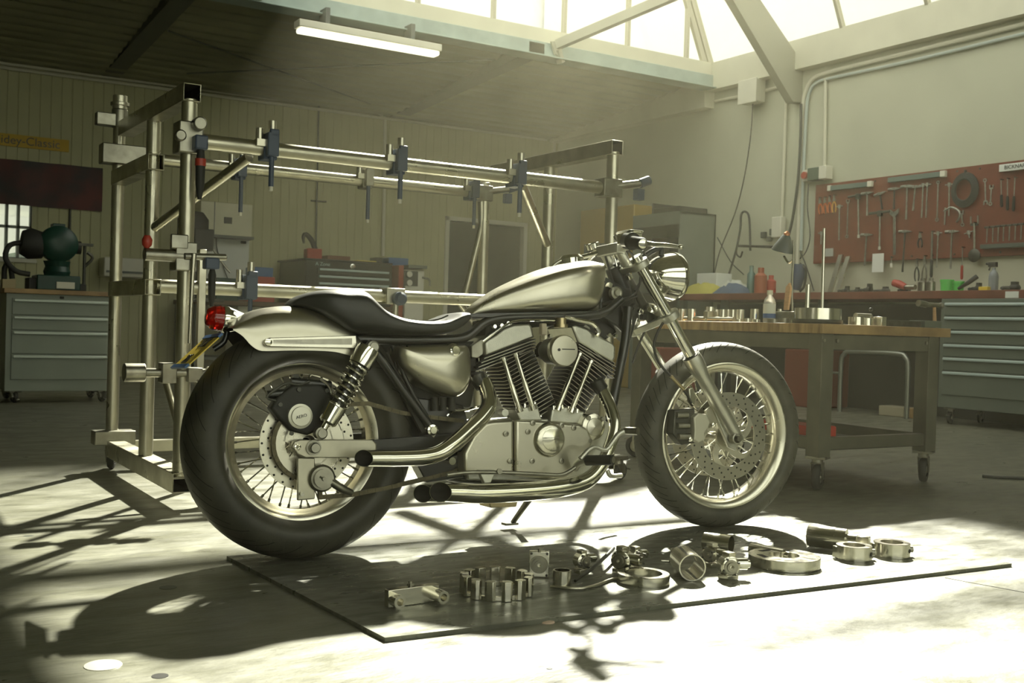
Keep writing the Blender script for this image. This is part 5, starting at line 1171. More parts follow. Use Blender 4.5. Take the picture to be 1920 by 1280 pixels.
def drilled(ro, ri, y, M, name, arms, hub, rows=3, cnt=36, m_=DISCM, armw=.03, curve=.5, th=.0045, bandm=None):
    d = MB(); n = 96; band = MB() if bandm is not None else None
    (band if band is not None else d).lathe([(-th / 2, ri), (-th / 2, ro), (th / 2, ro), (th / 2, ri)], (0, y, 0), (0, 1, 0), n, closed=True)
    for k in range(arms):
        a0 = 2 * math.pi * k / arms; L = []; Rr = []
        for j in range(9):
            t = j / 8; r = hub * .8 + (ri + .004 - hub * .8) * t; a = a0 + curve * t * t; w_ = armw * (1 - .35 * math.sin(math.pi * t)) / r / 2
            L.append(V((r * math.cos(a - w_), 0, r * math.sin(a - w_)))); Rr.append(V((r * math.cos(a + w_), 0, r * math.sin(a + w_))))
        vs = []
        for l_, r2 in zip(L, Rr): vs += [l_ + V((0, y - th / 2, 0)), r2 + V((0, y - th / 2, 0)), l_ + V((0, y + th / 2, 0)), r2 + V((0, y + th / 2, 0))]
        fs = []
        for j in range(8): b = j * 4; fs += [(b, b + 1, b + 5, b + 4), (b + 2, b + 6, b + 7, b + 3), (b, b + 4, b + 6, b + 2), (b + 1, b + 3, b + 7, b + 5)]
        d.add(vs, fs)
    d.lathe([(-th, hub * .55), (-th, hub), (th, hub), (th, hub * .55)], (0, y, 0), (0, 1, 0), 40, closed=True)
    o = bp(d, name, m_, M=M)
    if band is not None: bp(band, 'brake_band', bandm, o)
    hm_ = MB()
    for k in range(cnt):
        a = 2 * math.pi * k / cnt; r = ri + (ro - ri) * (.22 + .56 * (k % rows) / max(1, rows - 1)); c = V((r * math.cos(a), y, r * math.sin(a)))
        hm_.cyl(c - V((0, th / 2 + .0004, 0)), c + V((0, th / 2 + .0004, 0)), .0034, n=8)
    bp(hm_, 'drilled_holes', HOLE, o)['kind'] = 'stuff'
    return o
drilled(.150, .103, -.062, MFW, 'front_brake_disc', 5, .050, 3, 60, armw=.042, curve=.7, bandm=BANDM)
drilled(.150, .103, .062, MFW, 'front_brake_disc', 5, .050, 3, 60, armw=.042, curve=.7, bandm=BANDM)
drilled(.134, .104, -.068, MRW, 'rear_brake_disc', 5, .05, 2, 50, armw=.03, curve=.2)
# sprocket and chain on the right side
SP = MB(); SP.lathe([(-.002, .066), (-.002, .098), (.002, .098), (.002, .066)], (0, -.080, 0), (0, 1, 0), 72, closed=True)
SP.lathe([(-.004, .02), (-.004, .046), (.004, .046), (.004, .02)], (0, -.080, 0), (0, 1, 0), 40, closed=True)
for k in range(5):
    a = 2 * math.pi * k / 5 + .3; SP.bar((.04 * math.cos(a), -.080, .04 * math.sin(a)), (.07 * math.cos(a), -.080, .07 * math.sin(a)), .036, .004, up=V((0, 1, 0)))
bp(SP, 'rear_sprocket', DISCM, M=MRW)
def chain(pts, name='drive_chain'):
    P = []; 
    for i in range(len(pts) - 1):
        a, b = pts[i], pts[i + 1]; n = max(1, round((b - a).length / .0125))
        for j in range(n): P.append(a + (b - a) * (j / n))
    m = MB()
    for i in range(len(P) - 1):
        a, b = P[i], P[i + 1]; d = (b - a).normalized()
        for s in (-1, 1):
            y = V((0, s * (.0052 if i % 2 else .0038), 0))
            m.bar(a + y - d * .003, b + y + d * .003, .0018, .0118, up=V((0, 1, 0)).cross(d))
        m.cyl(a - V((0, .006, 0)), a + V((0, .006, 0)), .0034, n=6)
    return bp(m, name, mat('chain_steel', (.12, .105, .06), .42, .6, noise=.4, nscale=60))
off = -.088; c0 = V((0, off, RR))
arc = [c0 + V((math.cos(a) * .101, 0, math.sin(a) * .101)) for a in [math.radians(q) for q in range(82, 292, 5)]]
up_ = PL([(690, 756), (750, 773), (800, 781), (868, 789)], off); lo_ = PL([(660, 927), (720, 915), (790, 899), (850, 884), (905, 862)], off)
chain(list(reversed(up_)) + arc + PL([(600, 932)], off) + lo_)

# swingarm, axle, tensioner
MET = mat('axle_plate_alloy', (.52, .50, .40), .38, .9, noise=.2, nscale=12)
bp(MB().prism(PL([(546, 838), (551, 828), (562, 824), (698, 824), (706, 832), (706, 852), (698, 858), (570, 858), (556, 851)], -.118), YN, -.02, .004, .003), 'axle_plate', MET, bev=.002)
bp(MB().prism(PL([(700, 824), (865, 812), (880, 820), (865, 846), (700, 857)], -.115), YN, -.03, .002, .003), 'swingarm', BLK, bev=.004)
m = MB().prism([p + V((0, .23, 0)) for p in PL([(560, 826), (865, 812), (865, 846), (560, 858)], -.115)], YN, -.02, .02); bp(m, 'swingarm', BLK, bev=.004)
a = BK(588, 839, -.125)
m = MB().cyl((a.x, .13, a.z), (a.x, -.13, a.z), .010).lathe([(0, .021), (.006, .021), (.006, .015), (.016, .015), (.018, .012), (.024, .012), (.024, .006)], (a.x, -.122, a.z), YN, 24, cap=True); bp(m, 'rear_axle', STEEL)
for px, py, r_ in ((558, 838, .009), (603, 813, .012)): a = BK(px, py, -.13); bp(MB().lathe([(0, r_), (.008, r_), (.009, r_ * .6), (.005, r_ * .55)], a + V((0, .006, 0)), YN, 16, cap=True), 'bolt', CHR)
bp(MB().prism(PL([(557, 858), (590, 858), (590, 935), (557, 938)], -.112), YN, -.006, .004), 'tensioner_plate', MET, bev=.003)
a = BK(602, 896, -.115)
bp(MB().lathe([(-.02, .038), (.008, .038), (.014, .032), (.014, .026), (.024, .026), (.024, .006), (.030, .005), (.030, .001)], a, YN, 36, cap=True), 'tensioner_hub', STEEL)
bp(MB().tube([BK(615, 900, -.125), BK(640, 915, -.12), BK(660, 924, -.115)], [.010, .012, .009], 10).cyl(BK(600, 894, -.14), BK(625, 902, -.13), .003), 'tensioner_arm', STEEL)
a = BK(566, 926, -.122); bp(MB().cyl(a, a + YN * .006, .006, n=12), 'bolt', CHR)
# rear caliper
m = MB().prism(PL([(520, 742), (545, 722), (600, 720), (625, 742), (640, 770), (618, 800), (575, 815), (545, 808), (520, 785), (505, 765)], -.095), YN, -.03, .012, .006)
cal = bp(m, 'rear_caliper', MBLK, bev=.003)
a = BK(562, 780, -.115); bp(MB().lathe([(-.012, .034), (.008, .034), (.010, .027), (.016, .026), (.017, .001)], a, YN, 32, cap=True), 'caliper_cap', mat('pale_alloy_cap', (.62, .61, .52), .4, .7), cal)
text('AERO', .012, plane_M(a + YN * .0178, V((1, 0, .25)), V((-.25, 0, 1))), BLK, cal)
for (p, q) in (((500, 740), (545, 735)), ((545, 715), (620, 722))): bp(MB().tube(PL([p, q], -.09), .012, 10, smooth=0), 'caliper_bracket', BLK)
for px, py in ((525, 758), (560, 730), (612, 732), (546, 812)): a = BK(px, py, -.107); bp(MB().cyl(a, a + YN * .006, .006, n=12), 'bolt', DSTEEL)
bp(MB().tube(PL([(580, 715), (560, 722), (540, 718), (520, 728), (500, 745), (520, 752)], -.10), .004, 8), 'brake_hose', DSTEEL)
bp(MB().tube(PL([(600, 710), (615, 722), (620, 738), (600, 742)], -.10), .004, 8), 'brake_hose', STEEL)

# shock absorber
T0, T1 = BK(699, 640, -.150), BK(602, 812, -.146); D = (T1 - T0); L = D.length; D.normalize()
sh = bp(MB().cyl(T0 + D * L * .04, T0 + D * L * .95, .010), 'shock_absorber', CHR)
bp(MB().lathe([(L * .07, .015), (L * .075, .031), (L * .12, .033), (L * .26, .033), (L * .265, .029)], T0, D, 32, cap=True), 'spring_cover', CHR, sh)
bp(MB().lathe([(L * .70, .024), (L * .71, .030), (L * .88, .026), (L * .90, .020)], T0, D, 32, cap=True), 'spring_seat', CHR, sh)
a_, b_, _ = frame(D); pts = []; turns = 7.5
for i in range(int(turns * 20) + 1):
    t = i / (turns * 20); an = t * turns * 2 * math.pi; pts.append(T0 + D * (L * .26 + L * .45 * t) + (a_ * math.cos(an) + b_ * math.sin(an)) * .0285)
bp(MB().tube(pts, .0042, 8, smooth=0), 'coil_spring', CHR, sh)
bp(MB().cyl(T0 + D * L * .26, T0 + D * L * .7, .019), 'damper_body', BLK, sh)
for T_ in (BK(699, 650, -.155), T1): bp(MB().lathe([(-.02, .017), (.006, .017), (.008, .012), (.014, .012), (.014, .006)], T_, YN, 20, cap=True), 'shock_mount', STEEL, sh)

# lofted shells
def interp(pts, x):
    for i in range(len(pts) - 1):
        if pts[i][0] <= x <= pts[i + 1][0]:
            t = (x - pts[i][0]) / max(1e-9, pts[i + 1][0] - pts[i][0]); return pts[i][1] * (1 - t) + pts[i + 1][1] * t
    return pts[0][1] if x < pts[0][0] else pts[-1][1]
def smoothpts(pts, k=6):
    P = [V((a, b, 0)) for a, b in pts]; P = [P[0] * 2 - P[1]] + P + [P[-1] * 2 - P[-2]]; out = []
    for i in range(1, len(P) - 2):
        for j in range(k):
            t = j / k; q = .5 * ((2 * P[i]) + (P[i + 1] - P[i - 1]) * t + (2 * P[i - 1] - 5 * P[i] + 4 * P[i + 1] - P[i + 2]) * t * t + (3 * P[i] - P[i - 1] - 3 * P[i + 1] + P[i + 2]) * t ** 3); out.append((q.x, q.y))
    out.append(pts[-1]); return out
def xz(pts, off): return smoothpts([(p.x, p.z) for p in PL(pts, off)])
def loft(top, bot, wf, n=40, k=36, e1=.75, e2=.75, taper_top=0.0):
    x0 = max(top[0][0], bot[0][0]); x1 = min(top[-1][0], bot[-1][0]); rings = []
    for i in range(n + 1):
        t = .5 - .5 * math.cos(math.pi * i / n); x = x0 + (x1 - x0) * t
        zt, zb = interp(top, x), interp(bot, x); zt = max(zt, zb + .003); w_ = wf(t); r = []
        for j in range(k):
            a = 2 * math.pi * j / k; c, s = math.cos(a), math.sin(a)
            yy = w_ * math.copysign(abs(c) ** e1, c) * (1 - taper_top * max(0, s)); z = (zt + zb) / 2 + (zt - zb) / 2 * math.copysign(abs(s) ** e2, s)
            r.append(V((x, yy, z)))
        rings.append(r)
    return MB().ring(rings)
# fuel tank
tt = xz([(884, 588), (892, 574), (910, 560), (940, 541), (975, 524), (1010, 509), (1045, 497), (1080, 490), (1105, 490), (1121, 497), (1129, 507), (1133, 522)], -.03)
tb_ = xz([(884, 590), (920, 590), (970, 589), (1020, 587), (1060, 585), (1100, 583), (1117, 582), (1126, 572), (1131, 545), (1133, 530)], -.09)
def tw(t): return .03 + .098 * math.sin(min(1, t * 1.25) * math.pi / 2) ** .9 * (1 - max(0, (t - .80) / .2) ** 2 * .30)
tk = bp(loft(tt, tb_, tw, 48, 44, .60, .60), 'fuel_tank', ALU, smooth=80)
c_ = BK(1071, 487, 0); bp(MB().lathe([(-.012, .040), (.006, .040), (.010, .036), (.016, .030), (.017, .001)], c_, (-.12, 0, 1), 36, cap=True), 'filler_cap', CHR, tk)
bp(MB().tube(PL([(1030, 506), (1042, 494), (1052, 488)], .0), .006), 'breather_pipe', CHR, tk)
bp(MB().prism(PL([(880, 588), (1122, 583), (1120, 589), (1000, 594), (884, 594)], -.085), YN, -.17, .0), 'tank_seam', BLK, tk)
# seat
stp = xz([(545, 569), (553, 560), (570, 551), (595, 545), (630, 543), (664, 543), (677, 548), (690, 562), (705, 578), (725, 590), (750, 598), (785, 602), (815, 600), (835, 593), (850, 587), (862, 586), (872, 591), (879, 600)], -.03)
sb_ = xz([(545, 572), (562, 573), (582, 579), (602, 590), (622, 603), (642, 617), (660, 628), (700, 630), (760, 630), (810, 629), (845, 625), (866, 615), (879, 603)], -.09)
seat = bp(loft(stp, sb_, lambda t: .045 + .085 * math.sin(min(1, t * 4.0) * math.pi / 2) * (1 - .30 * max(0, (t - .70) / .3) ** 2), 60, 36, .62, .6), 'seat', LEA, smooth=80)
bp(MB().tube([p + V((0, .0, 0)) for p in PL([(678, 546), (690, 560), (706, 577), (727, 590), (755, 599), (790, 602), (820, 599), (840, 591)], -.085)], .0025, 6), 'seat_piping', LEA, seat)
# rear fender (shell open underneath)
ft = xz([(429, 612), (440, 600), (455, 590), (475, 582), (500, 576), (530, 573), (560, 574), (590, 579), (615, 590), (640, 603), (660, 622), (672, 640)], -.04)
fb = xz([(429, 614), (445, 622), (458, 632), (470, 646), (484, 656), (500, 658), (540, 657), (580, 657), (620, 659), (645, 664), (672, 672)], -.10)
x0, x1 = ft[0][0], ft[-1][0]; rings = []; nN = 44
for i in range(nN + 1):
    t = i / nN; x = x0 + (x1 - x0) * t; zt, zb = interp(ft, x), min(interp(fb, x), interp(ft, x) - .004); r = []
    for inner in (0, 1):
        ks = range(0, 25) if not inner else range(24, -1, -1)
        for j in ks:
            a = math.pi * j / 24; c, s = math.cos(a), math.sin(a); w_ = (.112 - .02 * (1 - t) ** 3) - .0035 * inner
            r.append(V((x, -w_ * math.copysign(abs(c) ** .62, c), zb + (zt - .0035 * inner - zb) * abs(s) ** .72)))
    rings.append(r)
fen = bp(MB().ring(rings), 'rear_fender', ALU, smooth=60)
st_ = bp(MB().prism(PL([(494, 643), (496, 636), (504, 633), (666, 629), (668, 653), (505, 650), (497, 648)], -.118), YN, -.004, .012, .002), 'fender_strut', POL, bev=.003)
bp(MB().prism(PL([(512, 637), (660, 634), (660, 646), (512, 645)], -.1285), YN, -.001, .0015), 'strut_recess', ALU, st_)
for px, py in ((503, 641),): a = BK(px, py, -.128); bp(MB().lathe([(0, .010), (.004, .010), (.006, .005), (.006, .001)], a, YN, 16, cap=True), 'bolt', CHR, st_)
# tail light
a = BK(419, 598, 0); dl = V((-1, 0, .10)).normalized()
tl = bp(MB().lathe([(-.110, .006), (-.08, .016), (-.012, .036), (.0, .038), (.004, .036)], a, dl, 32, cap=True), 'tail_light', CHR)
bp(MB().lathe([(0, .034), (.012, .035), (.030, .033), (.044, .024), (.048, .018), (.048, .001)], a, dl, 32), 'red_lens', REDL, tl)
bp(MB().lathe([(0.012, .0365), (.014, .0365), (.014, .034), (.012, .034)], a, dl, 32, closed=True).lathe([(0.026, .0345), (.028, .0345), (.028, .032), (.026, .032)], a, dl, 32, closed=True), 'lens_ribs', REDL, tl)
bp(MB().prism(PL([(436, 581), (446, 584), (466, 598), (440, 612), (430, 608)], -.02), YN, -.05, .01, .004), 'light_bracket', CHR)
# number plate
q0, q1, q2 = BK(348, 690, -.09), BK(416, 628, -.09), BK(343, 690, .10)
u_ = (q1 - q0).normalized(); r_ = YN; n_ = V((u_.z, 0, -u_.x)); Lp = (q1 - q0).length; cp = (q0 + q1) / 2 + V((0, .09, 0))
def plate_box(h0, h1, th, nm, m_, par, dy=.0):
    P = []
    for uu in (h0, h1):
        for yy in (-.10 + dy, .10 - dy):
            for k in (0, th): P.append(cp + u_ * uu + V((0, yy, 0)) - n_ * k)
    return bp(MB().add(P, [(0, 1, 3, 2), (4, 6, 7, 5), (0, 4, 5, 1), (2, 3, 7, 6), (0, 2, 6, 4), (1, 5, 7, 3)]), nm, m_, par)
npl = plate_box(-Lp / 2, Lp / 2, .003, 'number_plate', YEL, bike)
plate_box(-Lp / 2 - .002, -Lp / 2 + .012, .006, 'plate_edge', BLUE, npl, -.002); plate_box(Lp / 2 - .012, Lp / 2 + .002, .006, 'plate_edge', BLUE, npl, -.002)
for k, s in enumerate(('UOK', '285')):
    text(s, .048, plane_M(cp + u_ * (.030 - .062 * k) - n_ * .0045, (0, -1, 0), u_), BLK, npl)
bp(MB().tube([BK(428, 614, 0), BK(420, 640, 0), BK(400, 655, 0)], .008), 'plate_bracket', BLK)

# oil tank side cover
def pillow(pts, off, depth, nm, m_, lv=3, par=None):
    P = PL(pts, off); c = sum(P, V()) / len(P); rings = []
    P2 = []
    for i in range(len(P)):
        a, b, c2, d2 = P[i - 1], P[i], P[(i + 1) % len(P)], P[(i + 2) % len(P)]
        for j in range(4):
            t = j / 4; P2.append(.5 * ((2 * b) + (c2 - a) * t + (2 * a - 5 * b + 4 * c2 - d2) * t * t + (3 * b - a - 3 * c2 + d2) * t ** 3))
    rings.append([p + V((0, depth * 1.6, 0)) for p in P2])
    for k in range(9):
        th = math.pi / 2 * k / 8; s = 1 - (1 - math.cos(th)) * .9
        rings.append([c + (p - c) * s + YN * depth * math.sin(th) for p in P2])
    return bp(MB().ring(rings), nm, m_, par, smooth=80)
sc_ = pillow([(746, 655), (754, 648), (800, 646), (860, 646), (876, 650), (881, 668), (882, 700), (877, 722), (866, 738), (850, 744), (820, 736), (785, 718), (758, 693), (748, 672)], -.120, .038, 'oil_tank', ALU)
a = BK(853, 657, -.150); bp(MB().lathe([(-.03, .016), (.004, .016), (.006, .012), (.010, .011), (.010, .004)], a, (0, -1, .2), 24, cap=True), 'filler_lock', CHR, sc_)
bp(MB().lathe([(-.02, .022), (.0, .022), (.002, .019)], a + V((0, .01, 0)), (0, -1, .2), 24), 'lock_collar', ALU, sc_)

# frame tubes
def ft_(pts, off, r, nm='frame_tube', m_=BLK, par=None, n=12): return bp(MB().tube(PL(pts, off), r, n), nm, m_, par)
ft_([(655, 636), (760, 637), (850, 636), (880, 628), (905, 607), (935, 597), (1000, 594), (1120, 590), (1165, 560)], -.075, .014)
ft_([(655, 640), (760, 641), (850, 640), (882, 632), (907, 611), (938, 601), (1000, 598), (1120, 594)], .09, .014)
ft_([(690, 642), (720, 680), (755, 730), (800, 790), (812, 806)], -.115, .013)
ft_([(745, 655), (752, 690), (775, 740), (800, 780)], -.10, .007)
ft_([(1178, 575), (1172, 640), (1160, 700), (1148, 760), (1130, 840), (1100, 890), (1050, 900), (860, 895), (800, 870), (790, 830)], -.055, .0155)
ft_([(1178, 575), (1172, 640), (1160, 700), (1148, 760), (1130, 840), (1100, 890), (1050, 900), (860, 895)], .07, .0155)
nk = BK(1150, 500, 0); nb = BK(1182, 578, 0)
bp(MB().cyl(nk, nb, .030, n=24).prism(PL([(1130, 520), (1175, 545), (1180, 590), (1140, 592), (1120, 585)], -.02), YN, -.04, .02), 'steering_head', BLK, bev=.003)
bp(MB().prism(PL([(1122, 545), (1180, 540), (1196, 590), (1180, 640), (1150, 610), (1122, 592)], -.03), YN, -.06, .01, .006), 'head_gusset', BLK, bev=.003)
a = BK(1157, 549, -.075); bp(MB().lathe([(-.02, .020), (.0, .021), (.003, .015), (.001, .010), (.006, .009), (.006, .001)], a, YN, 28, cap=True), 'ignition_switch', STEEL)
bp(MB().prism(PL([(745, 740), (820, 750), (870, 760), (880, 800), (850, 880), (800, 890), (785, 850), (745, 800)], -.06), YN, -.10, .0), 'rear_engine_plate', BLK, bev=.004)
bp(MB().prism(PL([(752, 740), (778, 742), (812, 795), (805, 812), (790, 812)], -.10), YN, -.012, .006, .002), 'brace_plate', RUBP, bev=.003)
a = BK(811, 806, -.135); bp(MB().lathe([(-.03, .016), (.002, .016), (.004, .010), (.010, .010), (.010, .004)], a, YN, 20, cap=True), 'pivot_bolt', CHR)
bp(MB().prism(PL([(797, 803), (808, 791), (822, 806), (813, 820)], -.120), YN, -.004, .002), 'pivot_washer', MET)
a = BK(847, 864, -.14); bp(MB().cyl(a + V((0, .05, 0)), a + YN * .006, .011, n=18), 'bolt', CHR)
bp(MB().prism(PL([(782, 870), (862, 850), (870, 895), (800, 905)], -.09), YN, -.06, .0), 'gearbox_bracket', BLK, bev=.004)
for k, pts in enumerate(([(725, 660), (740, 690), (760, 720), (770, 745)], [(735, 648), (742, 670), (745, 700), (765, 735)], [(820, 758), (860, 770), (900, 762), (912, 770)], [(838, 780), (850, 770), (880, 768)], [(895, 655), (900, 690), (902, 740)])):
    ft_(pts, -.09 + .01 * k, .004 + .001 * (k % 2), 'cable', MBLK if k < 2 else CHR, n=8)
for k, px in enumerate((815, 830, 846)): bp(MB().cyl(BK(px, 745, -.07), BK(px, 770, -.07), .012, n=14), 'wiring_connector', MBLK)

# ---------------------------------------------------------------- engine
FIN = mat('fin_edges', (.50, .49, .40), .38, .9); FINB = mat('cylinder_black', (.022, .022, .018), .5)
def engine_cyl(base, top, side, hw, nfin, name):
    b, t = BK(*base, -.0), BK(*top, -.0); ax = (t - b); L = ax.length; ax.normalize(); sd = V((ax.z, 0, -ax.x))
    o = bp(MB().cyl(b, t, hw * .72, n=28), name, FINB)
    def plates(th, inset):
        fm = MB()
        for k in range(nfin):
            c = b + ax * (L * (.05 + .93 * k / (nfin - 1))); w_ = hw * (1 + .10 * k / nfin) - inset; dd = .088 - inset
            fm.prism([c + sd * u + V((0, v_, 0)) for (u, v_) in ((-w_, -dd * .55), (-w_ * .75, -dd * .92), (w_ * .75, -dd * .92), (w_, -dd * .55), (w_, dd * .55), (w_ * .75, dd * .92), (-w_ * .75, dd * .92), (-w_, dd * .55))], ax, -th, th)
        return fm
    bp(plates(.0007, 0), 'fin_edges', FIN, o); bp(plates(.0016, .0012), 'cooling_fins', FINB, o)
    return o, b, t, ax, sd
c1 = engine_cyl((1000, 778), (948, 662), 1, .064, 18, 'rear_cylinder')
c2 = engine_cyl((1040, 778), (1108, 662), 1, .064, 18, 'front_cylinder')
def head(pts_rock, pts_fin, name, nf=4):
    o = bp(MB().prism(PL(pts_rock, -.072), YN, -.150, .012, .006), name, ALUH, bev=.004)
    f0, f1, g0, g1 = PL(pts_fin, -.070); fm = MB(); fb = MB()
    for k in range(nf):
        t = (k + .5) / nf; a = f0 + (g0 - f0) * t; b = f1 + (g1 - f1) * t; up = (f0 - g0).normalized()
        fm.bar(V((a.x, .0, a.z)), V((b.x, .0, b.z)), .175, .0015, up=up); fb.bar(V((a.x, .0, a.z)), V((b.x, .0, b.z)), .172, .0045, up=up)
    bp(fm, 'fin_edges', FIN, o); bp(fb, 'cooling_fins', FINB, o)
    P = [f0 * 1, f1 * 1, g1 * 1, g0 * 1]; c = sum(P, V()) / 4
    bp(MB().prism([c + (p - c) * .93 for p in P], YN, -.150, -.006), 'cylinder_head', FINB, o)
    return o
h1_ = head([(905, 643), (911, 637), (926, 629), (940, 616), (962, 608), (990, 607), (995, 611), (1000, 632), (908, 667)], [(906, 668), (1000, 634), (885, 700), (1000, 656)], 'rear_rocker_box')
h2_ = head([(1069, 612), (1075, 609), (1096, 615), (1104, 622), (1124, 630), (1134, 637), (1148, 645), (1152, 652), (1151, 672), (1146, 680), (1080, 641)], [(1080, 643), (1150, 684), (1080, 664), (1146, 712)], 'front_rocker_box')
for (pts, par) in (([(940, 616), (944, 611), (958, 606), (961, 609)], h1_), ([(1092, 612), (1096, 608), (1104, 613), (1106, 619)], h2_)):
    bp(MB().prism(PL(pts, -.06), YN, -.12, .006), 'rocker_boss', ALUH, par, bev=.002)
# lower barrels of the fins shown beside the covers
pr_ = mat('pushrod_chrome', (.72, .70, .60), .14, 1)
for (a, b) in (((944, 672), (974, 768)), ((967, 664), (999, 764)), ((1087, 664), (1046, 766)), ((1108, 678), (1071, 770))):
    p, q = BK(*a, -.112), BK(*b, -.112); d = q - p
    o = bp(MB().tube([p, p + d * .5, p + d * .52, q], [.0068, .0068, .0085, .0085], 14, smooth=0), 'pushrod_tube', pr_)
    bp(MB().lathe([(-.008, .012), (.006, .012)], q, d, 16, cap=True), 'pushrod_collar', CHR, o); bp(MB().lathe([(-.004, .010), (.006, .010)], p, d, 16, cap=True), 'pushrod_collar', CHR, o)
for pts in ([(962, 768), (1005, 758), (1014, 788), (972, 788)], [(1032, 764), (1060, 762), (1092, 772), (1090, 796), (1028, 790)]):
    o = bp(MB().prism(PL(pts, -.095), YN, -.05, .012, .004), 'tappet_block', ALUH, bev=.003)
for px, py in ((968, 764), (984, 760), (1003, 757), (1038, 764), (1054, 762), (1066, 765), (1082, 770)):
    a = BK(px, py, -.108); bp(MB().cyl(a - V((0, 0, .006)), a + V((0, 0, .006)), .0045, n=8), 'bolt', CHR)
# crankcase and covers
bp(MB().prism(PL([(880, 790), (1110, 780), (1150, 800), (1135, 850), (1090, 900), (870, 898), (862, 850)], -.06), YN, -.15, .03), 'crankcase', ALUH, bev=.004)
sp_ = bp(MB().prism(PL([(866, 886), (864, 850), (880, 815), (905, 791), (920, 788), (957, 787), (957, 888)], -.118), YN, -.03, .024, .007), 'sprocket_cover', ALU, bev=.004)
cc = bp(MB().prism(PL([(959, 787), (1000, 788), (1045, 791), (1080, 795), (1096, 802), (1105, 825), (1098, 845), (1060, 890), (1050, 900), (959, 890)], -.118), YN, -.03, .027, .007), 'cam_cover', ALU, bev=.004)
a = BK(1029, 824, -.145)
bp(MB().lathe([(-.01, .053), (.006, .052), (.012, .048), (.016, .040)], a, YN, 56, cap=True), 'cam_dome', POL, cc)
a = BK(1037, 823, -.160)
tcv = bp(MB().lathe([(-.006, .037), (.002, .037), (.0035, .034), (.007, .001)], a, YN, 56), 'timing_cover', mat('spun_alloy', (.70, .69, .60), .2, 1), cc)
text('HARLEY-DAVIDSON', .0062, plane_M(a + YN * .0065 + V((-.010, 0, .004)), (1, 0, 0), (0, 0, 1)), STEEL, tcv, ext=.0004)
for px, py in ((999, 793), (1053, 797), (1076, 802), (998, 864), (957, 864), (949, 813), (1053, 864), (990, 809)):
    a = BK(px, py, -.146); bp(MB().lathe([(-.004, .0085), (.002, .0085), (.003, .004), (.0, .004)], a, YN, 14, cap=True), 'cover_bolt', STEEL)
oa = BK(1112, 800, -.135)
of_ = bp(MB().lathe([(-.07, .040), (-.01, .040), (.0, .042), (.004, .040), (.008, .028), (.010, .027), (.012, .001)], oa, YN, 40), 'oil_filter_cover', POL)
for px, py in ((1103, 783), (1131, 785), (1105, 826)):
    a = BK(px, py, -.14); bp(MB().cyl(a + V((0, .02, 0)), a + YN * .005, .007, n=12), 'cover_bolt', STEEL, of_)
bp(MB().cyl(BK(939, 773, -.10), BK(939, 773, -.10) + YN * .03, .011), 'oil_switch', ALUH)
# air cleaner / carburettor
a = BK(1057, 657, -.205)
ac = bp(MB().lathe([(-.020, .046), (-.004, .048), (.002, .047), (.006, .044), (.007, .001)], a, YN, 48, cap=True), 'air_cleaner_cover', ALU)
bp(MB().lathe([(-.105, .030), (-.08, .040), (-.022, .043)], a, YN, 36, cap=True), 'carburettor_body', DSTEEL, ac)
bp(MB().bar(a + V((-.010, -.0072, .004)), a + V((.035, -.0072, .004)), .0006, .003).cyl(a + V((-.020, -.006, .002)), a + V((-.020, -.0085, .002)), .0045, n=12), 'cover_screw', BLK, ac)
bp(MB().tube(PL([(1010, 655), (1030, 662), (1050, 660)], -.06), .026, 16), 'intake_manifold', MBLK)
bp(MB().box(BK(1018, 617, -.10), (.018, .02, .036)), 'coil_box', mat('bone_plastic', (.50, .44, .32), .5), bev=.003)
bp(MB().cyl(BK(1052, 596, -.10), BK(1052, 608, -.10), .016).cyl(BK(1052, 608, -.10), BK(1052, 614, -.10), .022), 'choke_body', BRASS)
bp(MB().tube(PL([(1058, 594), (1085, 600), (1110, 606), (1122, 622), (1118, 630)], -.10), [.006, .007, .008, .009, .006], 8), 'ignition_lead', CHR)
ft_([(905, 640), (930, 622), (960, 603), (1000, 600), (1040, 600)], -.10, .004, 'cable', CHR, n=8)
for k, (px, py) in enumerate(((925, 612), (938, 610), (950, 606), (1140, 628), (1152, 630), (1030, 630))):
    a = BK(px, py, -.09); bp(MB().cyl(a, a + YN * .012, .006, n=12), 'bolt', CHR)
bp(MB().prism(PL([(884, 648), (900, 636), (912, 634), (906, 665), (895, 672), (884, 670)], -.07), YN, -.05, .0), 'head_bracket', STEEL, bev=.003)
# black inner clutter between the frame tubes
bp(MB().prism(PL([(900, 600), (1120, 594), (1150, 620), (1120, 640), (1060, 612), (1000, 612), (940, 604), (900, 632)], .03), YN, -.06, .04), 'ignition_coil_box', MBLK, bev=.005)
bp(MB().prism(PL([(700, 642), (880, 640), (884, 700), (870, 765), (800, 770), (760, 740), (735, 690)], .0), YN, -.09, .05), 'battery_box', MBLK, bev=.008)

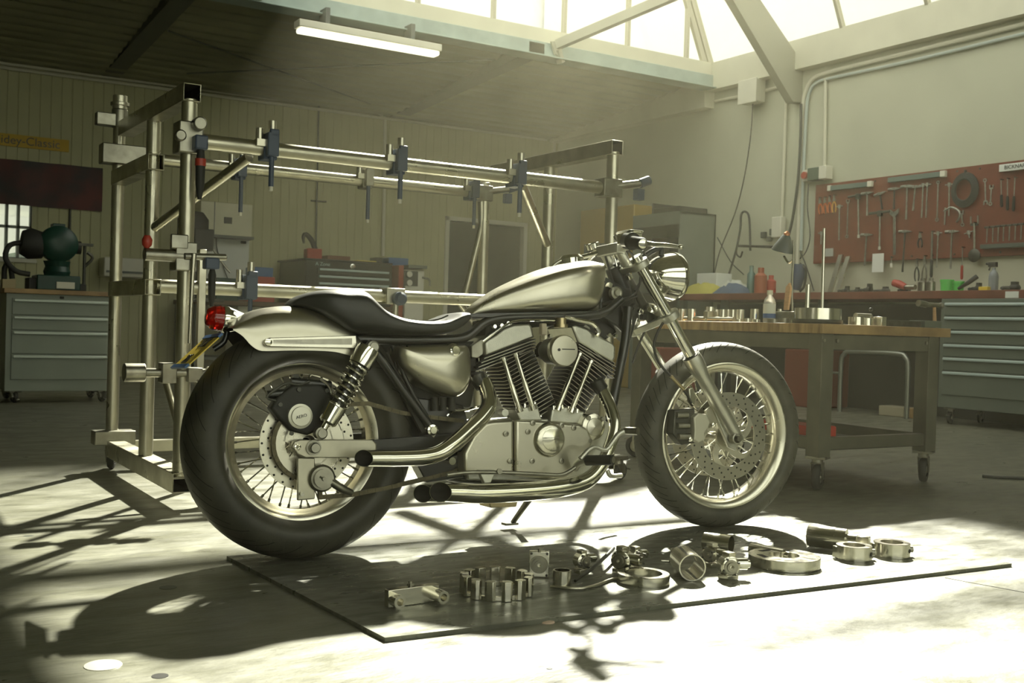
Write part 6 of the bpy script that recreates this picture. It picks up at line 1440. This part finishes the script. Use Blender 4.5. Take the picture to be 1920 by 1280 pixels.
# exhaust pipes
EX = mat('exhaust_chrome', (.66, .65, .56), .10, 1)
def exhaust(pts, off, r, nm):
    P = PL(pts, off) if not isinstance(off, (list, tuple)) else [BK(px, py, o_) for (px, py), o_ in zip(pts, off)]
    o = bp(MB().tube(P, r, 24, cap=False, smooth=6), nm, EX, smooth=60); m_ = o.modifiers.new('wall', 'SOLIDIFY'); m_.thickness = -.0016
    e = P[0]; d = (P[1] - P[0]).normalized()
    bp(MB().cyl(e + d * .012, e + d * .06, (r if not isinstance(r, list) else r[0]) * .93, n=20), 'muffler_core', mat('mouth_black_' + nm, (.006, .006, .005), .9), o)
    return o
def slash(pts_end, off, r, d):  # angled mouth lip
    return None
def mouth(nm, end_px, off, r, rest, rr=None):
    # slash-cut tail pipe: rings sheared at the end so the mouth faces outwards and back
    P = [BK(px, py, o_) for (px, py), o_ in rest]; e = BK(*end_px, off); d = (P[0] - e).normalized()
    n = 28; a_, b_, _ = frame(d); ringset = []
    def rg(c, rad, shear):
        L = []
        for i in range(n):
            t = 2 * math.pi * i / n; v_ = a_ * math.cos(t) * rad + b_ * math.sin(t) * rad
            L.append(c + v_ + d * (shear * (-v_.y) ))
        return L
    ringset.append(rg(e, r, .75)); ringset.append(rg(e + d * .07, r, 0))
    tb2 = MB().ring(ringset, cap=False)
    inner = MB().ring([rg(e + d * .0012, r * .94, .75), rg(e + d * .07, r * .90, 0)], cap=False)
    lip = MB().ring([rg(e, r, .75), rg(e, r * .94, .75)], cap=False)
    base = MB(); base.v = tb2.v + lip.v; base.f = tb2.f + [tuple(i + len(tb2.v) for i in q) for q in lip.f]
    pts = [e + d * .069] + P
    pipe = MB().tube(pts, rr or r, 28, cap=False, smooth=6); k = len(base.v); base.v += pipe.v; base.f += [tuple(i + k for i in q) for q in pipe.f]
    o = bp(base, nm, EX, smooth=60)
    k = len(inner.v); inner.ring([rg(e + d * .05, r * .92, 0), rg(e + d * .0501, .0005, 0)], cap=False)
    bp(inner, 'pipe_mouth', mat('mouth_black_' + nm + str(len(bpy.data.materials)), (.010, .010, .008), .9), o, smooth=60)  # inside of the pipe mouth coloured near black
    return o
mouth('rear_exhaust_pipe', (682, 859), -.215, .0235, [((740, 859), -.21), ((790, 857), -.205), ((822, 850), -.20), ((850, 832), -.195), ((880, 805), -.18), ((903, 782), -.165), ((916, 762), -.15), ((917, 742), -.13), ((908, 716), -.10)])
lowr = [.0285, .0285, .0285, .028, .026, .022, .020, .020, .020, .020]
mouth('front_exhaust_pipe', (826, 922), -.200, .0285, [((900, 925), -.195), ((980, 922), -.19), ((1050, 915), -.185), ((1095, 903), -.18), ((1122, 880), -.175), ((1140, 845), -.165), ((1152, 805), -.15), ((1147, 770), -.125), ((1130, 733), -.09)], rr=lowr)
mouth('crossover_pipe', (793, 925), -.125, .026, [((860, 925), -.125), ((960, 922), -.12), ((1040, 915), -.11)])
bp(MB().tube(PL([(1128, 730), (1122, 722), (1118, 712)], -.085), .024, 14), 'exhaust_flange', BLK)
bp(MB().tube(PL([(905, 722), (897, 712), (893, 700)], -.095), .024, 14), 'exhaust_flange', BLK)
# foot controls
PEGR = RUBP
p, q = BK(1100, 863, -.22), BK(1149, 862, -.30)
pg = bp(MB().cyl(p, q, .0155, n=20), 'foot_peg', PEGR); bp(MB().cyl(q, q + (q - p).normalized() * .003, .010, n=18), 'peg_cap', STEEL, pg)
bp(MB().tube([BK(1078, 878, -.17), BK(1085, 868, -.19), p], [.012, .013, .012]), 'peg_mount', ALUH, pg)
bp(MB().tube(PL([(838, 890), (870, 886), (900, 885), (960, 886), (1020, 889), (1050, 890), (1066, 884), (1078, 876)], -.235), .0058, 10), 'brake_rod', STEEL)
bp(MB().prism(PL([(896, 880), (926, 880), (926, 888), (918, 905), (906, 906), (900, 892)], -.225), YN, -.01, .008, .002), 'rod_clevis', ALUH, bev=.002)
a = BK(935, 883, -.24); bp(MB().cyl(a, a + YN * .008, .008, n=12), 'bolt', STEEL)
bp(MB().tube(PL([(1088, 860), (1105, 842), (1118, 838), (1136, 843), (1150, 826), (1162, 812), (1180, 806), (1192, 809)], -.22), [.009, .008, .006, .007, .008, .009, .010, .008], 12), 'brake_pedal', ALUH)
bp(MB().tube([BK(1138, 880, .12), BK(1145, 892, .12), BK(1165, 891, .14)], .008), 'shift_peg', ALUH)
bp(MB().tube([BK(1172, 807, -.22), BK(1196, 808, -.26)], [.011, .012], 14, smooth=0), 'pedal_pad', STEEL)
# side stand
s0 = BK(1000, 925, .10); s1 = BK(962, 968, .24); s1.z = .003 + .24 * math.tan(BLEAN)
bp(MB().tube([s0, (s0 + s1) / 2 + V((0, 0, .005)), s1 + V((0, 0, .010))], [.012, .010, .009], 12).box(s1 + V((-.012, 0, .006)), (.05, .035, .008)), 'side_stand', STEEL, bev=.002)
bp(MB().prism(PL([(905, 930), (965, 930), (960, 948), (912, 950)], .02), YN, -.05, .03), 'oil_pump', BRASS, bev=.003)

# ---------------------------------------------------------------- fork, bars, headlight
def leg(top, mid, axle, off, nm):
    a, b, c = BK(*top, off), BK(*mid, off), BK(*axle, off); d = (c - a).normalized()
    b = a + d * (b - a).dot(d)
    o = bp(MB().cyl(a, b + d * .02, .0185, n=28), nm + '_tube', CHR)
    L = (c - b).length
    bp(MB().lathe([(-.004, .021), (-.004, .030), (.012, .032), (.040, .031), (.075, .0235), (L * .9, .0225), (L + .005, .019), (L + .018, .012)], b, d, 36, cap=True), nm + '_slider', ALUH)
    bp(MB().lathe([(-.0065, .019), (-.0065, .0275), (-.003, .029)], b, d, 32, cap=True), 'dust_seal', RUBP, o)
    return a, b, c, d
NA, NBt, NC, ND = leg((1194, 487), (1297, 669), (1383, 822), -.108, 'near_fork')
FA, FBt, FC_, FD = leg((1128, 505), (1247, 690), (1330, 832), .100, 'far_fork')
a = BK(1383, 822, -.13); bp(MB().cyl((a.x, -.142, a.z), (a.x, .12, a.z), .010).lathe([(-.012, .019), (.010, .019), (.012, .015), (.006, .011)], (a.x, -.118, a.z), YN, 24), 'front_axle', STEEL)
bp(MB().prism(PL([(1326, 742), (1340, 752), (1376, 818), (1380, 845), (1366, 838), (1350, 800)], -.098), YN, -.012, .004), 'slider_web', ALUH, bev=.003)
# triple clamps
def yoke(p, q, w_, th, nm, m_=ALUH):
    d = (q - p).normalized(); 
    o = MB(); n = 10; ax = ND
    for c, r_ in ((p, .032), (q, .032)): o.cyl(c - ax * th, c + ax * th, r_, n=28)
    o.bar(p, q, w_, th * 1.8, up=ax)
    return bp(o, nm, m_, bev=.003)
kb = BK(1256, 592, -.108); kf = BK(1195, 617, .100)
yoke(kb, kf, .055, .013, 'lower_fork_yoke')
ka = NA + ND * .018; kf2 = FA + FD * .018
yoke(ka, kf2, .05, .012, 'upper_fork_yoke')
bp(MB().cyl(NA - ND * .012, NA + ND * .008, .021, n=24), 'fork_cap', CHR); bp(MB().cyl(FA - FD * .012, FA + FD * .008, .021, n=24), 'fork_cap', CHR)
bp(MB().cyl((ka + kf2) / 2 - ND * .03, (kb + kf) / 2, .017), 'steering_stem', DSTEEL)
# handlebar, risers, controls
hc = (ka + kf2) / 2 - ND * .075
bp(MB().cyl(hc + V((0, -.045, 0)), (ka + kf2) / 2 + V((0, -.045, 0)), .017).cyl(hc + V((0, .045, 0)), (ka + kf2) / 2 + V((0, .045, 0)), .017).box(hc, (.035, .13, .035)), 'bar_riser', ALUH, bev=.004)
G1 = BK(1205, 457, -.37); G0 = BK(1178, 452, -.26)
GL1 = V((hc.x + .03, .36, hc.z - .10)); GL0 = V((hc.x + .035, .25, hc.z - .05))
bp(MB().tube([G1, G0, V((hc.x + .012, -.10, hc.z + .002)), hc, V((hc.x + .005, .10, hc.z + .002)), GL0, GL1], .0112, 14), 'handlebar', CHR)
g_ = G0 - G1
gr = bp(MB().lathe([(0, .0165), (.006, .0185), (.105, .0175), (.112, .020), (.12, .020)], G1, g_, 28, cap=True), 'throttle_grip', RUBP)
bp(MB().lathe([(-.004, .010), (-.002, .014), (.001, .0145)], G1, g_, 20, cap=True), 'grip_end', CHR, gr)
gl_ = GL0 - GL1; bp(MB().lathe([(0, .0165), (.006, .0185), (.105, .0175), (.12, .018)], GL1, gl_, 24, cap=True), 'left_grip', RUBP)
sw = G0 + V((.004, -.005, 0)); bp(MB().lathe([(-.022, .023), (-.018, .027), (.018, .027), (.022, .023)], sw, g_, 20, cap=True), 'switch_housing', BLK)
mc = G0 + V((.025, .03, .012))
bp(MB().box(mc, (.05, .07, .035)).box(mc + V((.0, 0, .02)), (.055, .075, .008)), 'master_cylinder', CHR, bev=.006)
lv0 = BK(1222, 458, -.27); lv1 = BK(1276, 463, -.33)
bp(MB().tube([mc + V((.02, 0, -.005)), lv0, (lv0 + lv1) / 2 + V((0, 0, .002)), lv1], [.008, .008, .007, .005], 10).sphere(lv1, .0085, 12, 8), 'brake_lever', CHR)
bp(MB().tube([V((GL0.x + .03, GL0.y, GL0.z)), V((GL0.x + .08, GL0.y + .03, GL0.z)), V((GL0.x + .09, GL1.y - .02, GL0.z - .005))], [.008, .006, .005], 10), 'clutch_lever', CHR)
for px, py, off in ((1167, 444, -.14), (1113, 462, .10)):
    a = BK(px, py, off); o = bp(MB().lathe([(0, .012), (.004, .024), (.022, .025), (.024, .022), (.020, .021), (.020, .001)], a - V((0, 0, .012)), (-.35, 0, 1), 28, cap=True), 'bar_gauge', CHR)
bp(MB().tube([hc + V((0, .02, .0)), BK(1090, 482, .12), BK(1066, 492, .16), BK(1052, 496, .2)], [.007, .008, .009, .007], 10), 'clutch_cable_elbow', CHR)
# headlight
hd = V((.992, .05, .02)).normalized(); a = BK(1262, 519, -.02)
hl = bp(MB().lathe([(-.115, .004), (-.112, .020), (-.100, .040), (-.078, .060), (-.050, .073), (-.018, .079), (-.010, .083), (.004, .083), (.008, .078)], a, hd, 48), 'headlight', CHR, smooth=60)
LENS = bpy.data.materials.new('headlight_glass'); LENS.use_nodes = True; pb = LENS.node_tree.nodes['Principled BSDF']; pb.inputs['Base Color'].default_value = (.8, .8, .75, 1); pb.inputs['Roughness'].default_value = .1; pb.inputs['Transmission Weight'].default_value = .7
bp(MB().lathe([(.006, .078), (.014, .06), (.020, .03), (.022, .001)], a, hd, 40), 'headlight_lens', LENS, hl)
bp(MB().lathe([(-.012, .0795), (-.012, .084), (-.006, .084), (-.006, .0795)], a, hd, 48, closed=True), 'headlight_rim', CHR, hl)
bp(MB().tube([a + V((-.05, 0, .07)), a + V((-.06, 0, .095)), (ka + kf2) / 2 + V((.02, 0, .005))], .010, 10), 'headlight_bracket', BLK, hl)
# brake calipers at the front
cf = bp(MB().prism(PL([(1298, 782), (1306, 774), (1322, 776), (1328, 790), (1326, 800), (1318, 812), (1318, 824), (1306, 830), (1298, 824), (1299, 806)], -.095), YN, -.02, .010, .003), 'front_caliper_cover', mat('sand_alloy', (.55, .54, .44), .5, .6), bev=.003)
m = MB().prism(PL([(1262, 768), (1300, 765), (1304, 830), (1276, 834), (1258, 812)], -.075), YN, -.03, .01, .004)
cb_ = bp(m, 'front_caliper', DSTEEL, bev=.003)
for k in range(3): p = BK(1268 + 2 * k, 778 + 20 * k, -.09); bp(MB().cyl(p, p + V((.045, 0, 0)), .010, n=14), 'caliper_piston', STEEL, cb_)
bp(MB().prism(PL([(1322, 770), (1336, 758), (1348, 790), (1330, 802)], -.09), YN, -.008, .004), 'caliper_bracket', MET, bev=.002)
for px, py in ((1337, 796), (1294, 823), (1313, 733)): a_ = BK(px, py, -.10); bp(MB().lathe([(0, .008), (.006, .008), (.007, .004), (.004, .004)], a_, YN, 14, cap=True), 'bolt', CHR)
bp(MB().prism(PL([(1290, 728), (1298, 726), (1304, 745), (1300, 762), (1292, 752)], -.085), YN, -.012, .006, .002), 'bleed_block', POL, bev=.002)
bp(MB().tube([BK(1243, 605, -.10), BK(1232, 625, -.10), BK(1226, 650, -.10), BK(1236, 680, -.10), BK(1262, 710, -.11), BK(1285, 735, -.11), BK(1296, 755, -.10)], .0045, 10), 'brake_hose', CABLE)
bp(MB().tube([BK(1258, 705, -.115), BK(1282, 730, -.115)], .006, 10, smooth=0), 'hose_ferrule', BRASS)
bp(MB().tube([BK(1210, 618, .05), BK(1196, 650, .05), BK(1186, 680, .05)], .004, 8), 'brake_hose', CABLE)
for k, pts in enumerate(([(1150, 470), (1162, 520), (1180, 560), (1190, 600)], [(1135, 480), (1150, 530), (1170, 590)], [(1175, 465), (1200, 500), (1195, 545), (1170, 560), (1130, 568)], [(1205, 470), (1215, 490), (1205, 520), (1190, 545)], [(1128, 570), (1160, 566), (1195, 556)])):
    ft_(pts, -.02 - .02 * (k % 3), .0038, 'cable', CABLE if k != 0 else CHR, n=8)
for k, (px, py) in enumerate(((1190, 592), (1200, 584), (1188, 575), (1176, 598), (1206, 594), (1142, 535), (1135, 545), (1180, 520))):
    a_ = BK(px, py, -.03 - .01 * (k % 3)); bp(MB().box(a_, (.018, .02, .016), Matrix.Rotation(.4 * k, 3, 'Y')), 'wiring_connector', CHR if k % 2 else MBLK, bev=.002)
a_ = BK(1222, 582, -.03); bp(MB().lathe([(-.012, .030), (0, .032), (.014, .028), (.022, .012), (.023, .001)], a_, (.5, -.2, 1), 28, cap=True), 'horn', CHR)
# ------------------------------------------------------------------ steel sheet on the floor and the machined parts on it
PT = .010
cA, cB, cC = GZ(425, 1046, .004), GZ(722, 1195, PT), GZ(1897, 1056, PT)
cA.z = cB.z = cC.z = 0; cD = cA + (cC - cB) * 1.0
m = MB().add([cA, cB, cC, cD, cA + V((0, 0, PT)), cB + V((0, 0, PT)), cC + V((0, 0, PT)), cD + V((0, 0, PT))], [(0, 3, 2, 1), (4, 5, 6, 7), (0, 1, 5, 4), (1, 2, 6, 5), (2, 3, 7, 6), (3, 0, 4, 7)])
PLM = mat('oily_steel_sheet', (.16, .165, .13), .34, .25, noise=.45, nscale=9, rvar=.12, bump=.12, bscale=40, stretch=(1, 3, 1))
pl_ = one(m, 'steel_sheet', PLM, 'large rectangular steel sheet lying under the wheels of the motorcycle', 'steel sheet', smooth=0)
ZP = PT + .0006
def g(px, py, z=ZP): return GZ(px, py, z)
ix = (cC - cB).normalized(); iy = V((-ix.y, ix.x, 0))
def ring_part(px0, px1, pyb, pyt_in, ri_f, label, name='machined_ring', cat='ring', lugs=0):
    b = g((px0 + px1) / 2, pyb); l_, r_ = g(px0, pyb - 6), g(px1, pyb - 6); rad = (r_ - l_).length / 2 * .98
    c = b + V((_fw.x, _fw.y, 0)).normalized() * rad; hgt = pyt_in
    return c, rad, hgt
fwd = V((_fw.x, _fw.y, 0)).normalized()
# 1 twin-tube bracket, lower left
p0, p1 = g(724, 1138), g(812, 1126); d = (p1 - p0).normalized(); nrm = V((d.y, -d.x, 0))
if nrm.dot(fwd) > 0: nrm = -nrm
c0_ = (p0 + p1) / 2
t = thing('twin_tube_bracket', 'machined bracket with two short open tubes, nearest part on the sheet', 'bracket', c0_)
MB().bar(p0 + V((0, 0, .021)) - d * .0, p1 + V((0, 0, .021)) + d * .01, .020, .042).build('block', TURN, t, bev=.0015)
for f, L in ((.12, .040), (1.0, .050)):
    a = p0 + (p1 - p0) * f + V((0, 0, .019)); MB().pipe(a, a + nrm * L, .0155, .009).build('tube', TURN, t)
a = c0_ + V((0, 0, .042)); MB().cyl(a, a + V((0, 0, .014)), .006).cyl(a + V((0, 0, .003)), a + V((0, 0, .008)), .010, n=6).build('bolt', STEEL, t)
# 2 castellated ring
c = g(930, 1127) + fwd * .084; rad = .090; hgt = .048
m = MB().lathe([(0, rad * .80), (0, rad * .92), (.010, rad * .92), (.010, rad * .80)], c, (0, 0, 1), 60, closed=True)
m2 = MB()
for k in range(13):
    a = 2 * math.pi * k / 13 + .12; pts = []
    for (da, rr2) in ((-.14, .80), (-.16, .98), (-.08, 1.04), (.08, 1.04), (.16, .98), (.14, .80)): pts.append(c + V((math.cos(a + da) * rad * rr2, math.sin(a + da) * rad * rr2, 0)))
    m2.prism(pts, (0, 0, 1), .0005, hgt)
m.v += []; k0 = len(m.v); m.v += m2.v; m.f += [tuple(i + k0 for i in q) for q in m2.f]
one(m, 'castellated_ring', TURN, 'crown-like machined ring of upright segments on the sheet', 'ring', origin=c, bev=.0008)
# 3 square flange with stepped round boss, standing
p = g(1010, 1084); c = p + fwd * .01 + V((0, 0, .036))
t = thing('square_flange', 'square machined flange with stepped round centre, standing on its edge', 'flange', (c.x, c.y, ZP))
rt = V((fwd.y, -fwd.x, 0)); nz = -fwd
P = [c + rt * x + V((0, 0, z)) for x, z in ((-.027, -.035), (.027, -.035), (.027, .035), (-.027, .035))]
MB().prism(P, nz, -.012, .002).build('plate', TURN, t, bev=.002)
MB().lathe([(0, .024), (.006, .024), (.006, .019), (.010, .019), (.010, .012), (.014, .012), (.014, .005), (.0, .005)], c, nz, 32).build('boss', STEEL, t)
m = MB()
for x, z in ((-.021, -.029), (.021, -.029), (.021, .029), (-.021, .029)): m.cyl(c + rt * x + V((0, 0, z)), c + rt * x + V((0, 0, z)) + nz * .006, .0035, n=8)
m.build('screws', DSTEEL, t)
MB().cyl(c + V((0, 0, .033)), c + V((0, 0, .043)), .005).build('nipple', STEEL, t)
# helper: small shaft clamp assemblies
def knuckle(px, py, label, face, s=1.0, tall=.07):
    p = g(px, py); t = thing('hub_clamp', label, 'clamp', p); c = p + V((0, 0, tall * .5))
    MB().lathe([(-.018 * s, .018 * s), (-.014 * s, .024 * s), (.014 * s, .024 * s), (.018 * s, .018 * s)], c, face, 28, cap=True).build('body', TURN, t)
    MB().lathe([(.018 * s, .017 * s), (.022 * s, .017 * s), (.022 * s, .012 * s), (.026 * s, .011 * s), (.026 * s, .005 * s), (.018 * s, .005 * s)], c, face, 28).build('hub_face', STEEL, t)
    sd_ = V((-face.y, face.x, 0)).normalized()
    MB().cyl(c + sd_ * .02 * s + V((0, 0, .004)), c + sd_ * .045 * s + V((0, 0, .004)), .014 * s).cyl(c + sd_ * .045 * s + V((0, 0, .004)), c + sd_ * .052 * s + V((0, 0, .004)), .009 * s).build('side_boss', CHR, t)
    MB().box(c + V((0, 0, .026 * s)), (.02 * s, .026 * s, .012 * s)).build('lug', TURN, t, bev=.001); MB().box(p + V((0, 0, .006)), (.034 * s, .034 * s, .012)).build('foot', TURN, t, bev=.001)
    m = MB()
    for k in range(4): a = k * math.pi / 2 + .5; q_ = c + (sd_ * math.cos(a) + V((0, 0, math.sin(a)))) * .0205 * s; m.cyl(q_, q_ + face * .023 * s, .0028, n=8)
    m.build('screws', DSTEEL, t)
    return t
knuckle(1090, 1074, 'small upright clamp block behind the short tube on the sheet', -fwd + rt * .6, .9)
# 4 short upright tube
c = g(1054, 1104) + fwd * .024; one(MB().lathe([(0, .0245), (.044, .0245), (.044, .020), (0, .020)], c, (0, 0, 1), 40, closed=True), 'short_tube', TURN, 'short upright tube standing in front of the curved lever', 'tube', origin=c)
# 5 curved flat lever and the rod
a = [g(1032, 1102), g(1060, 1105), g(1092, 1106), g(1120, 1099), g(1150, 1088), g(1176, 1085)]
one(MB().tube([q + V((0, 0, .0045)) for q in a], [.003, .0042, .0042, .0042, .0042, .003], 10), 'bent_lever', ALU, 'bent bare metal lever lying between the short tube and the flat ring', 'lever', origin=a[2])
a = [g(1078, 1096) + V((0, 0, .01)), g(1108, 1082) + V((0, 0, .022)), g(1135, 1066) + V((0, 0, .035)), g(1149, 1052) + V((0, 0, .038))]
tt_ = knuckle(1166, 1074, 'round clamp hub with a long rod leaning on it, at the edge of the shadow', -fwd - rt * .5, 1.15, .075)
MB().tube(a, [.004, .0055, .0055, .0055], 10).build('rod', DSTEEL, tt_)
knuckle(1190, 1068, 'second round clamp hub right behind the one with the rod', -fwd + rt * .8, .9, .075)
# 6 flat ring
def flatring(px0, px1, pyb, h, ri, label, name='flat_ring', slots=False):
    l_, r_ = g(px0, pyb - 16), g(px1, pyb - 16); rad = (r_ - l_).length / 2 * .97; c = g((px0 + px1) / 2, pyb) + fwd * rad
    o = one(MB().lathe([(0, rad), (.001, rad), (h - .001, rad), (h, rad - .0012), (h, rad * ri), (.0, rad * ri)], c, (0, 0, 1), 64, closed=True), name, TURN, label, 'ring', origin=c)
    return c, rad
flatring(1163, 1261, 1102, .024, .72, 'flat bright ring lying left of the large open tube')
# 7 big open tube lying towards the camera
q1 = g(1300, 1093); q0 = g(1283, 1075); ax = (g(1300, 1090) - g(1272, 1062)).normalized(); cc_ = q1 + V((0, 0, .037)) + fwd * .02
one(MB().pipe(cc_, cc_ - ax * .12 , .0365, .0335, 48), 'open_tube', TURN, 'large open tube lying with its dark mouth towards the camera', 'tube')
# 8 small cylinder and pin
c = g(1266, 1056) + fwd * .01; one(MB().lathe([(0, .016), (.010, .016), (.012, .011), (.040, .0135), (.042, .012), (.042, .001)], c, (0, 0, 1), 28, cap=True), 'small_bush', TURN, 'small upright stepped bush behind the large open tube', 'bush', origin=c)
p = g(1240, 1053); one(MB().cyl(p + V((0, 0, .003)), p + rt * .03 + V((0, 0, .003)), .003), 'dowel_pin', CHR, 'tiny metal pin lying left of the stepped bush', 'pin')
# 9 tubes behind
p = g(1372, 1041) ; cc_ = p + V((0, 0, .030)) + fwd * .012; one(MB().pipe(cc_, cc_ - (rt * .8 - fwd * .5).normalized() * .085, .0285, .026, 40), 'open_tube', TURN, 'open tube lying in shade under the front wheel', 'tube')
knuckle(1334, 1062, 'chrome clamp lying left of the socketed hub', -fwd - rt * .9, 1.0, .075)
knuckle(1365, 1084, 'bright clamp hub with round socket right of the large open tube', -fwd + rt * .15, 1.15, .072)
p = g(1408, 1040); q = g(1470, 1052); one(MB().cyl(p + V((0, 0, .019)), q + V((0, 0, .019)), .018, n=32).cyl(q + V((0, 0, .019)), q + (q - p) * .15 + V((0, 0, .019)), .012, n=24), 'turned_shaft', TURN, 'turned shaft lying just behind the thick slotted disc', 'shaft')
# 10 thick disc
l_, r_ = g(1424, 1050), g(1551, 1050); rad = (r_ - l_).length / 2 * .97; c = g(1487, 1074) + fwd * rad; h = .030
t = thing('slotted_disc', 'large thick round disc with slots in its top face', 'disc', c)
MB().lathe([(0, rad - .001), (.001, rad), (h - .001, rad), (h, rad - .0012), (h, rad * .42), (h * .5, rad * .42), (h * .5, rad * .14), (0, rad * .14)], c, (0, 0, 1), 72, closed=True).build('disc_body', TURN, t)
m = MB()
for k in range(5):
    a = 2 * math.pi * k / 5 + .4; q = c + V((math.cos(a) * rad * .7, math.sin(a) * rad * .7, h)); e = V((-math.sin(a), math.cos(a), 0)) * rad * .2
    m.bar(q - e, q + e, rad * .16, .0008)
m.build('slots', HOLE, t)
# 11 big tube with fork end, right
p = g(1515, 1024); q = g(1597, 1034); d = (q - p).normalized(); cz = V((0, 0, .036))
t = thing('stepped_tube', 'large stepped tube lying on its side behind the two collars', 'tube', (p + q) / 2)
MB().lathe([(0, .033), (.003, .035), (.085, .035), (.085, .0335), (.118, .0335), (.118, .018), (.15, .018)], p + cz, d, 44, cap=True).build('tube_body', TURN, t)
MB().bar(p + d * .15 + cz, p + d * .19 + cz + V((0, 0, .002)), .02, .03).build('fork_end', TURN, t, bev=.002)
# 12 two collars with screws
for (px0, px1, pyb, lab) in ((1576, 1646, 1054, 'left one of two thick collars with a side screw'), (1648, 1718, 1048, 'right one of two thick collars with a side screw')):
    l_, r_ = g(px0, pyb - 10), g(px1, pyb - 10); rad = (r_ - l_).length / 2 * .88; c = g((px0 + px1) / 2, pyb) + fwd * rad; h = .042
    t = thing('shaft_collar', lab, 'collar', c)
    MB().lathe([(0, rad), (h - .001, rad), (h, rad - .001), (h, rad * .62), (0, rad * .62)], c, (0, 0, 1), 48, closed=True).build('collar_body', TURN, t)
    a = c + rt * rad * .9 + V((0, 0, h * .5)); MB().cyl(a, a + rt * rad * .28, .010, n=16).build('screw_boss', STEEL, t)
    a = c - rt * rad * .9 + V((0, 0, h * .45)) + fwd * .005; MB().box(a, (.02, .024, .034)).build('split_lug', TURN, t, bev=.001)
    a = c + (rt * .8 - fwd * .6) * rad + V((0, 0, h * .5)); MB().cyl(a - (rt * .8 - fwd * .6) * .002, a + (rt * .8 - fwd * .6) * .0015, .0065, n=12).build('screw_hole', HOLE, t)
p = g(1026, 1163, 0.0); one(MB().lathe([(0, .018), (.003, .016), (.005, .004)], g(1026, 1166, 0), (0, 0, 1), 14, cap=True), 'stone_chip', mat('pink_stone', (.55, .42, .32), .7), 'small flat pale chip lying on the floor before the sheet', 'chip')
p = g(193, 1247, 0); one(MB().lathe([(0, .036), (.0012, .035)], g(193, 1247, 0), (0, 0, 1), 28, cap=True), 'metal_slug', mat('pale_disc', (.34, .33, .27), .5), 'pale flat round slug on the floor at the lower left', 'disc')
